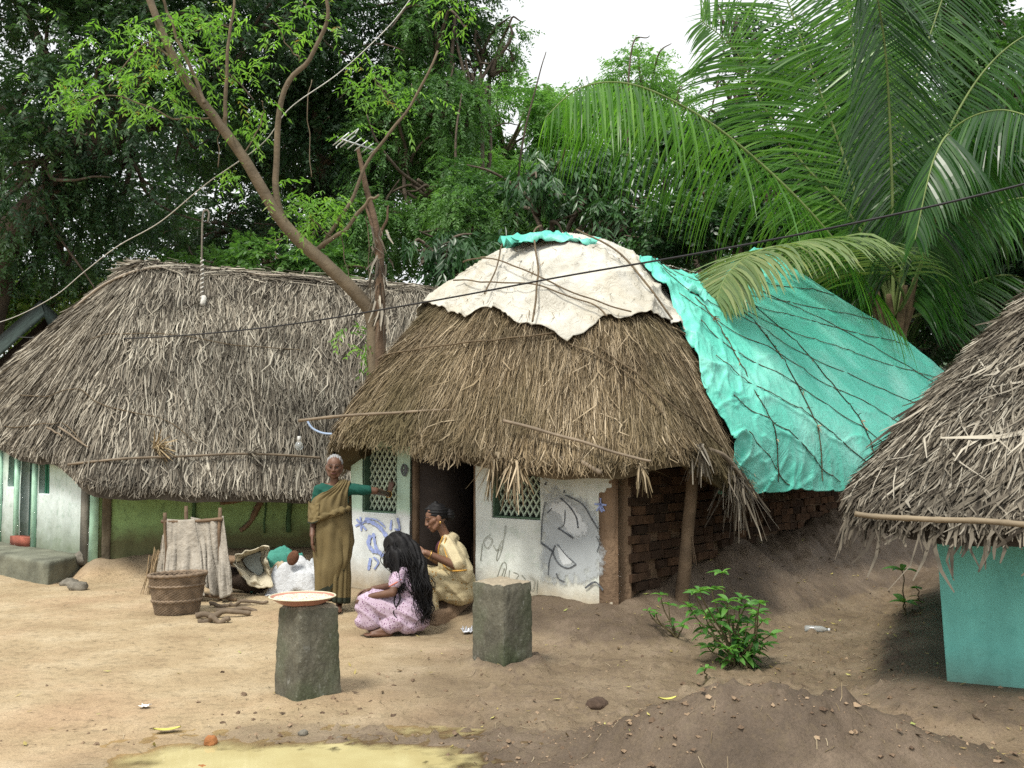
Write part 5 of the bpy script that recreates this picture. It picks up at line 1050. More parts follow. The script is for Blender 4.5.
# ================================================================ three women
SKIN = SH('dark_brown_skin'); h = SKIN; c = h.ramp(h.noise(9, 4), [(.3, (.10, .050, .031)), (.7, (.155, .080, .050))]); SKIN = h.done(c, .5, h.bump(h.noise(120, 3), .25, .003), .4)
SKIN2 = SH('brown_skin'); h = SKIN2; c = h.ramp(h.noise(9, 4), [(.3, (.15, .075, .045)), (.7, (.21, .11, .066))]); SKIN2 = h.done(c, .48, h.bump(h.noise(120, 3), .2, .003), .4)
LIP = simple('dark_lips', (.10, .035, .03), .5, .15, 20, 0); EYEW = simple('eye_white', (.085, .065, .055), .3, .05, 5, 0); EYEB = simple('dark_iris', (.01, .008, .007), .15, .1, 5, 0); BROW = simple('eyebrow_hair', (.025, .02, .018), .8, .2, 30, 0)
BLACKH = simple('black_hair', (.007, .0065, .007), .6, .4, 60, .3, 200, .004, spec=.22); GREYH = simple('grey_hair', (.26, .26, .26), .7, .3, 60, .5, 180, .006); GOLD = simple('gold_bangle', (.60, .38, .12), .3, .1, 10, 0, Metallic=.9)
def rotz(v, a): c, s = math.cos(a), math.sin(a); return np.array([v[0]*c-v[1]*s, v[0]*s+v[1]*c, v[2]])
def hand(mb, w, d, n, curl=.35, sc=1.0, thumb=1, spread=.10):
    """palm from the wrist w along d, n points out of the palm, fingers curl towards n; thumb=+-1 picks the side"""
    w = np.array(w, float); d = norm(d); n = norm(np.array(n)-d*np.dot(n, d)); s = np.cross(d, n)*thumb
    L = (.070, .078, .074, .058); off = (.027, .009, -.009, -.026)
    for k in range(4):
        b = w+s*off[k]*.55*sc+d*.012*sc; kn = w+s*off[k]*sc+d*(.086-.004*abs(k-1))*sc
        mb.caps(b, kn, .013*sc, .0115*sc, 10)
        dd = norm(d+s*spread*(1.2-.8*k)); p = kn; a = curl*.5
        for j, f in enumerate((.45, .32, .25)):
            q = norm(dd*math.cos(a)+n*math.sin(a)); e = p+q*L[k]*f*sc; mb.caps(p, e, (.0088-.0009*j)*sc, (.0082-.0011*j)*sc, 9); p = e; a += curl*.75
    t0 = w+s*.020*sc+d*.018*sc+n*.004; t1 = t0+norm(s*.75+d*.75+n*.25)*.042*sc; t2 = t1+norm(s*.35+d+n*.3)*.034*sc; t3 = t2+norm(s*.1+d+n*.45)*.024*sc
    mb.chain([t0, t1, t2, t3], [.013*sc, .0105*sc, .0088*sc, .0075*sc], 9)
def foot(mb, ankle, d, sc=1.0, side=1):
    a = np.array(ankle, float); d = norm(np.array([d[0], d[1], 0])); s = np.array([-d[1], d[0], 0])*side
    mb.caps(a+[0, 0, .0], a-d*.03+[0, 0, -.045*sc], .034*sc, .028*sc); b = a+d*.12*sc; b[2] = a[2]-.048*sc
    mb.caps(a+[0, 0, -.01], b+[0, 0, .012], .033*sc, .022*sc); mb.caps(a-d*.02+[0, 0, -.045*sc], b+s*.018*sc, .028*sc, .020*sc); mb.caps(a-d*.02+[0, 0, -.045*sc], b-s*.018*sc, .028*sc, .018*sc)
    for k, (o, L, r) in enumerate(((.030, .052, .0125), (.012, .050, .0095), (-.003, .044, .009), (-.017, .037, .0085), (-.029, .028, .008))):
        p = b+s*o*sc+d*.012; mb.caps(p, p+d*L*sc+[0, 0, -.004], r*sc*1.05, r*sc, 9)
def head(mb, c, f, up, sc=1.0):
    """skull, jaw, cheeks, nose, ears, lips; f = facing, up = crown direction; returns the frame"""
    c = np.array(c, float); f = norm(f); up = norm(np.array(up)-f*np.dot(up, f)); r = np.cross(f, up); Rm = np.stack([r, f, up], 1)
    L = lambda x, y, z: c+(r*x+f*y+up*z)*sc
    mb.ell(L(0, -.010, .022), np.array([.072, .090, .088])*sc, Rm); mb.ell(L(0, .022, -.038), np.array([.056, .058, .062])*sc, Rm)
    mb.caps(L(0, .050, -.088), L(0, .046, -.080), .024*sc, .026*sc)                                     # chin
    for e in (-1, 1):
        mb.caps(L(.034*e, .055, -.022), L(.050*e, .028, -.012), .021*sc, .022*sc); mb.caps(L(.058*e, -.01, -.035), L(.036*e, .038, -.078), .022*sc, .02*sc)
        mb.ell(L(.075*e, -.012, -.008), np.array([.010, .020, .032])*sc, Rm, 12, 8); mb.caps(L(.012*e, .078, .016), L(.044*e, .060, .016), .009*sc, .008*sc, 8)
        mb.caps(L(.012*e, .090, -.036), L(.010*e, .082, -.034), .0085*sc, .009*sc, 8)
    mb.caps(L(0, .078, .012), L(0, .094, -.030), .009*sc, .0125*sc, 9)
    mb.caps(L(-.018, .074, -.056), L(.018, .074, -.056), .0085*sc, .0085*sc, 8); mb.caps(L(-.014, .074, -.067), L(.014, .074, -.067), .009*sc, .009*sc, 8)
    return L, Rm
def face(root, L, Rm, sc=1.0, closed=False):
    for e in (-1, 1):
        if not closed:
            m = MB(); m.ell(L(.031*e, .0705, -.001), np.array([.0135, .0075, .0055])*sc, Rm, 12, 8); ey = m.build('eye', EYEW, root); m = MB(); m.ell(L(.031*e, .0775, -.001), np.array([.0066, .003, .0068])*sc, Rm, 10, 6); m.build('iris', EYEB, ey)
        else:
            m = MB(); m.tube(catmull([L(.018*e, .076, -.004), L(.031*e, .078, -.009), L(.045*e, .066, -.005)], 8), .0028*sc, 5); m.build('eyelashes', BROW, root)
        m = MB(); m.tube(catmull([L(.013*e, .088, .024), L(.031*e, .083, .030), L(.050*e, .064, .024)], 10), np.linspace(.0038, .0018, 10)*sc, 6); m.build('eyebrow', BROW, root)
    m = MB(); m.tube(catmull([L(-.022, .076, -.060), L(-.008, .0845, -.0585), L(0, .084, -.0595), L(.008, .0845, -.0585), L(.022, .076, -.060)], 14), np.array([.002]+[.0058]*12+[.002])*sc, 7); m.build('mouth', LIP, root)
def folds(k, d, amp, seed, warp=.8, fr=3.0):
    d = norm(d)
    def fn(c):
        w_ = warp*noise(c[:, 0]*fr, c[:, 1]*fr, c[:, 2]*fr, seed); q = c@d
        return amp*1.3*((1-np.abs(np.sin(q*k*.8+w_*4)))**1.6-.35)+amp*.4*noise(c[:, 0]*22, c[:, 1]*22, c[:, 2]*22, seed+2)
    return fn
def cloth(name, c, stripe=None, var=.18, dots=None, attr=False, rough=.85, sc=6):
    h = SH(name); n = h.noise(sc, 5, .6); col = h.ramp(n, [(.3, tuple(q*(1-var) for q in c)), (.7, tuple(q*(1+var) for q in c))])
    if dots:
        v = h.node('ShaderNodeTexVoronoi', Vector=h.co(), Scale=dots[0]).outputs[0]; col = h.mix(h.ramp(v, [(dots[2], 1.0), (dots[2]+.08, 0.0)]), col, dots[1])
    if stripe: col = h.mix(h.math('GREATER_THAN', h.attr('rnd'), .5), col, stripe)
    return h.done(col, rough, h.bump(h.math('ADD', h.noise(260, 2), h.math('MULTIPLY', h.noise(18, 3), .6)), .35, .008), .25)
OLIVE = cloth('olive_brown_saree', (.150, .115, .052), (.03, .036, .024)); GREENB = cloth('dark_green_blouse', (.010, .075, .055)); CREAMS = cloth('cream_saree', (.56, .48, .30), (.55, .30, .06), .14)
YELS = cloth('cream_saree_skirt', (.50, .42, .25), None, .15, (26, (.36, .20, .05), .18)); PINKD = cloth('pale_lilac_print', (.47, .37, .46), None, .10, (58, (.16, .06, .14), .24)); PLUM = cloth('plum_blouse', (.09, .03, .045))

# ---- old woman standing in a saree, hand against the wall -------------------------------------------------
fx, fy = -1.725, 9.66; fz = zg(fx, fy-.05); o = np.array([fx, fy, fz]); SCL = .985
T = lambda x, y, z: o+np.array([x, y, z])*SCL
w1 = empty('person', o, 'old woman in olive saree and green blouse standing with one palm against the wall', 'person', 'women by the doorway')
mb = MB()
mb.ell(T(0, .01, .78), (.145, .105, .13)); mb.ell(T(.0, .0, .94), (.115, .090, .13)); mb.ell(T(.01, 0, 1.09), (.132, .090, .13)); mb.caps(T(-.12, .01, 1.195), T(.14, .01, 1.20), .050, .050)
mb.caps(T(.01, .005, 1.19), T(.012, -.015, 1.335), .044, .040)
L1, R1 = head(mb, T(.012, -.022, 1.405), (.10, -1, -.05), (.02, 0, 1), 1.02)
wl_ = wallpt(393, 486, WL, WR, .015); ws = wl_+np.array([-.02, -.015, -.085])
sh = T(.165, .01, 1.19); el = T(.40, .08, 1.165); mb.chain([sh, el, ws], [.048, .036, .025])
hand(mb, ws, (.14, .0, 1), -np.array([nB[0], nB[1], 0]), .08, .95, 1, .14)
mb.chain([T(-.145, .01, 1.18), T(-.19, .02, .945), T(-.178, -.12, .745)], [.046, .035, .025]); hand(mb, T(-.178, -.124, .74), (.03, -.10, -1), (.9, .3, 0), .35, .98, -1, .05)
mb.chain([T(.075, .01, .74), T(.075, -.01, .42), T(.065, .02, .075)], [.085, .058, .032]); foot(mb, T(.065, .02, .075), (.12, -1), 1.0, -1)
mb.chain([T(-.075, .02, .74), T(-.10, .03, .42), T(-.135, .10, .085)], [.085, .058, .032]); foot(mb, T(-.135, .10, .085), (-1, -.25), 1.0, 1)
bd = mb.build('body', SKIN, w1); remesh(bd, .0055, 8)
face(w1, L1, R1, 1.02)
m = MB(); Hc = L1(0, -.022, .037); m.ell(Hc, (.079, .088, .084)); m.ell(L1(0, -.105, .0), (.045, .035, .045)); 
hr = m.build('hair', GREYH, w1); remesh(hr, .006, 2, lambda c: .003*np.sin((c[:, 0]-Hc[0])*260+4*noise(c[:, 0]*9, c[:, 1]*9, c[:, 2]*9))-.03*(sstep(-.035, -.075, c[:, 1]-Hc[1])*sstep(.05, -.01, c[:, 2]-Hc[2])))
m = MB(); m.ell(T(.005, .0, 1.08), (.146, .104, .155)); m.caps(T(-.12, .01, 1.185), T(.14, .01, 1.19), .060, .060); m.caps(T(.16, .01, 1.185), sh*.30+el*.70, .060, .050); m.caps(T(-.14, .01, 1.175), T(-.178, .025, 1.0), .060, .052)
bl_ = m.build('blouse', GREENB, w1); remesh(bl_, .008, 4, folds(60, (.4, .2, 1), .004, 5))
# saree: pleated skirt, an outer wrap with a dark border, and the end drawn over the left shoulder
def ringloft(zs, cx, cy, rx, ry, nf, amp, seed, n=120, a0=0., a1=2*np.pi, hem=None, closed=True, ph=0):
    a = np.linspace(a0, a1, n, endpoint=not closed); g = np.zeros((n, len(zs), 3)); t = np.linspace(0, 1, len(zs))
    for j, z in enumerate(zs):
        f = amp[j]*(np.abs(np.sin(a*nf/2+ph+1.2*noise(a*1.3, 0*a+t[j]*1.5, 0, seed)))**.8-.4)+amp[j]*.8*noise(np.cos(a)*3, np.sin(a)*3, t[j]*4, seed+1)
        zz = z+(hem(a)*t[j]**2 if hem else 0)
        g[:, j] = np.stack([cx[j]+(rx[j]+f)*np.cos(a), cy[j]+(ry[j]+f)*np.sin(a), zz+0*a], -1)
    return o+g*SCL
K = 40; t = np.linspace(0, 1, K); I = lambda *v: np.interp(t, np.linspace(0, 1, len(v)), v)
m = MB(); g = ringloft(np.linspace(1.0, .09, K), I(0, 0, .0, .005, .01), I(.0, .01, .01, .0, .01), I(.128, .165, .168, .150, .138), I(.10, .125, .125, .115, .115), 15, I(.004, .010, .018, .026, .030), 3, hem=lambda a: -.03*np.cos(a)+.02)
rn = np.repeat(np.zeros(120)[:, None], K, 1); rn[:, -3:] = 1; m.grid(g, closed=True, rnd=rn.ravel()); sk1 = solidify(m.build('saree_skirt', OLIVE, w1), .004)
m = MB(); g = ringloft(np.linspace(.99, .26, K), I(0, 0, .0, .0, -.01), I(-.0, .005, .005, .0, .0), I(.132, .168, .172, .164, .152), I(.112, .136, .138, .132, .126), 7, I(.006, .020, .030, .034, .034), 23, 130, hem=lambda a: .16*np.cos(a-.2)*np.where(np.cos(a) > 0, 1.35, .6)-.02, ph=.6)
q = np.linspace(0, 1, K); rn = np.repeat(((q > .93)*1.)[None], 130, 0); rn[:, K-1] = 0; rn = np.where((q > .935) & (q < .985), 1., 0.)[None]+np.zeros((130, 1)); m.grid(g, closed=True, rnd=rn.ravel()); solidify(m.build('saree_wrap', OLIVE, w1), .004)
# the drape over the chest: from the right hip, across, over the left shoulder and down the back
def strip(rows, cols, ofs, seed, namp=.012, nf=5):
    rows = [catmull(r, cols) for r in rows]; rows = np.stack(rows, 0); g = np.stack([catmull(rows[:, k], 34) for k in range(cols)], 1)
    U, V = np.meshgrid(np.linspace(0, 1, 34), np.linspace(0, 1, cols), indexing='ij'); n_ = norm(np.cross(np.gradient(g, axis=0), np.gradient(g, axis=1)))
    return g+n_*(namp*(np.abs(np.sin(V*nf*np.pi+1.5*noise(U*2, V*2, 0, seed)))-.5)+.4*namp*noise(U*9, V*9, 0, seed+1))[..., None]*ofs
TR = lambda *q: [T(*z) for z in q]
rows = [TR((-.195, .06, .90), (-.17, -.09, .86), (-.05, -.15, .90), (.10, -.14, .95), (.155, -.03, .99)),
        TR((-.205, .06, 1.0), (-.18, -.10, .98), (-.07, -.15, .99), (.07, -.14, 1.01), (.15, -.05, 1.05)),
        TR((-.17, .03, 1.10), (-.14, -.10, 1.09), (-.04, -.135, 1.10), (.08, -.12, 1.11), (.155, -.04, 1.13)),
        TR((-.05, -.10, 1.165), (-.02, -.112, 1.16), (.04, -.115, 1.17), (.10, -.10, 1.175), (.16, -.03, 1.20)),
        TR((.045, -.07, 1.235), (.07, -.075, 1.235), (.10, -.065, 1.245), (.13, -.045, 1.25), (.165, -.01, 1.245)),
        TR((.05, .02, 1.268), (.075, .02, 1.268), (.10, .025, 1.266), (.13, .025, 1.26), (.165, .03, 1.24)),
        TR((.02, .12, 1.15), (.05, .125, 1.14), (.09, .12, 1.15), (.13, .11, 1.15), (.16, .09, 1.14)),
        TR((.0, .16, .85), (.05, .165, .84), (.09, .16, .85), (.13, .15, .85), (.16, .13, .84))]
m = MB(); g = strip(rows, 40, 1, 7, .026, 7); V_ = np.linspace(0, 1, 40); m.grid(g, rnd=(np.where(V_ < .06, 1., 0.)[None]+np.zeros((34, 1))).ravel()); solidify(m.build('saree_drape', OLIVE, w1), .005)
# bunched roll at the waist, and the fall over the right arm
m = MB(); m.tube(catmull(TR((-.19, .03, .93), (-.13, -.13, .92), (.0, -.165, .955), (.11, -.135, .985), (.155, -.02, 1.0)), 40), [.024+.010*math.sin(k*.9) for k in range(40)], 10); m.tube(catmull(TR((-.18, .0, .875), (-.10, -.15, .90), (.03, -.165, .975), (.12, -.12, 1.02)), 40), [.016+.006*math.sin(k*1.3) for k in range(40)], 10)
remesh(m.build('waist_roll', OLIVE, w1), .008, 2, folds(90, (.3, 0, 1), .004, 9))
rows = [TR((-.235, .05, 1.07), (-.225, -.06, 1.06), (-.165, -.115, 1.05), (-.11, -.13, 1.06)), TR((-.24, .06, .98), (-.235, -.06, .96), (-.17, -.14, .95), (-.11, -.145, .97)), TR((-.235, .06, .89), (-.23, -.07, .87), (-.175, -.155, .86), (-.12, -.16, .88))]
m = MB(); g = strip(rows, 24, 1, 17, .014, 3); rn = np.where(np.linspace(0, 1, 34) > .90, 1., 0.)[:, None]+np.zeros((1, 24)); m.grid(g, rnd=rn.ravel()); solidify(m.build('saree_end', OLIVE, w1), .005)
m = MB(); d = norm(ws-el); q = ws-d*.035; a = np.cross(d, [0, 0, 1.]); a = norm(a); b = np.cross(d, a); m.tube([q+(a*math.cos(k)+b*math.sin(k))*.032 for k in np.linspace(0, 6.29, 24)], .0045, 6); m.build('bangle', GOLD, w1)

# ---- seated woman combing, in the doorway -----------------------------------------------------------------
sx, sy = -.545, 9.16; so_ = np.array([sx, sy, .0]); S = lambda x, y, z: so_+np.array([x, y, z])
w2 = empty('person', S(0, 0, .2), 'woman in cream saree sitting on the doorstep, hands in the hair of another', 'person', 'women by the doorway')
mb = MB()
mb.ell(S(.05, .03, .34), (.15, .17, .13)); mb.ell(S(.03, .03, .48), (.115, .135, .14)); mb.ell(S(.0, .02, .62), (.112, .14, .13)); mb.caps(S(-.025, -.115, .725), S(-.025, .155, .725), .055, .055); mb.caps(S(-.035, .015, .72), S(-.105, .0, .87), .047, .042)
L2, R2 = head(mb, S(-.152, -.005, .945), (-1, -.30, -.30), (-.2, 0, 1), 1.08)
mb.chain([S(-.02, -.14, .715), S(.045, -.225, .54), S(-.215, -.30, .66)], [.052, .042, .029]); hand(mb, S(-.22, -.302, .662), (-1, -.10, .12), (-.15, .9, -.45), .45, 1.02, -1, .12)
mb.chain([S(-.03, .16, .71), S(-.09, .20, .50), S(-.25, .03, .62)], [.052, .042, .029]); hand(mb, S(-.255, .025, .623), (-1, -.5, .15), (-.1, -.9, -.3), .4, 1.02, 1, .1)
for e in (-1, 1): mb.chain([S(.05, .03+.085*e, .33), S(-.27, .01+.11*e, .42), S(-.22, -.01+.09*e, .12)], [.09, .062, .035]); foot(mb, S(-.22, -.01+.09*e, .115), (-1, -.1), 1.05, e)
bd = mb.build('body', SKIN2, w2); remesh(bd, .0055, 5); face(w2, L2, R2, 1.08, True)
m = MB(); Hc2 = L2(0, -.024, .034); m.ell(Hc2, np.array([.080, .096, .082])*1.08, R2); m.ell(L2(0, -.120, -.01), np.array([.05, .045, .055])*1.08, R2); m.caps(L2(0, .055, .085), L2(0, -.03, .11), .022, .03)
hr = m.build('hair', BLACKH, w2); remesh(hr, .006, 2, lambda c: .0025*np.sin(c[:, 2]*240+4*noise(c[:, 0]*9, c[:, 1]*9, c[:, 2]*9)))
m = MB(); q = L2(-.077, -.012, -.042); m.ell(q, (.010, .008, .012), None, 10, 8); m.build('earring', GOLD, w2)
m = MB(); m.ell(S(-.0, .02, .60), (.124, .152, .15)); m.caps(S(-.03, -.10, .72), S(-.03, .15, .72), .064, .062); m.caps(S(-.03, .15, .70), S(-.085, .195, .53), .062, .052); m.caps(S(-.09, -.04, .70), S(-.10, .04, .66), .05, .06); remesh(m.build('blouse', PLUM, w2), .008, 4)
# upper drape: covers the near shoulder, the upper arm to the elbow and the back
m = MB(); m.ell(S(.02, .0, .58), (.128, .158, .165)); m.caps(S(-.025, -.10, .735), S(-.01, .10, .74), .068, .066); m.caps(S(-.02, -.135, .70), S(.055, -.205, .565), .074, .078); m.caps(S(.04, -.10, .60), S(.10, -.12, .46), .11, .10); m.caps(S(-.04, -.10, .66), S(-.05, .06, .52), .075, .09); m.ell(S(.06, .02, .42), (.14, .165, .10))
up_ = m.build('saree_drape', CREAMS, w2); remesh(up_, .0085, 4, folds(46, (.75, .3, .6), .010, 25, .9, 2.6))
m = MB(); m.tube(catmull([S(-.075, -.14, .79), S(-.115, -.13, .68), S(-.10, -.13, .58), S(-.02, -.20, .50), S(.07, -.28, .50), S(.14, -.22, .50)], 40), .0075, 7); m.tube(catmull([S(-.045, -.165, .785), S(-.06, -.19, .70), S(-.03, -.235, .61)], 24), .006, 6); m.build('saree_border', simple('orange_border', (.50, .27, .05), .85, .2, 20, .2), up_)
m = MB(); m.ell(S(.055, .02, .34), (.165, .19, .145))
for e in (-1, 1): m.caps(S(.05, .02+.09*e, .345), S(-.25, .01+.115*e, .425), .115, .088); m.caps(S(-.25, .01+.115*e, .42), S(-.20, -.01+.10*e, .15), .092, .095)
m.caps(S(-.1, -.06, .33), S(-.15, .10, .30), .12, .12); m.caps(S(.10, -.05, .27), S(.0, -.06, .27), .11, .10)
remesh(m.build('saree_skirt', YELS, w2), .009, 4, folds(40, (.5, .6, .55), .009, 35, 1.0, 2.4))
m = MB(); d = norm(S(-.215, -.30, .66)-S(.045, -.225, .54)); q = S(-.215, -.30, .66)-d*.04; a = norm(np.cross(d, [0, 0, 1.])); b = np.cross(d, a); m.tube([q+(a*math.cos(k)+b*math.sin(k))*.035 for k in np.linspace(0, 6.29, 24)], .005, 6); m.build('bangle', GOLD, w2)

# ---- girl squatting on the ground, long loose black hair ------------------------------------------------
gx_, gy_ = -.965, 8.62; g0 = np.array([gx_, gy_, zg(gx_, gy_)]); Q = lambda x, y, z: g0+np.array([x, y, z])
w3 = empty('person', g0, 'girl in lilac print dress squatting on the ground, long loose black hair', 'person', 'women by the doorway')
mb = MB()
mb.ell(Q(.10, .0, .20), (.15, .165, .13)); mb.ell(Q(.075, 0, .33), (.115, .13, .12)); mb.ell(Q(.04, 0, .46), (.11, .132, .12)); mb.caps(Q(.03, -.115, .555), Q(.03, .12, .555), .05, .05); mb.caps(Q(.03, 0, .56), Q(-.005, 0, .655), .044, .04)
L3, R3 = head(mb, Q(-.035, 0, .715), (-1, .18, -.30), (-.2, 0, 1), 1.04)
mb.chain([Q(.02, -.135, .545), Q(-.035, -.205, .375), Q(-.225, -.15, .335)], [.044, .036, .026]); hand(mb, Q(-.228, -.15, .335), (-1, .1, -.2), (0, .3, -1), .5, .95, -1)
mb.chain([Q(.02, .135, .545), Q(-.06, .2, .38), Q(-.24, .12, .36)], [.044, .036, .026]); hand(mb, Q(-.243, .12, .36), (-1, -.1, -.2), (0, -.3, -1), .5, .95, 1)
for e in (-1, 1): mb.chain([Q(.08, .085*e, .19), Q(-.27, .115*e, .30), Q(-.09, .115*e, .07)], [.085, .058, .034]); foot(mb, Q(-.09, -.02+.12*e, .07), (-1, -.15), .98, e)
bd = mb.build('body', SKIN, w3); remesh(bd, .0055, 5); face(w3, L3, R3, 1.04, True)
m = MB(); m.ell(Q(.07, 0, .36), (.135, .15, .17)); m.ell(Q(.04, 0, .47), (.128, .148, .12)); m.caps(Q(.03, -.11, .555), Q(.03, .115, .555), .060, .060); m.caps(Q(.02, -.13, .54), Q(-.012, -.175, .455), .060, .058); m.caps(Q(.02, .13, .54), Q(-.02, .175, .46), .060, .058); m.ell(Q(.10, 0, .24), (.165, .18, .15))
remesh(m.build('dress_top', PINKD, w3), .008, 4, folds(48, (.6, .2, .7), .007, 45, .8))
m = MB(); m.tube([Q(-.012, -.175, .455)+norm(np.array([.3, -.8, .5]))*0+np.array([.057*math.cos(k)*.9, .03*math.cos(k)*0+.05*math.sin(k), .03*math.cos(k)]) for k in np.linspace(0, 6.29, 24)], .007, 6); m.build('sleeve_trim', simple('coral_trim', (.50, .16, .12), .85, .15, 20, .1), w3)
m = MB(); m.ell(Q(.09, .0, .19), (.18, .20, .16))
for e in (-1, 1): m.caps(Q(.07, .09*e, .20), Q(-.255, .115*e, .285), .125, .085); m.caps(Q(-.265, .115*e, .28), Q(-.22, .12*e, .13), .085, .085)
m.caps(Q(-.28, -.10, .25), Q(-.29, .10, .25), .085, .085); m.caps(Q(.02, -.12, .14), Q(-.06, -.13, .11), .10, .085); m.caps(Q(.18, -.04, .12), Q(.08, -.12, .09), .09, .08); m.caps(Q(-.26, -.12, .17), Q(-.30, -.12, .12), .075, .06)
remesh(m.build('dress_skirt', PINKD, w3), .009, 4, folds(44, (.6, .5, .6), .007, 55, 1.0, 2.6))
# hair: a full mass over the head and down the back, built of wavy locks
m = MB(); m.ell(L3(0, -.025, .040), np.array([.100, .108, .100])*1.04, R3); m.ell(L3(0, -.08, .0), np.array([.105, .08, .115])*1.04, R3); m.chain([Q(.06, -.01, .70), Q(.14, -.04, .56), Q(.19, -.06, .38), Q(.20, -.07, .20), Q(.18, -.08, .12)], [.115, .105, .095, .075, .035]); m.chain([Q(-.05, -.07, .70), Q(-.075, -.10, .61)], [.06, .045]); m.chain([Q(.0, -.10, .68), Q(-.0, -.15, .56), Q(.01, -.165, .44)], [.065, .045, .025])
hm = m.build('hair', BLACKH, w3); remesh(hm, .008, 3, lambda c: .007*np.sin((c[:, 0]*.8+c[:, 1]*.6)*120+5*noise(c[:, 0]*6, c[:, 1]*6, c[:, 2]*6))+.006*noise(c[:, 0]*25, c[:, 1]*25, c[:, 2]*9))
m = MB(); gg = np.random.default_rng(91)
for k in range(520):
    a = gg.uniform(-2.6, 1.2); e = gg.uniform(.1, 1.0); s0 = L3(.098*math.sin(a)*e, -.03+.10*math.cos(a)*e*(-1), .135*math.sqrt(max(0, 1-e*e))*.9+.02)
    if gg.random() < .72: path = [s0, Q(.10+gg.normal(0, .05), -.02+gg.normal(0, .075), .62), Q(.17+gg.normal(0, .05), -.06+gg.normal(0, .07), .42), Q(.20+gg.normal(0, .045), -.07+gg.normal(0, .065), .24), Q(.19+gg.normal(0, .045), -.08+gg.normal(0, .05), .09+.08*gg.random())]
    else: path = [s0, Q(-.02+gg.normal(0, .04), -.12+gg.normal(0, .02), .64), Q(.0+gg.normal(0, .022), -.165+gg.normal(0, .018), .50), Q(.01+gg.normal(0, .03), -.17+gg.normal(0, .02), .36+.06*gg.random())]
    q = catmull(path, 26); tt = np.linspace(0, 1, 26); ph = gg.random()*6; q = q+np.stack([np.sin(tt*22+ph), np.cos(tt*19+ph), 0*tt], -1)*.010*tt[:, None]; m.tube(q, np.linspace(.0042, .0016, 26), 4)
m.build('locks', BLACKH, hm)
for pts in ([Q(.0, -.165, .42), Q(.03, -.19, .33), Q(.0, -.20, .26), Q(-.025, -.205, .21), Q(.005, -.21, .17)], [Q(-.0, -.17, .40), Q(-.02, -.195, .30), Q(.005, -.21, .24)]):
    mm = MB(); mm.tube(catmull(pts, 24), np.linspace(.010, .003, 24), 6); mm.build('lock', BLACKH, hm)
# ================================================================ trees
BARK = simple('rough_bark', (.10, .08, .06), .95, .4, 3, .9, 18, .03)
BARK2 = simple('smooth_grey_brown_bark', (.145, .115, .078), .9, .3, 5, .7, 22, .012)
LF_DARK = leaf_mat('dark_feathery_leaves', [(0, (.014, .036, .018)), (.5, (.030, .072, .030)), (1, (.065, .135, .045))], .30)
LF_MID = leaf_mat('green_feathery_leaves', [(0, (.028, .075, .022)), (.5, (.06, .145, .037)), (1, (.12, .25, .06))], .42)
LF_LIGHT = leaf_mat('light_bamboo_leaves', [(0, (.06, .15, .04)), (.5, (.12, .26, .065)), (1, (.20, .38, .10))], .45)
LF_MID2 = leaf_mat('soft_green_feathery_leaves', [(0, (.035, .09, .03)), (.5, (.075, .17, .05)), (1, (.14, .28, .08))], .42)
LF_NEEM = leaf_mat('fresh_neem_leaves', [(0, (.09, .21, .035)), (.6, (.17, .35, .06)), (.93, (.27, .47, .10)), (1, (.28, .19, .07))], .5)
LF_BROAD = leaf_mat('glossy_broad_leaves', [(0, (.014, .045, .016)), (.6, (.03, .085, .026)), (1, (.07, .16, .05))], .22, .35, .5)
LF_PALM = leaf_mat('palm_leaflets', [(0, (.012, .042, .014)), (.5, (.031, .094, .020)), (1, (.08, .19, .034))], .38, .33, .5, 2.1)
LF_PALMB = leaf_mat('sunlit_tint_palm_leaflets', [(0, (.035, .10, .02)), (.5, (.085, .21, .03)), (1, (.17, .33, .05))], .5, .33, .5, 2.1)  # brighter copy of the palm leaflets, backlight painted into the colour
LF_PALMY = leaf_mat('yellowing_palm_leaflets', [(0, (.09, .14, .05)), (.5, (.16, .22, .08)), (1, (.27, .28, .11))], .30, .4, .5)
LF_SUN = leaf_mat('yellow_green_leaves', [(0, (.06, .13, .03)), (.5, (.16, .26, .06)), (1, (.34, .42, .14))], .45)  # yellow-green with the sunlight of the clearing painted into the tone

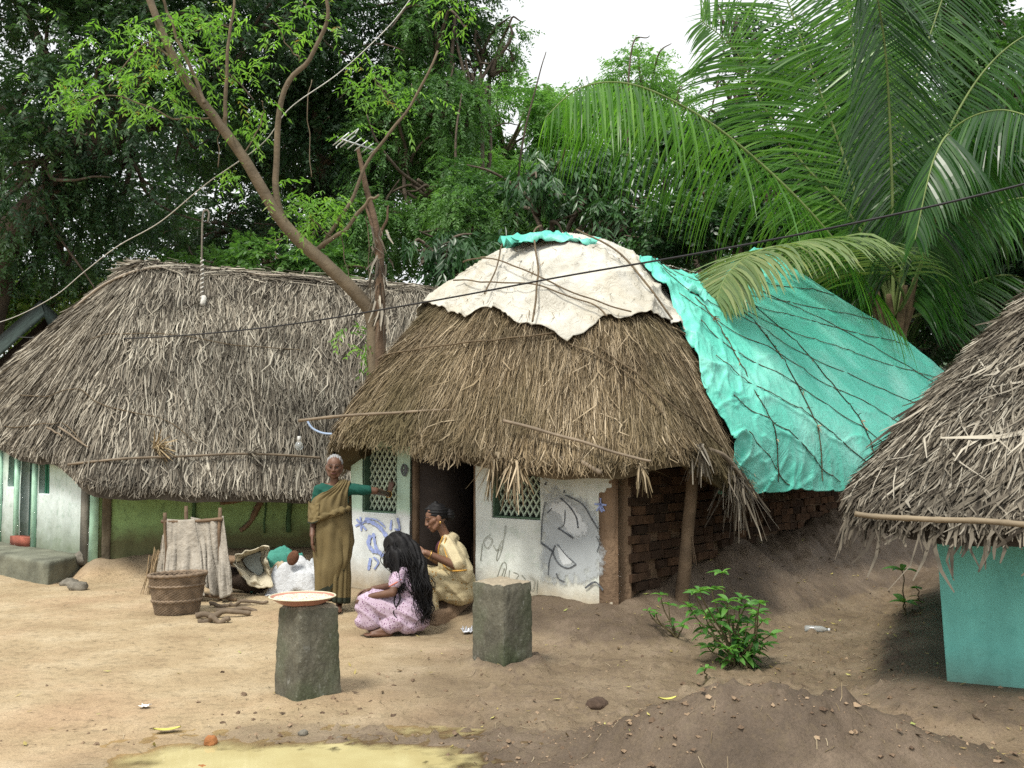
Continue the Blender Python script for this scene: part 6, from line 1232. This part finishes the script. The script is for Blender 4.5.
def sprays(mb, p, d, L, k, lw, ll, droop=.25, seed=1, rn=None, fold=.3, ang=1.0):
    """compound leaves: p starts, d directions, L lengths (n,), k leaflet pairs, leaflet width / length"""
    g = np.random.default_rng(seed); n = len(p); d = norm(d)
    up = np.array([0, 0, 1.0]); side = norm(np.cross(d, up)+g.normal(0, .35, (n, 3))*.6); nor = norm(np.cross(side, d))
    t = (np.arange(k)+.6)/k
    q = p[:, None]+d[:, None]*(L[:, None]*t[None])[..., None]; q[..., 2] -= droop*(L[:, None]*t[None]**2)
    V = []; RN = []
    base = g.random(n)*.75 if rn is None else rn
    for sg in (-1, 1):
        fw = d[:, None]*math.cos(ang)+sg*side[:, None]*math.sin(ang)+g.normal(0, .22, (n, k, 3)); fw[..., 2] -= droop*.8
        fw = norm(fw); l = ll*(.65+.7*g.random((n, k)))*(1-.35*np.abs(t-.45)[None]*2); w_ = lw*(.7+.6*g.random((n, k)))
        nn = norm(nor[:, None]+g.normal(0, .5, (n, k, 3))); s = norm(np.cross(fw, nn))
        a = q; b = q+fw*(l*.45)[..., None]+s*(w_/2)[..., None]; c = q+fw*l[..., None]+np.array([0, 0, -1.0])*(l*.12)[..., None]; e = q+fw*(l*.45)[..., None]-s*(w_/2)[..., None]
        V.append(np.stack([a, b, c, e], 2).reshape(-1, 3)); RN.append(np.repeat((np.clip(base[:, None]+.3*g.random((n, k)), 0, 1)).ravel(), 4))
    v = np.concatenate(V); m = len(v)//4; mb.add(v, np.arange(m*4).reshape(-1, 4), 0, np.concatenate(RN))
def blobpts(g, blobs, n, shell=.75):
    w_ = np.array([b[1][0]*b[1][1]+b[1][0]*b[1][2]+b[1][1]*b[1][2] for b in blobs]); i = g.choice(len(blobs), n, p=w_/w_.sum())
    c = np.array([b[0] for b in blobs])[i]; r = np.array([b[1] for b in blobs])[i]; u = norm(g.normal(0, 1, (n, 3)))
    rad = (shell+(1-shell)*g.random(n)) * np.where(g.random(n) < .3, g.random(n)**.5, 1)
    # uneven outline: the surface swells and breaks
    rad = rad*(1+.28*noise(c[:, 0]+u[:, 0]*2.2, c[:, 1]+u[:, 1]*2.2, c[:, 2]+u[:, 2]*2.2, 5))
    return c+u*r*rad[:, None], u
def limb(mb, pts, r0, r1, n=30, seg=9, wob=.05):
    p = catmull(pts, n); t = np.linspace(0, 1, n); s0 = rng.random()*99
    p = p+np.stack([noise(t*4+s0, 0*t), noise(t*4+s0, 0*t+3), noise(t*4+s0, 0*t+6)], -1)*wob*np.minimum(1, t*6)[:, None]
    mb.tube(p, r0*(1-t)**1+r1*t, seg, jit=.12); return p
def tree(name, label, base, blobs, mat, bark, nspray, k, L, lw, ll, seed, tr=.3, droop=.3, hole=.0, cat='tree', group='trees behind the huts', trunk_pts=None, twigs=True, dirmix=.6, rn=None, bare=0):
    g = np.random.default_rng(seed); root = empty(name, base, label, cat, group)
    m = MB(); base = np.array(base, float); top = np.mean([b[0] for b in blobs], 0)
    tp = trunk_pts if trunk_pts is not None else [base+[0, 0, -.2], base*.6+top*.4+[.2, 0, 0], base*.25+top*.75]
    tp = [np.array(q, float) for q in tp]
    limb(m, tp, tr, tr*.45, 36, 12, .10)
    fork = tp[-1]; mid = catmull(tp, 21)
    for b in blobs:
        a = mid[int(g.integers(11, 20))]; c = np.array(b[0]); h = (a+c)/2+g.normal(0, .35, 3)+[0, 0, .2]
        limb(m, [a, h, c], tr*.38, .035, 22, 7, .12)
        if twigs:
            for _ in range(6):
                e = c+g.normal(0, 1, 3)*np.array(b[1])*.6; limb(m, [h*.4+c*.6, (c+e)/2+g.normal(0, .2, 3), e], .05, .012, 12, 5, .08)
    m.build('trunk', bark, root)
    m = MB(); p, u = blobpts(g, blobs, nspray)
    if hole:
        q = noise(p[:, 0]*1.1, p[:, 1]*1.1, p[:, 2]*1.3, seed); keep = q > -hole*.55; p = p[keep]; u = u[keep]
    d = u*dirmix+g.normal(0, .6, p.shape)+np.array([0, 0, -droop])
    cl = np.clip(.45+.42*noise(p[:, 0]*1.6, p[:, 1]*1.6, p[:, 2]*1.6, seed+3), 0, .8)
    sprays(m, p, d, L*(.6+.8*g.random(len(p))), k, lw, ll, droop, seed, cl)
    m.build('crown', mat, root, smooth=False); return root
def blob(px, py, Y, rx, ry, rz): return (P(px, py, Y), (rx, ry, rz))
gb = lambda px, Y: np.array([(px-512)/FPX*Y, Y, 0.])
# --- the big dark tree at the left and its neighbours
tree('tamarind_tree', 'huge dark feathery tree with a thick slanting trunk filling the upper left', gb(-40, 20.0),
     [blob(40, 40, 19, 2.3, 2.0, 1.5), blob(170, 30, 19.5, 2.2, 2.0, 1.5), blob(20, 170, 19, 2.0, 1.8, 1.25), blob(120, 190, 20, 1.6, 1.5, .85), blob(-60, 90, 18.5, 2.3, 2, 2), blob(100, 105, 18.5, 1.8, 1.6, 1.1), blob(190, 125, 20, 1.5, 1.4, .8), blob(30, 255, 20.5, 1.8, 1.5, .8), blob(270, 20, 20, 1.9, 1.8, 1.3), blob(120, -60, 19, 2.6, 2.4, 1.4), blob(-20, -60, 19, 2.6, 2.4, 1.5)],
     LF_DARK, BARK, 10500, 9, .42, .045, .12, 101, .42, .35, .35, trunk_pts=[gb(-40, 20)+[0, 0, -.2], P(0, 268, 19.8), P(70, 180, 19.6), P(128, 108, 19.4), P(170, 30, 19.4)])
tree('tamarind_tree', 'dark spreading tree behind the middle of the long grey thatch', gb(330, 22.5),
     [blob(300, 70, 22, 2.3, 2.0, 1.5), blob(390, 60, 22, 2.2, 2.0, 1.6), blob(250, 150, 23, 1.7, 1.5, .8), blob(330, 150, 22, 1.9, 1.6, 1.0), blob(330, 230, 22, 1.4, 1.2, .7), blob(210, 225, 23.5, 1.6, 1.3, .75), blob(340, -30, 22, 2.8, 2.4, 1.4), blob(440, 0, 22, 1.3, 1.3, 1.2)],
     LF_DARK, BARK, 10000, 9, .42, .045, .12, 102, .36, .35, .3)
tree('acacia_tree', 'tall thin feathery tree rising left of the white sky', gb(455, 21.0),
     [blob(440, 30, 21, 1.0, 1.0, .9), blob(470, 70, 21, .75, .8, .7), blob(440, 110, 20.5, 1.1, 1.0, .9), blob(420, 180, 20, 1.3, 1.1, 1.0), blob(460, 215, 19.5, 1.5, 1.2, .95), blob(400, 140, 20.8, 1.3, 1.2, 1.1), blob(395, 225, 20.3, 1.4, 1.2, .9), blob(475, 20, 21.5, .7, .7, .5), blob(505, 45, 21.5, .42, .4, .55), blob(455, -40, 21, 1.2, 1.1, .7)],
     LF_MID2, BARK, 6800, 9, .40, .035, .10, 103, .13, .45, .35)
tree('bamboo_clump', 'pale green bamboo thicket standing in the light below the white sky', gb(500, 27),
     [blob(500, 130, 27, 1.4, 1.3, 1.4), blob(450, 150, 26, 1.2, 1.1, 1.3), blob(545, 140, 27, 1.2, 1.1, 1.1), blob(500, 200, 25.5, 1.9, 1.4, 1.1), blob(575, 175, 27, 1.3, 1.2, .8)],
     LF_LIGHT, BARK2, 6200, 7, .5, .05, .20, 104, .10, .5, .25)
tree('bamboo_clump', 'small far tree with a loose pale crown under the white sky', gb(640, 33),
     [blob(640, 78, 33, 1.3, 1.2, .85), blob(612, 110, 33, 1.4, 1.2, .9), blob(670, 110, 33, 1.3, 1.2, .8), blob(640, 140, 32, 2.4, 1.4, .9), blob(560, 115, 33, 1.0, 1, .8)],
     LF_LIGHT, BARK2, 3000, 7, .5, .05, .18, 105, .14, .3, .5)
tree('mango_tree', 'dark mango tree with long drooping leaves behind the canvas roof', gb(540, 18.5),
     [blob(530, 185, 18, 1.1, 1.0, .6), blob(600, 185, 18.5, 1.2, 1.0, .7), blob(555, 225, 17.5, 1.2, 1.0, .55), blob(470, 255, 16.9, .75, .7, .42), blob(420, 250, 17.4, .6, .6, .4), blob(640, 215, 18, 1.3, 1.0, .6), blob(690, 200, 18.5, 1.2, 1, .7)],
     LF_BROAD, BARK, 3000, 5, .26, .055, .26, 106, .16, .75, .15)
tree('leafy_tree', 'dense dark green tree behind the tarpaulin, under the long palm frond', gb(700, 16.8),
     [blob(680, 225, 16.5, 1.0, .9, .45), blob(735, 215, 17, 1.1, .9, .6), blob(780, 200, 17.5, 1.1, 1.0, .8), blob(740, 150, 18.5, 1.0, 1, .7), blob(700, 150, 19, .9, .9, .45)],
     LF_BROAD, BARK, 3600, 5, .24, .06, .13, 107, .15, .3, .2)
tree('leafy_tree', 'loose tree with small dark leaves against the white sky beside the upright palm fronds', gb(760, 21),
     [blob(740, 90, 21, .9, .9, .8), blob(725, 135, 20.5, .8, .8, .6), blob(775, 60, 21.5, 1.0, 1.0, 1.0), blob(800, 130, 20.5, 1.4, 1.2, 1.0), blob(735, 30, 22, .5, .5, .5), blob(850, 60, 21, 1.3, 1.2, 1.2), blob(870, 150, 20, 1.5, 1.3, 1.1)],
     LF_DARK, BARK, 3600, 6, .32, .06, .14, 108, .16, .3, .35)
tree('neem_tree', 'big tree with a stout leaning trunk in the upper right corner', gb(1075, 17.5),
     [blob(930, 60, 16.8, 1.0, 1, .7), blob(985, 30, 17, .9, .9, .5), blob(900, 20, 17, 1.0, 1, .6), blob(1000, 190, 18, 1.3, 1.2, 1.0), blob(960, 120, 17, .8, .8, .5), blob(1060, 60, 18.5, 1.3, 1.2, .8), blob(960, -30, 17, 1.4, 1.3, .5), blob(1080, 170, 18, 1.6, 1.3, 1.2)],
     LF_MID, BARK, 4200, 8, .36, .05, .12, 109, .28, .35, .45, trunk_pts=[gb(1075, 17.5)+[0, 0, -.2], P(1050, 260, 17.5), P(1015, 170, 17.3), P(985, 100, 17.2), P(950, 20, 17)])
tree('leafy_tree', 'shaded dark tree behind the turquoise hut and the palm', gb(985, 16),
     [blob(940, 250, 16, 1.2, 1.0, .9), blob(1000, 260, 15.5, 1.2, 1.0, 1.0), blob(960, 320, 15.5, 1.2, 1.0, .7), blob(1060, 250, 15.5, 1.3, 1, 1.2), blob(900, 310, 16.5, 1.0, 1, .8), blob(860, 260, 17.5, 1.1, 1.0, .9)],
     LF_DARK, BARK, 4600, 7, .34, .055, .13, 110, .18, .35, .1)
tree('bush', 'sunlit yellow green bush in the gap beyond the left end of the grey thatch', gb(20, 22.5),
     [blob(10, 310, 22, 1.4, 1.1, .6), blob(60, 290, 22.5, 1.0, .9, .45), blob(-40, 320, 22, 1.2, 1.0, .8), blob(90, 310, 21.5, .6, .6, .4)],
     LF_SUN, BARK2, 2600, 5, .3, .06, .15, 111, .06, .3, .2, cat='bush', group='bushes behind the huts')
tree('bush', 'bright green shrub peeping over the ridge of the grey thatch', gb(290, 19.5),
     [blob(275, 262, 19, 1.0, .9, .5), blob(320, 270, 19, .9, .8, .45), blob(230, 275, 20, 1.1, .8, .4), blob(175, 275, 20.5, 1.1, .8, .35)],
     LF_MID, BARK2, 2400, 6, .3, .05, .13, 112, .06, .3, .2, cat='bush', group='bushes behind the huts')
# far wood behind, closing the view under the crowns (reads as one mass)
g = np.random.default_rng(77); m = MB(); bl = []
for k in range(44):
    px = -260+k*33+g.normal(0, 12); Y = 31+g.random()*7; top = float(np.interp(px, [-250, 0, 250, 420, 500, 620, 720, 800, 1100], [60, 60, 90, 110, 190, 190, 190, 150, 90]))
    for j in range(4):
        py = top+40+(350-top)*j/3.6+g.normal(0, 10); bl.append(blob(px, py, Y+g.normal(0, .6), 1.9, 1.4, 1.5))
p, u = blobpts(g, bl, 22000, .7); q = noise(p[:, 0]*.8, p[:, 1]*.8, p[:, 2]*.9, 8); keep = (q > -.42); p = p[keep]; u = u[keep]
sprays(m, p, u+g.normal(0, .5, p.shape), .7*(.6+.8*g.random(len(p))), 6, .11, .26, .3, 78, np.clip(.4+.4*noise(p[:, 0], p[:, 1], p[:, 2], 9), 0, .8))
tag(m.build('woodland', LF_DARK, origin=(0, 34, 0), smooth=False), kind='stuff')
g = np.random.default_rng(79); m = MB(); n = 7000
p = np.stack([g.uniform(-22, 22, n), g.uniform(18.5, 30, n), g.random(n)**2*1.6], -1); p = p[(p[:, 1] > 19.5+0*p[:, 0]) | (np.abs(p[:, 0]) > 8)]
sprays(m, p, norm(g.normal(0, .6, p.shape)+[0, 0, .6]), .5*(.6+.8*g.random(len(p))), 6, .08, .2, .3, 80)
tag(m.build('undergrowth', LF_DARK, origin=(0, 24, 0), smooth=False), kind='stuff')
# bare shoots against the sky
for (a, b, lab) in (((520, 165, 24), (548, 50, 24), 'bare dark bamboo shoot pointing up left of the pale far tree'), ((628, 90, 27), (648, 38, 27), 'slim bare shoot pointing up above the pale far tree'), ((455, 190, 19.5), (461, 92, 19.5), 'thin dark vertical stem in front of the pale bamboo')):
    m = MB(); a_, b_ = P(*a), P(*b); foot = np.array([a_[0]-.15, a_[1], 0]); limb(m, [foot, a_, b_], .05, .012, 30, 6, .05); tag(m.build('bare_shoot', BARK), lab, 'bamboo', 'bare shoots')
# --- the slender neem in front, between the two huts
neem = empty('neem_tree', [P(376, 400, 12.0)[0], 12.0, 0], 'slender young neem tree leaning left from the gap between the two thatched roofs', 'tree')
m = MB(); Yn = 12.0
b0 = np.array([P(374, 400, Yn)[0], Yn, -.2])
tr = [b0, P(374, 380, Yn), P(373, 322, Yn), P(362, 300, Yn-.05), P(330, 268, Yn-.15), P(285, 225, Yn-.3), P(245, 160, Yn-.5), P(215, 118, Yn-.6), P(180, 70, Yn-.7), P(150, 0, Yn-.8), P(135, -60, Yn-.8)]
p_ = catmull(tr, 90); t = np.linspace(0, 1, 90); m.tube(p_, np.interp(t, [0, .25, .45, .6, 1], [.095, .088, .076, .062, .035]), 12, jit=.10)
br = [([(283, 222), (276, 170), (284, 95), (310, 55), (327, 15), (318, -30)], .065, .022, -.3), ([(310, 250), (335, 238), (362, 208), (378, 195)], .05, .02, -.15), ([(322, 246), (345, 212), (368, 160), (405, 115), (438, 50)], .04, .018, -.1),
      ([(226, 130), (224, 100), (230, 35), (236, -20)], .045, .015, -.55), ([(205, 105), (180, 45), (162, -5)], .035, .02, -.8), ([(190, 80), (150, 45), (120, 70), (110, 88)], .022, .006, -.7), ([(215, 118), (175, 118), (120, 95), (85, 100)], .02, .006, -.6), ([(228, 28), (200, 28), (175, 42)], .014, .006, -.5), ([(240, 160), (262, 120), (262, 100)], .014, .005, -.5), ([(300, 60), (285, 40), (275, 20)], .014, .005, -.3), ([(405, 115), (385, 95), (375, 78)], .012, .005, -.1), ([(335, 238), (318, 225), (300, 205)], .014, .005, -.15)]
tips = []
for pts, r0, r1, dy in br:
    q = catmull([P(x, y, Yn+dy-.1*i) for i, (x, y) in enumerate(pts)], 30); q = q+np.stack([noise(np.arange(30)*.3+len(tips), 0*q[:, 0]+s_) for s_ in (1, 4, 7)], -1)*.025
    m.tube(q, np.linspace(r0*.66, r1*.75, 30), 8, jit=.12); tips.append(q)
m.build('trunk', BARK2, neem)
m = MB(); g = np.random.default_rng(55)
cl = [(100, 45, 14, .40, -.7), (95, 95, 26, .42, -.65), (125, 80, 16, .35, -.7), (170, 30, 26, .45, -.7), (150, 55, 22, .4, -.7), (190, 20, 14, .3, -.6), (232, 20, 16, .32, -.55), (225, 55, 10, .2, -.55), (260, 100, 9, .2, -.5), (245, 128, 7, .16, -.5), (230, 90, 8, .2, -.5), (375, 75, 24, .38, -.1), (395, 90, 14, .3, -.1), (295, 25, 16, .35, -.3), (318, 10, 12, .3, -.3), (300, 208, 26, .32, -.15), (340, 205, 18, .28, -.1), (320, 225, 12, .25, -.15), (358, 345, 7, .13, .05), (352, 330, 4, .1, .05), (240, 172, 7, .14, -.4), (185, 95, 12, .3, -.6), (165, 70, 12, .3, -.65), (70, 85, 10, .25, -.6), (360, 130, 6, .15, -.1), (60, 100, 8, .25, -.6), (175, 112, 10, .22, -.6), (455, 10, 16, .4, -.1), (265, 65, 8, .2, -.4)]
for px, py, n, r, dy in cl:
    c = P(px, py, Yn+dy); pp = c+g.normal(0, r*.55, (n, 3))*[1, 1, .7]; d = norm(g.normal(0, 1, (n, 3))*[1, 1, .35]+[0, 0, -.15])
    sprays(m, pp, d, .30*(.7+.6*g.random(n)), 6, .024, .10, .55, int(px*7+py), None, ang=.95)
m.build('leaves', LF_NEEM, neem, smooth=False)
st = []
for (a, b, Yd) in (((365, 215), (370, 300), -.1), ((310, 80), (309, 175), -.3), ((338, 235), (352, 295), -.1), ((218, 125), (219, 165), -.5)):
    k = np.linspace(0, 1, 20)[:, None]; q = P(*a, Yn+Yd)*(1-k)+P(*b, Yn+Yd)*k+np.stack([noise(k[:, 0]*5+a[0], 0*k[:, 0]+s_) for s_ in (1, 4, 7)], -1)*.03
    mm = MB(); mm.tube(q, .006, 5); mm.build('hanging_vine', BARK2, neem)
# dead stem beside it, carrying the aerial
dead = empty('dead_stem', [P(380, 400, 11.9)[0], 11.9, 0], 'bare broken brown stem standing close beside the neem trunk', 'tree')
m = MB(); q = [np.array([P(382, 400, 11.9)[0], 11.9, -.1]), P(381, 300, 11.88), P(377, 235, 11.86), P(366, 190, 11.84), P(357, 146, 11.84)]
limb(m, q, .075, .022, 40, 9, .02); limb(m, [P(378, 250, 11.86), P(372, 225, 11.8), P(367, 205, 11.8)], .03, .012, 12, 6, .02); limb(m, [P(379, 245, 11.86), P(386, 220, 11.8), P(390, 205, 11.8)], .025, .008, 12, 6, .02)
m.build('trunk', simple('dead_bark', (.13, .09, .06), .95, .4, 6, .9, 25, .015), dead)
m = MB(); g = np.random.default_rng(3)
for k in range(60):
    py = g.uniform(215, 320); tuft(m, P(380+g.normal(0, 3), py, 11.82), [g.normal(0, .4), -.2, -1], 1, .22, .02, .3, k)
m.build('dry_bark_strips', STRAW_A, dead, smooth=False)

# --- coconut palm behind the tarpaulin
def frond(parent, pts, ll, npair, mat, seed, wid=.045, droop=.8, start=.18, lean=.55, rach=.03, ups=None, sides=(1, 1), hang=0.0):
    g = np.random.default_rng(seed); n = 120; R_ = catmull(pts, n); t = norm(np.gradient(R_, axis=0))
    m = MB(); m.tube(R_, np.linspace(rach, .006, n), 7); fr = m.build('frond', simple_rachis, parent)
    V = []; RN = []; K = 6
    up = np.array([0, 0, 1.0]) if ups is None else np.array(ups, float)
    for i in range(npair):
        q = start+(1-start)*(i+.3)/npair; k = min(int(q*(n-1)), n-1); c = R_[k]; tt = t[k]
        sd = norm(np.cross(tt, up)); nn = norm(np.cross(sd, tt))
        prof = (.45+.55*math.sin(math.pi*min(1, (q-start)/(1-start)*.72+.22)))*(1-.45*max(0, (q-.82)/.18))
        for e, sg in enumerate((-1, 1)):
            if sides[e] == 0 or g.random() < .03: continue
            L = ll*prof*sides[e]*(.88+.24*g.random()); d = norm(sd*sg*math.cos(lean)+tt*math.sin(lean)+nn*.22*(1-hang)+g.normal(0, .05, 3)); d = norm(d*(1-hang)+np.array([0, 0, -1.0])*hang); pos = c.copy(); step = L/(K-1); line = [pos.copy()]; dr = droop*(.8+.5*g.random())
            for s_ in range(K-1):
                d = norm(d+np.array([0, 0, -1.0])*dr*.30*(s_+.3)/K*1.6); pos = pos+d*step; line.append(pos.copy())
            line = np.array(line); td = norm(np.gradient(line, axis=0)); s2 = norm(np.cross(td, nn+.25*g.normal(0, 1, 3))); w_ = wid*np.array([.5, 1, 1, .85, .55, .08])*(.85+.3*g.random())
            V.append(np.stack([line-s2*w_[:, None]/2, line+s2*w_[:, None]/2], 1).reshape(-1, 3)); RN.append(np.full(K*2, np.clip(g.normal(.45, .18), 0, 1)))
    v = np.concatenate(V); m2 = len(V); b = (np.arange(m2)*K*2)[:, None, None]+np.arange(K-1)[None, :, None]*2+np.array([0, 1, 3, 2])[None, None]
    m = MB(); m.add(v, b.reshape(-1, 4), 0, np.concatenate(RN)); m.build('leaflets', mat, fr, smooth=False)
simple_rachis = simple('green_frond_stalk', (.14, .19, .06), .6, .25, 5, 0)
Yp = 13.9; pc = P(893, 322, Yp)
palm = empty('coconut_palm', [pc[0], Yp, 0], 'young coconut palm with long arching fronds behind the turquoise tarpaulin', 'palm')
m = MB(); limb(m, [[pc[0]+.1, Yp+.1, -.2], [pc[0]+.05, Yp, pc[2]*.5], pc+[0, 0, -.1]], .20, .16, 30, 14, .02)
m.build('trunk', simple('ringed_palm_trunk', (.14, .11, .08), .95, .4, 6, .9, 14, .03), palm)
m = MB(); 
for k in range(9):
    a = k*.7; e = pc+np.array([.32*math.cos(a), .32*math.sin(a), .35+.12*(k % 3)]); m.tube(catmull([pc+[0, 0, -.35], pc+np.array([.16*math.cos(a), .16*math.sin(a), -.05]), e], 10), np.linspace(.085, .035, 10), 7)
m.build('leaf_bases', simple('brown_palm_sheath', (.13, .095, .055), .9, .4, 8, .6), palm)
F = lambda *q: [pc]+[P(x, y, Yp+dy) for x, y, dy in q]
D = dict
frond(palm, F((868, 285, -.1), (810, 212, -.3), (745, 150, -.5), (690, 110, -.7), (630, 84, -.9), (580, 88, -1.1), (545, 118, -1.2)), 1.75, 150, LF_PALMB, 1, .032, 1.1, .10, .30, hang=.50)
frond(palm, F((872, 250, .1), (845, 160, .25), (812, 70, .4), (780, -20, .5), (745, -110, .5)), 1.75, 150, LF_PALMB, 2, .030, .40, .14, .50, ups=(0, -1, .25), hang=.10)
frond(palm, F((893, 240, -.1), (890, 130, -.3), (884, 40, -.6), (868, -40, -1.1), (845, -70, -1.6)), 1.5, 140, LF_PALM, 3, .030, .7, .16, .40, ups=(.2, -1, .3), hang=0.55)
frond(palm, F((912, 250, .1), (940, 150, .2), (985, 70, .2), (1040, 30, .1), (1100, 40, -.1)), 1.6, 130, LF_PALM, 4, .030, .8, .14, .40, hang=0.5)
frond(palm, F((905, 255, -.4), (925, 175, -.9), (955, 128, -1.5), (1000, 110, -2.1), (1050, 125, -2.6)), 1.4, 130, LF_PALM, 5, .030, .9, .20, .30, hang=.55)
frond(palm, F((915, 290, .0), (955, 235, -.1), (1010, 200, -.3), (1080, 200, -.6)), 1.3, 110, LF_PALM, 6, .030, .9, .18, .40, hang=.45)
frond(palm, F((905, 300, -.3), (880, 258, -1.0), (835, 240, -1.8), (790, 244, -2.5), (752, 254, -2.9), (728, 274, -3.1), (716, 300, -3.2)), 1.2, 130, LF_PALMY, 7, .040, .8, .22, .45, rach=.022, hang=.18)
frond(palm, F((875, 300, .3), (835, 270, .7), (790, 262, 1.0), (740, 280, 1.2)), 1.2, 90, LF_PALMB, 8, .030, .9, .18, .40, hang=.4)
frond(palm, F((880, 235, .4), (862, 120, .9), (850, 20, 1.3), (835, -70, 1.5)), 1.6, 130, LF_PALM, 9, .030, .5, .14, .50, ups=(0, -1, .3), hang=0.45)
frond(palm, F((915, 280, -.7), (938, 210, -1.3), (952, 160, -1.8), (948, 135, -2.2), (932, 165, -2.6), (915, 240, -2.8)), 1.0, 110, LF_PALM, 10, .030, .9, .25, .35, hang=.55)
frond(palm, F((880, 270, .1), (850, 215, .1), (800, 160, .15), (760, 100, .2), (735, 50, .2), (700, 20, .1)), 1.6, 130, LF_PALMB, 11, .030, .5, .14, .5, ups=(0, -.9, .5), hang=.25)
frond(palm, F((908, 270, .3), (935, 200, .8), (975, 160, 1.2), (1030, 150, 1.5)), 1.4, 110, LF_PALM, 12, .030, .9, .16, .40, hang=0.55)
frond(palm, F((888, 240, .2), (905, 120, .4), (935, 20, .5), (965, -60, .5)), 1.6, 130, LF_PALM, 13, .030, .5, .14, .45, ups=(0, -1, .3), hang=0.5)
frond(palm, F((930, 310, .2), (960, 290, .6), (1005, 275, .9), (1060, 290, 1.1)), 1.2, 90, LF_PALM, 14, .030, .9, .18, .40, hang=.45)
frond(palm, F((897, 250, .5), (900, 170, 1.1), (890, 90, 1.7), (870, 30, 2.2)), 1.5, 120, LF_PALM, 15, .030, .7, .14, .45, ups=(0, -1, .3), hang=0.55)
# ================================================================ daylight and camera
EL, AZ = 58.0, -35.0        # sun high, over the photographer's left shoulder, behind thin cloud
w = bpy.data.worlds.new("World"); SC.world = w; w.use_nodes = True; nt = w.node_tree; nt.nodes.clear()
sky = nt.nodes.new('ShaderNodeTexSky'); sky.sky_type = 'NISHITA'; sky.sun_disc = False; sky.sun_elevation = R(EL); sky.sun_rotation = R(180+AZ)
sky.dust_density = 4; sky.air_density = 1.0; sky.ozone_density = 1.0
hs = nt.nodes.new('ShaderNodeHueSaturation'); hs.inputs['Saturation'].default_value = .16; hs.inputs['Value'].default_value = 1.0
mx = nt.nodes.new('ShaderNodeMix'); mx.data_type = 'RGBA'; mx.inputs[0].default_value = .55; mx.inputs[7].default_value = (12.2, 12.5, 12.6, 1)   # thin white cloud over the blue
bg = nt.nodes.new('ShaderNodeBackground'); bg.inputs[1].default_value = .08; ou = nt.nodes.new('ShaderNodeOutputWorld')
nt.links.new(sky.outputs[0], hs.inputs['Color']); nt.links.new(hs.outputs[0], mx.inputs[6]); nt.links.new(mx.outputs[2], bg.inputs[0]); nt.links.new(bg.outputs[0], ou.inputs[0])
sl = bpy.data.lights.new('sun', 'SUN'); sl.energy = 2.3; sl.angle = R(12); sl.color = (1, .95, .86)
so = bpy.data.objects.new('sun', sl); COL.objects.link(so)
dv = Vector((math.sin(R(AZ))*math.cos(R(EL)), -math.cos(R(AZ))*math.cos(R(EL)), math.sin(R(EL))))   # towards the sun
so.rotation_euler = dv.to_track_quat('Z', 'Y').to_euler(); so.location = (0, 0, 30)
cam = bpy.data.cameras.new('camera'); co = bpy.data.objects.new('camera', cam); COL.objects.link(co)
cam.sensor_width = 36; cam.lens = 36*FPX/1024; cam.clip_end = 2000; cam.clip_start = .05
co.location = (0, 0, CAMH); co.rotation_euler = (R(90)+PITCH, 0, 0); SC.camera = co
SC.view_settings.view_transform = 'Standard'; SC.view_settings.look = 'None'; SC.view_settings.exposure = 0.78; SC.view_settings.gamma = 1
SC.cycles.max_bounces = 5; SC.cycles.diffuse_bounces = 1; SC.cycles.transmission_bounces = 3; SC.cycles.glossy_bounces = 2; SC.cycles.use_denoising = False
SC.cycles.sample_clamp_indirect = 4
